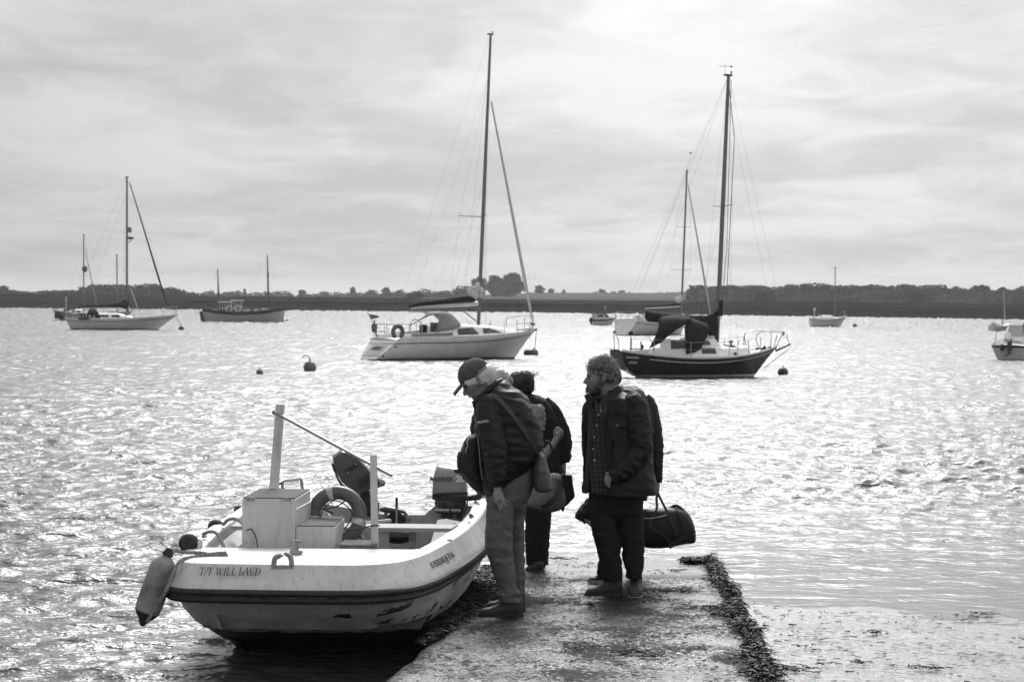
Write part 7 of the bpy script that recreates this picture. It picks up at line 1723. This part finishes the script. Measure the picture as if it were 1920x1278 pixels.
# ---------------------------------------------------------------- woman mostly hidden behind the man in the cap
def hidden_woman():
    s = Fig('person hidden behind the man in the cap, bare forearm raised through bag handles', 965, 1103, G_PEOPLE)
    mb = MB(); s.head(mb, 934, 722, 0, pitch=15, yaw=0, k=.9)
    s.caps(mb, [(938, 735, 0, .05), (944, 755, 0, .055), (955, 800, 0, .12), (960, 880, 0, .13)], 12)
    s.caps(mb, [(978, 785, -.10, .045), (992, 850, -.15, .040), (1004, 862, -.18, .040), (1020, 851, -.24, .037), (1033, 838, -.27, .028), (1040, 829, -.28, .024)], 12)
    s.caps(mb, [(1041, 827, -.28, .025), (1047, 815, -.28, .030), (1050, 812, -.28, .028)], 12)
    for ch in ([(1053, 806, -.30), (1048, 802, -.325), (1044, 806, -.325)], [(1055, 810, -.295), (1050, 808, -.33), (1046, 812, -.33)], [(1055, 815, -.29), (1051, 814, -.325), (1047, 818, -.325)], [(1053, 820, -.285), (1049, 820, -.315), (1046, 823, -.315)]):
        s.caps(mb, [(a, b, c, r) for (a, b, c), r in zip(ch, (.0105, .0095, .0085))], 8)
    s.caps(mb, [(1041, 817, -.30, .012), (1040, 808, -.32, .011), (1044, 802, -.33, .0095)], 8)
    s.caps(mb, [(950, 790, .15, .045), (940, 850, .15, .04)], 10); s.caps(mb, [(958, 890, 0, .09), (962, 1000, 0, .06), (966, 1090, 0, .04)], 10)
    s.fuse(mb, 'body', M_SKINP, .006, 3)
    mb = MB()
    for x, y, r in ((936, 714, .085), (944, 716, .068), (940, 724, .07), (947, 720, .05)): mb.sphere(s.p(x, y, 0), r, 12, 8)
    hm = s.fuse(mb, 'hair', M_HAIRG, .006, 1); folds(hm.data, .009, (60, 60, 25), 2)
    s.silo('top', [(738, 935, 950, .06, 0), (748, 925, 968, .12, 0), (765, 920, 985, .15, 0), (800, 922, 990, .15, 0), (850, 925, 990, .15, 0), (900, 928, 985, .15, 0)], M_SWEAT, amp=.006)
    s.limb('sleeve', [(972, 762, -.06, .05), (980, 785, -.10, .062), (988, 825, -.14, .058), (993, 850, -.155, .054)], M_SWEAT, amp=.005)
    s.silo('trousers', [(880, 930, 985, .14, 0), (920, 932, 984, .13, 0), (980, 940, 982, .11, 0), (1040, 945, 980, .10, 0), (1088, 948, 978, .09, 0)], M_JEAN, amp=.005)
    s.shoe((930, 1103), (975, 1103), (962, 1084), 0, .045, M_BOOT, name='shoe')
    # things she holds
    b = Loose('woven_basket', 'striped woven straw bag with a dark band, hanging behind the man in the cap', 'bag', 1025, 958, s.Y - .35)
    b.silo('bag', [(888, 1032, 1050, .04, 0), (894, 1020, 1053, .09, 0), (905, 1008, 1055, .12, 0), (918, 998, 1057, .14, 0), (932, 990, 1060, .15, 0), (944, 987, 1060, .14, 0), (952, 996, 1055, .12, 0), (958, 1012, 1040, .06, 0)], M_WEAVE, amp=.003, n=36)
    mb = MB(); r_ = []
    for px, py, dy in ((1047, 889, -.05), (1052, 905, -.12), (1050, 920, -.145), (1040, 935, -.155), (1025, 947, -.15), (1008, 955, -.10)):
        a = b.p(px - 5, py - 2, dy - .008); c = b.p(px + 5, py + 2, dy - .008); r_.append([a, c, c + Vector((0, .01, 0)), a + Vector((0, .01, 0))])
    mb.loft(r_); mb.build('band', M_STRAP, b.root, angle=60)
    b2 = Loose('tote_bag', 'black square tote bag hanging by long handles from the raised forearm', 'bag', 1062, 957, s.Y - .12)
    mb = MB(); mb.plate([b2.p(1040, 893), b2.p(1056, 888), b2.p(1072, 889.5), b2.p(1074, 910), b2.p(1078, 931), b2.p(1066, 944), b2.p(1052, 955), b2.p(1038, 948)], (.1, 1, 0), .09); o = mb.build('bag', M_BAGD, b2.root, angle=30); md = o.modifiers.new('b', 'BEVEL'); md.width = .012; md.segments = 3; md.limit_method = 'ANGLE'
    mb = MB(); mb.plate([b2.p(1048, 951, -.05), b2.p(1060, 949, -.05), b2.p(1056, 960, -.05)], (0, 1, 0), .02); mb.build('tag', M_BAGD, b2.root)
    for k, (dx, dy) in enumerate(((0, 0), (6, -.02))):
        mb = MB(); mb.tube(catmull([b2.p(1054 + dx, 893, -.05), b2.p(1045 + dx * .5, 868, -.10), b2.p(1036, 843, -.18 + dy), b2.p(1028 + dx * .3, 828, -.24 + dy), b2.p(1022, 828, -.2 + dy), b2.p(1024, 845, -.12), b2.p(1040, 890, 0)], 5), .0065, 8); mb.build('handle', M_STRAP, b2.root)
    b3 = Loose('paper_bag', 'crumpled pale paper bag poking out behind the back of the man in the cap', 'paper bag', 1008, 815, s.Y - .2)
    b3.silo('bag', [(762, 998, 1012, .03, 0), (767, 994, 1018, .05, 0), (780, 994, 1018.5, .06, 0), (797, 996, 1019, .06, 0), (810, 998, 1015, .05, 0), (818, 1002, 1012, .03, 0)], M_PAPER, amp=.022, n=26, sc_=(28, 28, 24), sub=6)
hidden_woman()
# ---------------------------------------------------------------- person behind the bearded man, with a duffel bag
def duffel_person():
    s = Fig('person in dark clothes hidden behind the bearded man, carrying the duffel bag', 1150, 1094, G_PEOPLE)
    mb = MB(); s.head(mb, 1142, 708, 0, pitch=8, yaw=-30, k=.92)
    s.caps(mb, [(1150, 725, 0, .055), (1160, 745, 0, .06), (1175, 790, 0, .16), (1175, 880, 0, .15)], 12)
    s.caps(mb, [(1215, 790, -.0, .05), (1228, 850, -.0, .042), (1231, 900, -.02, .026)], 10); s.caps(mb, [(1231, 902, -.02, .026), (1231.5, 912, -.03, .027)], 10)
    for i, (a, b, c) in enumerate(((1229, 921, -.05), (1231, 922, -.052), (1233, 921.5, -.052), (1235, 920, -.05))): s.caps(mb, [(1228.5 + i * 2, 913, -.045, .0095), (a, b - 4, -.055, .009), (a, b, -.035, .008)], 8)
    s.caps(mb, [(1228, 907, -.045, .011), (1227.5, 914, -.05, .0095)], 8); s.caps(mb, [(1140, 790, .15, .05), (1130, 860, .15, .04), (1118, 930, .0, .03)], 10)
    s.caps(mb, [(1150, 910, 0, .09), (1148, 1000, 0, .06), (1135, 1060, 0, .04)], 10); s.caps(mb, [(1178, 910, 0, .09), (1182, 1000, 0, .06), (1184, 1060, 0, .04)], 10)
    s.fuse(mb, 'body', M_SKIN, .007, 3)
    mb = MB()
    for x, y, r in ((1144, 702, .088), (1150, 708, .07)): mb.sphere(s.p(x, y, 0), r, 12, 8)
    s.fuse(mb, 'hair', M_HAIRD, .007, 1)
    s.silo('jacket', [(724, 1160, 1190, .08, 0), (731, 1150, 1203, .13, 0), (742, 1142, 1211, .17, 0), (757, 1140, 1218, .19, 0), (785, 1138, 1226, .19, 0), (813, 1138, 1228, .19, 0), (850, 1138, 1228, .19, 0), (885, 1138, 1226, .19, 0), (915, 1138, 1218, .19, 0), (935, 1140, 1212, .18, 0)], M_JACK2, amp=.008, seed=8)
    s.limb('sleeve', [(1205, 745, 0, .06), (1214, 765, 0, .075), (1223, 800, -.01, .070), (1228, 835, -.01, .065), (1229, 865, -.02, .058), (1231, 895, -.02, .044), (1231, 903, -.02, .036)], M_JACK2, amp=.006, seed=5)
    s.silo('trousers', [(920, 1135, 1205, .15, 0), (950, 1135, 1206, .15, 0), (975, 1135, 1206, .12, 0)], M_JEAN, amp=.004)
    s.silo('trousers', [(955, 1136, 1172, .08, 0), (990, 1136, 1170, .075, 0), (1025, 1132, 1165, .07, 0), (1055, 1122, 1155, .068, 0), (1076, 1120, 1150, .066, 0)], M_JEAN, amp=.005)
    s.silo('trousers', [(955, 1168, 1208, .08, 0), (990, 1170, 1207, .075, 0), (1040, 1174, 1203, .07, 0), (1082, 1174, 1200, .066, 0)], M_JEAN, amp=.005)
    o = s.shoe((1102, 1090), (1148, 1092), (1134, 1070), 0, .048, M_BAGD, M_SOLEW, name='trainer'); s.shoe((1172, 1096), (1204, 1097), (1190, 1078), -.05, .05, M_LEATH, M_SOLEW, name='trainer')
    # duffel bag
    b = Loose('duffel_bag', 'dark duffel bag with a flapped end pocket, held low behind the bearded man', 'bag', 1250, 1027, s.Y - .06)
    rings = []
    for px, t_, bt, dh in ((1196, 962, 1015, .08), (1200, 956, 1023, .13), (1215, 953, 1026, .15), (1235, 952, 1027, .155), (1255, 950, 1026, .155), (1272, 949, 1021, .15), (1285, 957, 1018, .14), (1294, 967, 1018, .13), (1300, 982, 1017, .11), (1303, 998, 1015, .07)):
        a, c = b.p(px, t_), b.p(px, bt); m_ = (a + c) / 2; h = (a.z - c.z) / 2; r = []
        for k in range(22):
            an = 2 * math.pi * k / 22; ca, sa = math.cos(an), math.sin(an); r.append(Vector((m_.x, dh * math.copysign(abs(ca) ** .75, ca), m_.z + h * math.copysign(abs(sa) ** .75, sa))))
        rings.append(r)
    mb = MB(); mb.loft(rings); o = mb.build('bag', M_BAGD, b.root, angle=70); md = o.modifiers.new('s', 'SUBSURF'); md.levels = 1; md.render_levels = 1
    me = o.data; folds(me, .008, (14, 14, 14), 6)
    mb = MB(); mb.tube(catmull([b.p(1207, 971, -.155), b.p(1222, 971, -.160), b.p(1238, 968, -.16), b.p(1250, 965, -.155)], 4), .004, 6); mb.build('zip', M_GALV, b.root)
    for dx in (0, -3):
        mb = MB(); rr = []
        path = [(1232, 921, -.03), (1240, 938, -.08), (1252, 962, -.15), (1262, 985, -.172), (1268, 1005, -.165)] if dx == 0 else [(1232, 921, -.03), (1231, 938, -.06), (1231, 955, -.13), (1218, 985, -.172), (1240, 1000, -.175), (1258, 1018, -.16)]
        for p in catmull([b.p(*q) for q in path], 5): rr.append([p + Vector((-.010, -.004, 0)), p + Vector((.010, -.004, .003)), p + Vector((.010, .002, .003)), p + Vector((-.010, .002, 0))])
        mb.loft(rr); mb.build('handle', M_STRAP, b.root, angle=50)
    mb = MB(); mb.plate([b.p(1253, 1021, -.15), b.p(1284, 1000, -.15), b.p(1290, 1006, -.15), b.p(1256, 1029, -.15)], (0, 1, 0), .012); mb.tube(catmull([b.p(1268, 950, -.06), b.p(1272, 965, -.14), b.p(1278, 980, -.15), b.p(1282, 1000, -.14)], 4), .006, 6); mb.build('end_flap', M_BAGD, b.root)
    mb = MB(); mb.tube(catmull([b.p(1255, 953, -.02), b.p(1266, 947, -.03), b.p(1275, 951, -.04), b.p(1283, 958, -.05)], 4), .012, 8); mb.build('end_handle', M_STRAP, b.root)
    # folded dark jacket and a sheet of paper in the other hand
    j = Loose('folded_jacket', 'folded black jacket sticking out left of the bearded man\'s legs', 'jacket', 1094, 960, s.Y - .1)
    j.silo('cloth', [(934, 1102, 1118, .04, 0), (942, 1096, 1118, .06, 0), (952, 1088, 1118, .07, 0), (961, 1081, 1117, .07, 0), (968, 1080, 1116, .065, 0), (974, 1086, 1114, .05, 0), (979, 1096, 1110, .03, 0)], M_BAGD, amp=.010, sc_=(18, 18, 18), seed=2)
    j = Loose('paper_sheet', 'small folded pale sheet just below the folded black jacket', 'paper', 1102, 980, s.Y - .16)
    mb = MB(); mb.plate([j.p(1093, 971), j.p(1101, 966), j.p(1104, 972), j.p(1109, 980), j.p(1111, 990), j.p(1104, 984)], (.2, 1, .2), .006); o = mb.build('sheet', M_PAPER, j.root)
duffel_person()
# ================================================================ WEED, DEBRIS
M_WEED = mat('bladder_wrack', .008, .5, var=.6, vscale=30, spec=.22)
M_STONE = mat('dark_stones', .018, .6, var=.6, vscale=15, bump=.5, bscale=30, bdist=.006)
M_FOAM = mat('foam', .8, .6, spec=.3)
def ribbons(name, label, items, m, seed, w=(.003, .008)):
    """items: (x, y, z, length, heading, droop, lift)"""
    rs = np.random.RandomState(seed); V = []; F = []
    for (x, y, z, L, h, droop, lift) in items:
        n = 4; ca, sa = math.cos(h), math.sin(h); cu = rs.uniform(-1.4, 1.4); ww = rs.uniform(*w); o = len(V); px, py, pz = x, y, z
        tw = rs.uniform(-1, 1)
        for i in range(n + 1):
            f = i / n; a = h + cu * f; 
            k = ww * (1 - .6 * f) ; nx, ny, nz = -math.sin(a) * math.cos(tw), math.cos(a) * math.cos(tw), math.sin(tw)
            V.append((px - nx * k, py - ny * k, pz - nz * k)); V.append((px + nx * k, py + ny * k, pz + nz * k))
            px += math.cos(a) * L / n; py += math.sin(a) * L / n; pz += lift * L / n * (1 - 2 * f) - droop * L / n * f
        for i in range(n): a = o + 2 * i; F.append((a, a + 1, a + 3, a + 2))
    o = npmesh(name, np.array(V), np.array(F), m, 'stuff', smooth=True)
    md = o.modifiers.new('t', 'SOLIDIFY'); md.thickness = .0018; md.offset = 0
    return tag(o, label, 'seaweed')
rs = np.random.RandomState(77)
it = []
for _ in range(10500):     # right edge of the slip
    y = 9.6 + (18.9 - 9.6) * rs.uniform() ** 1.0; xe = float(slip_right(y)); wdt = .16 + .10 * math.sin(y * 2.3) + .05 * math.sin(y * 7.1); wdt *= np.interp(y, [9, 12, 16.5, 18.6], [.62, .48, .36, .2]); cm = mnoise.noise(Vector((y * 2.2, 0, 0))) + mnoise.noise(Vector((y * 6, 4, 0))) * .6
    if rs.uniform() > .55 + cm * 1.3: continue
    wdt *= 1 + cm
    d = abs(rs.normal(0, .5)) * wdt; out = rs.uniform() < .35
    x = xe + (rs.uniform(-.03, .03) if out else -d); z = slip_z(y) + .008 + rs.uniform(0, .045) * math.exp(-d * 12) * (1 + cm) - (rs.uniform(0, .12) if out else 0)
    it.append((x, y, z, rs.uniform(.02, .09), rs.normal(-.9, 1.1) if rs.uniform() < .75 else rs.uniform(-3.1, 3.1), 1.0 if out else .25, rs.uniform(0, .8)))
ribbons('seaweed', 'dark bladder wrack along the right hand edge of the slipway', it, M_WEED, 1)
it = []
for _ in range(3000):     # left edge, beside the boat
    y = 12.6 + 5.6 * rs.uniform(); xe = float(slip_left(y)); d = abs(rs.normal(0, .5)) * np.interp(y, [12.6, 14, 16, 18], [.03, .16, .34, .2])
    z = slip_z(y) + .006 + rs.uniform(0, .02) - max(0, .05 - d) * .8
    it.append((xe + d - .05, y, z, rs.uniform(.02, .08), rs.uniform(-3.1, 3.1), .3, rs.uniform(0, .5)))
ribbons('seaweed', 'dark wrack lying along the left edge of the slipway beside the ferry boat', it, M_WEED, 2)
it = []
for _ in range(1500):     # scattered on the slip
    y = 10.0 + 8.8 * rs.uniform(); a, b = float(slip_left(y)), float(slip_right(y)); x = rs.uniform(a + .05, b - .05)
    if mnoise.noise(Vector((x * 1.7, y * .9, 0))) < -.05 and rs.uniform() < .8: continue
    it.append((x, y, slip_z(y) + .008, rs.uniform(.008, .04), rs.normal(0, .6) + (math.pi if rs.uniform() < .5 else 0), 0, rs.uniform(0, .1)))
for (px, py, n, sp) in ((1088, 1218, 30, .05), (1190, 1227, 70, .07), (1220, 1233, 40, .05), (1050, 1050, 60, .06), (1290, 1112, 30, .04), (1320, 1142, 70, .10), (1358, 1141, 70, .12), (1270, 1072, 20, .03), (1105, 1137, 12, .03)):
    c = slip_hit(px, py)
    for _ in range(n): it.append((c.x + rs.normal(0, sp), c.y + rs.normal(0, sp * .5), c.z + .01 + rs.uniform(0, .015), rs.uniform(.02, .07), rs.uniform(-3.1, 3.1), .2, rs.uniform(0, .5)))
ribbons('seaweed', 'scraps of wrack scattered over the wet top of the slipway', it, M_WEED, 3, (.002, .006))
it = []
for _ in range(900):     # on the foreshore at right
    y = 9.8 + 6.3 * rs.uniform() ** .8; x = rs.uniform(float(slip_right(y)) + .05, 4.6); 
    if mnoise.noise(Vector((x * 1.1, y * 1.6, 3))) < .0 and rs.uniform() < .85: continue
    it.append((x, y, shore_z(x, y) + .008, rs.uniform(.01, .06), rs.normal(0, .5) + (math.pi if rs.uniform() < .5 else 0), 0, rs.uniform(0, .15)))
for (px, py, n, sp) in ((1840, 1138, 26, .06), (1465, 1255, 60, .07), (1490, 1262, 40, .05), (1610, 1248, 22, .05), (1735, 1257, 50, .10), (1635, 1182, 20, .05), (1428, 1173, 10, .02), (1505, 1212, 10, .04), (1545, 1250, 14, .03), (1805, 1230, 10, .06)):
    c = G(px, py, .06)
    for _ in range(n): it.append((c.x + rs.normal(0, sp), c.y + rs.normal(0, sp * .4), shore_z(c.x, c.y) + .01 + rs.uniform(0, .02), rs.uniform(.02, .07), rs.uniform(-3.1, 3.1), .2, rs.uniform(0, .5)))
ribbons('seaweed', 'specks and strands of wrack strewn over the wet foreshore at right', it, M_WEED, 4, (.002, .007))
# clump at the seaward right corner of the slip
it = []
c = slip_hit(1302, 1056)
for _ in range(700): it.append((c.x + rs.uniform(-.10, .10), c.y + rs.normal(0, .045), c.z + rs.uniform(0, .04), rs.uniform(.02, .08), rs.uniform(-3.1, 3.1), .3, rs.uniform(0, .9)))
ribbons('seaweed', 'dark heap of wrack on the seaward right corner of the slipway', it, M_WEED, 5)
# stones under the left edge of the slip, beside the boat
V = MB()
for _ in range(90):
    y = rs.uniform(13.2, 18.2); x = float(slip_left(y)) + rs.uniform(-.10, .03); r = rs.uniform(.03, .09)
    V.sphere((x, y, slip_z(y) - rs.uniform(.03, .12)), (r, r * 1.3, r * .7), 9, 6, Euler((rs.uniform(-.4, .4), rs.uniform(-.4, .4), rs.uniform(0, 3))).to_matrix())
o = V.build('rubble', M_STONE, angle=50); folds(o.data, .012, (12, 12, 12)); tag(o, 'dark wet rubble between the slipway edge and the ferry boat', 'stones', kind='stuff')
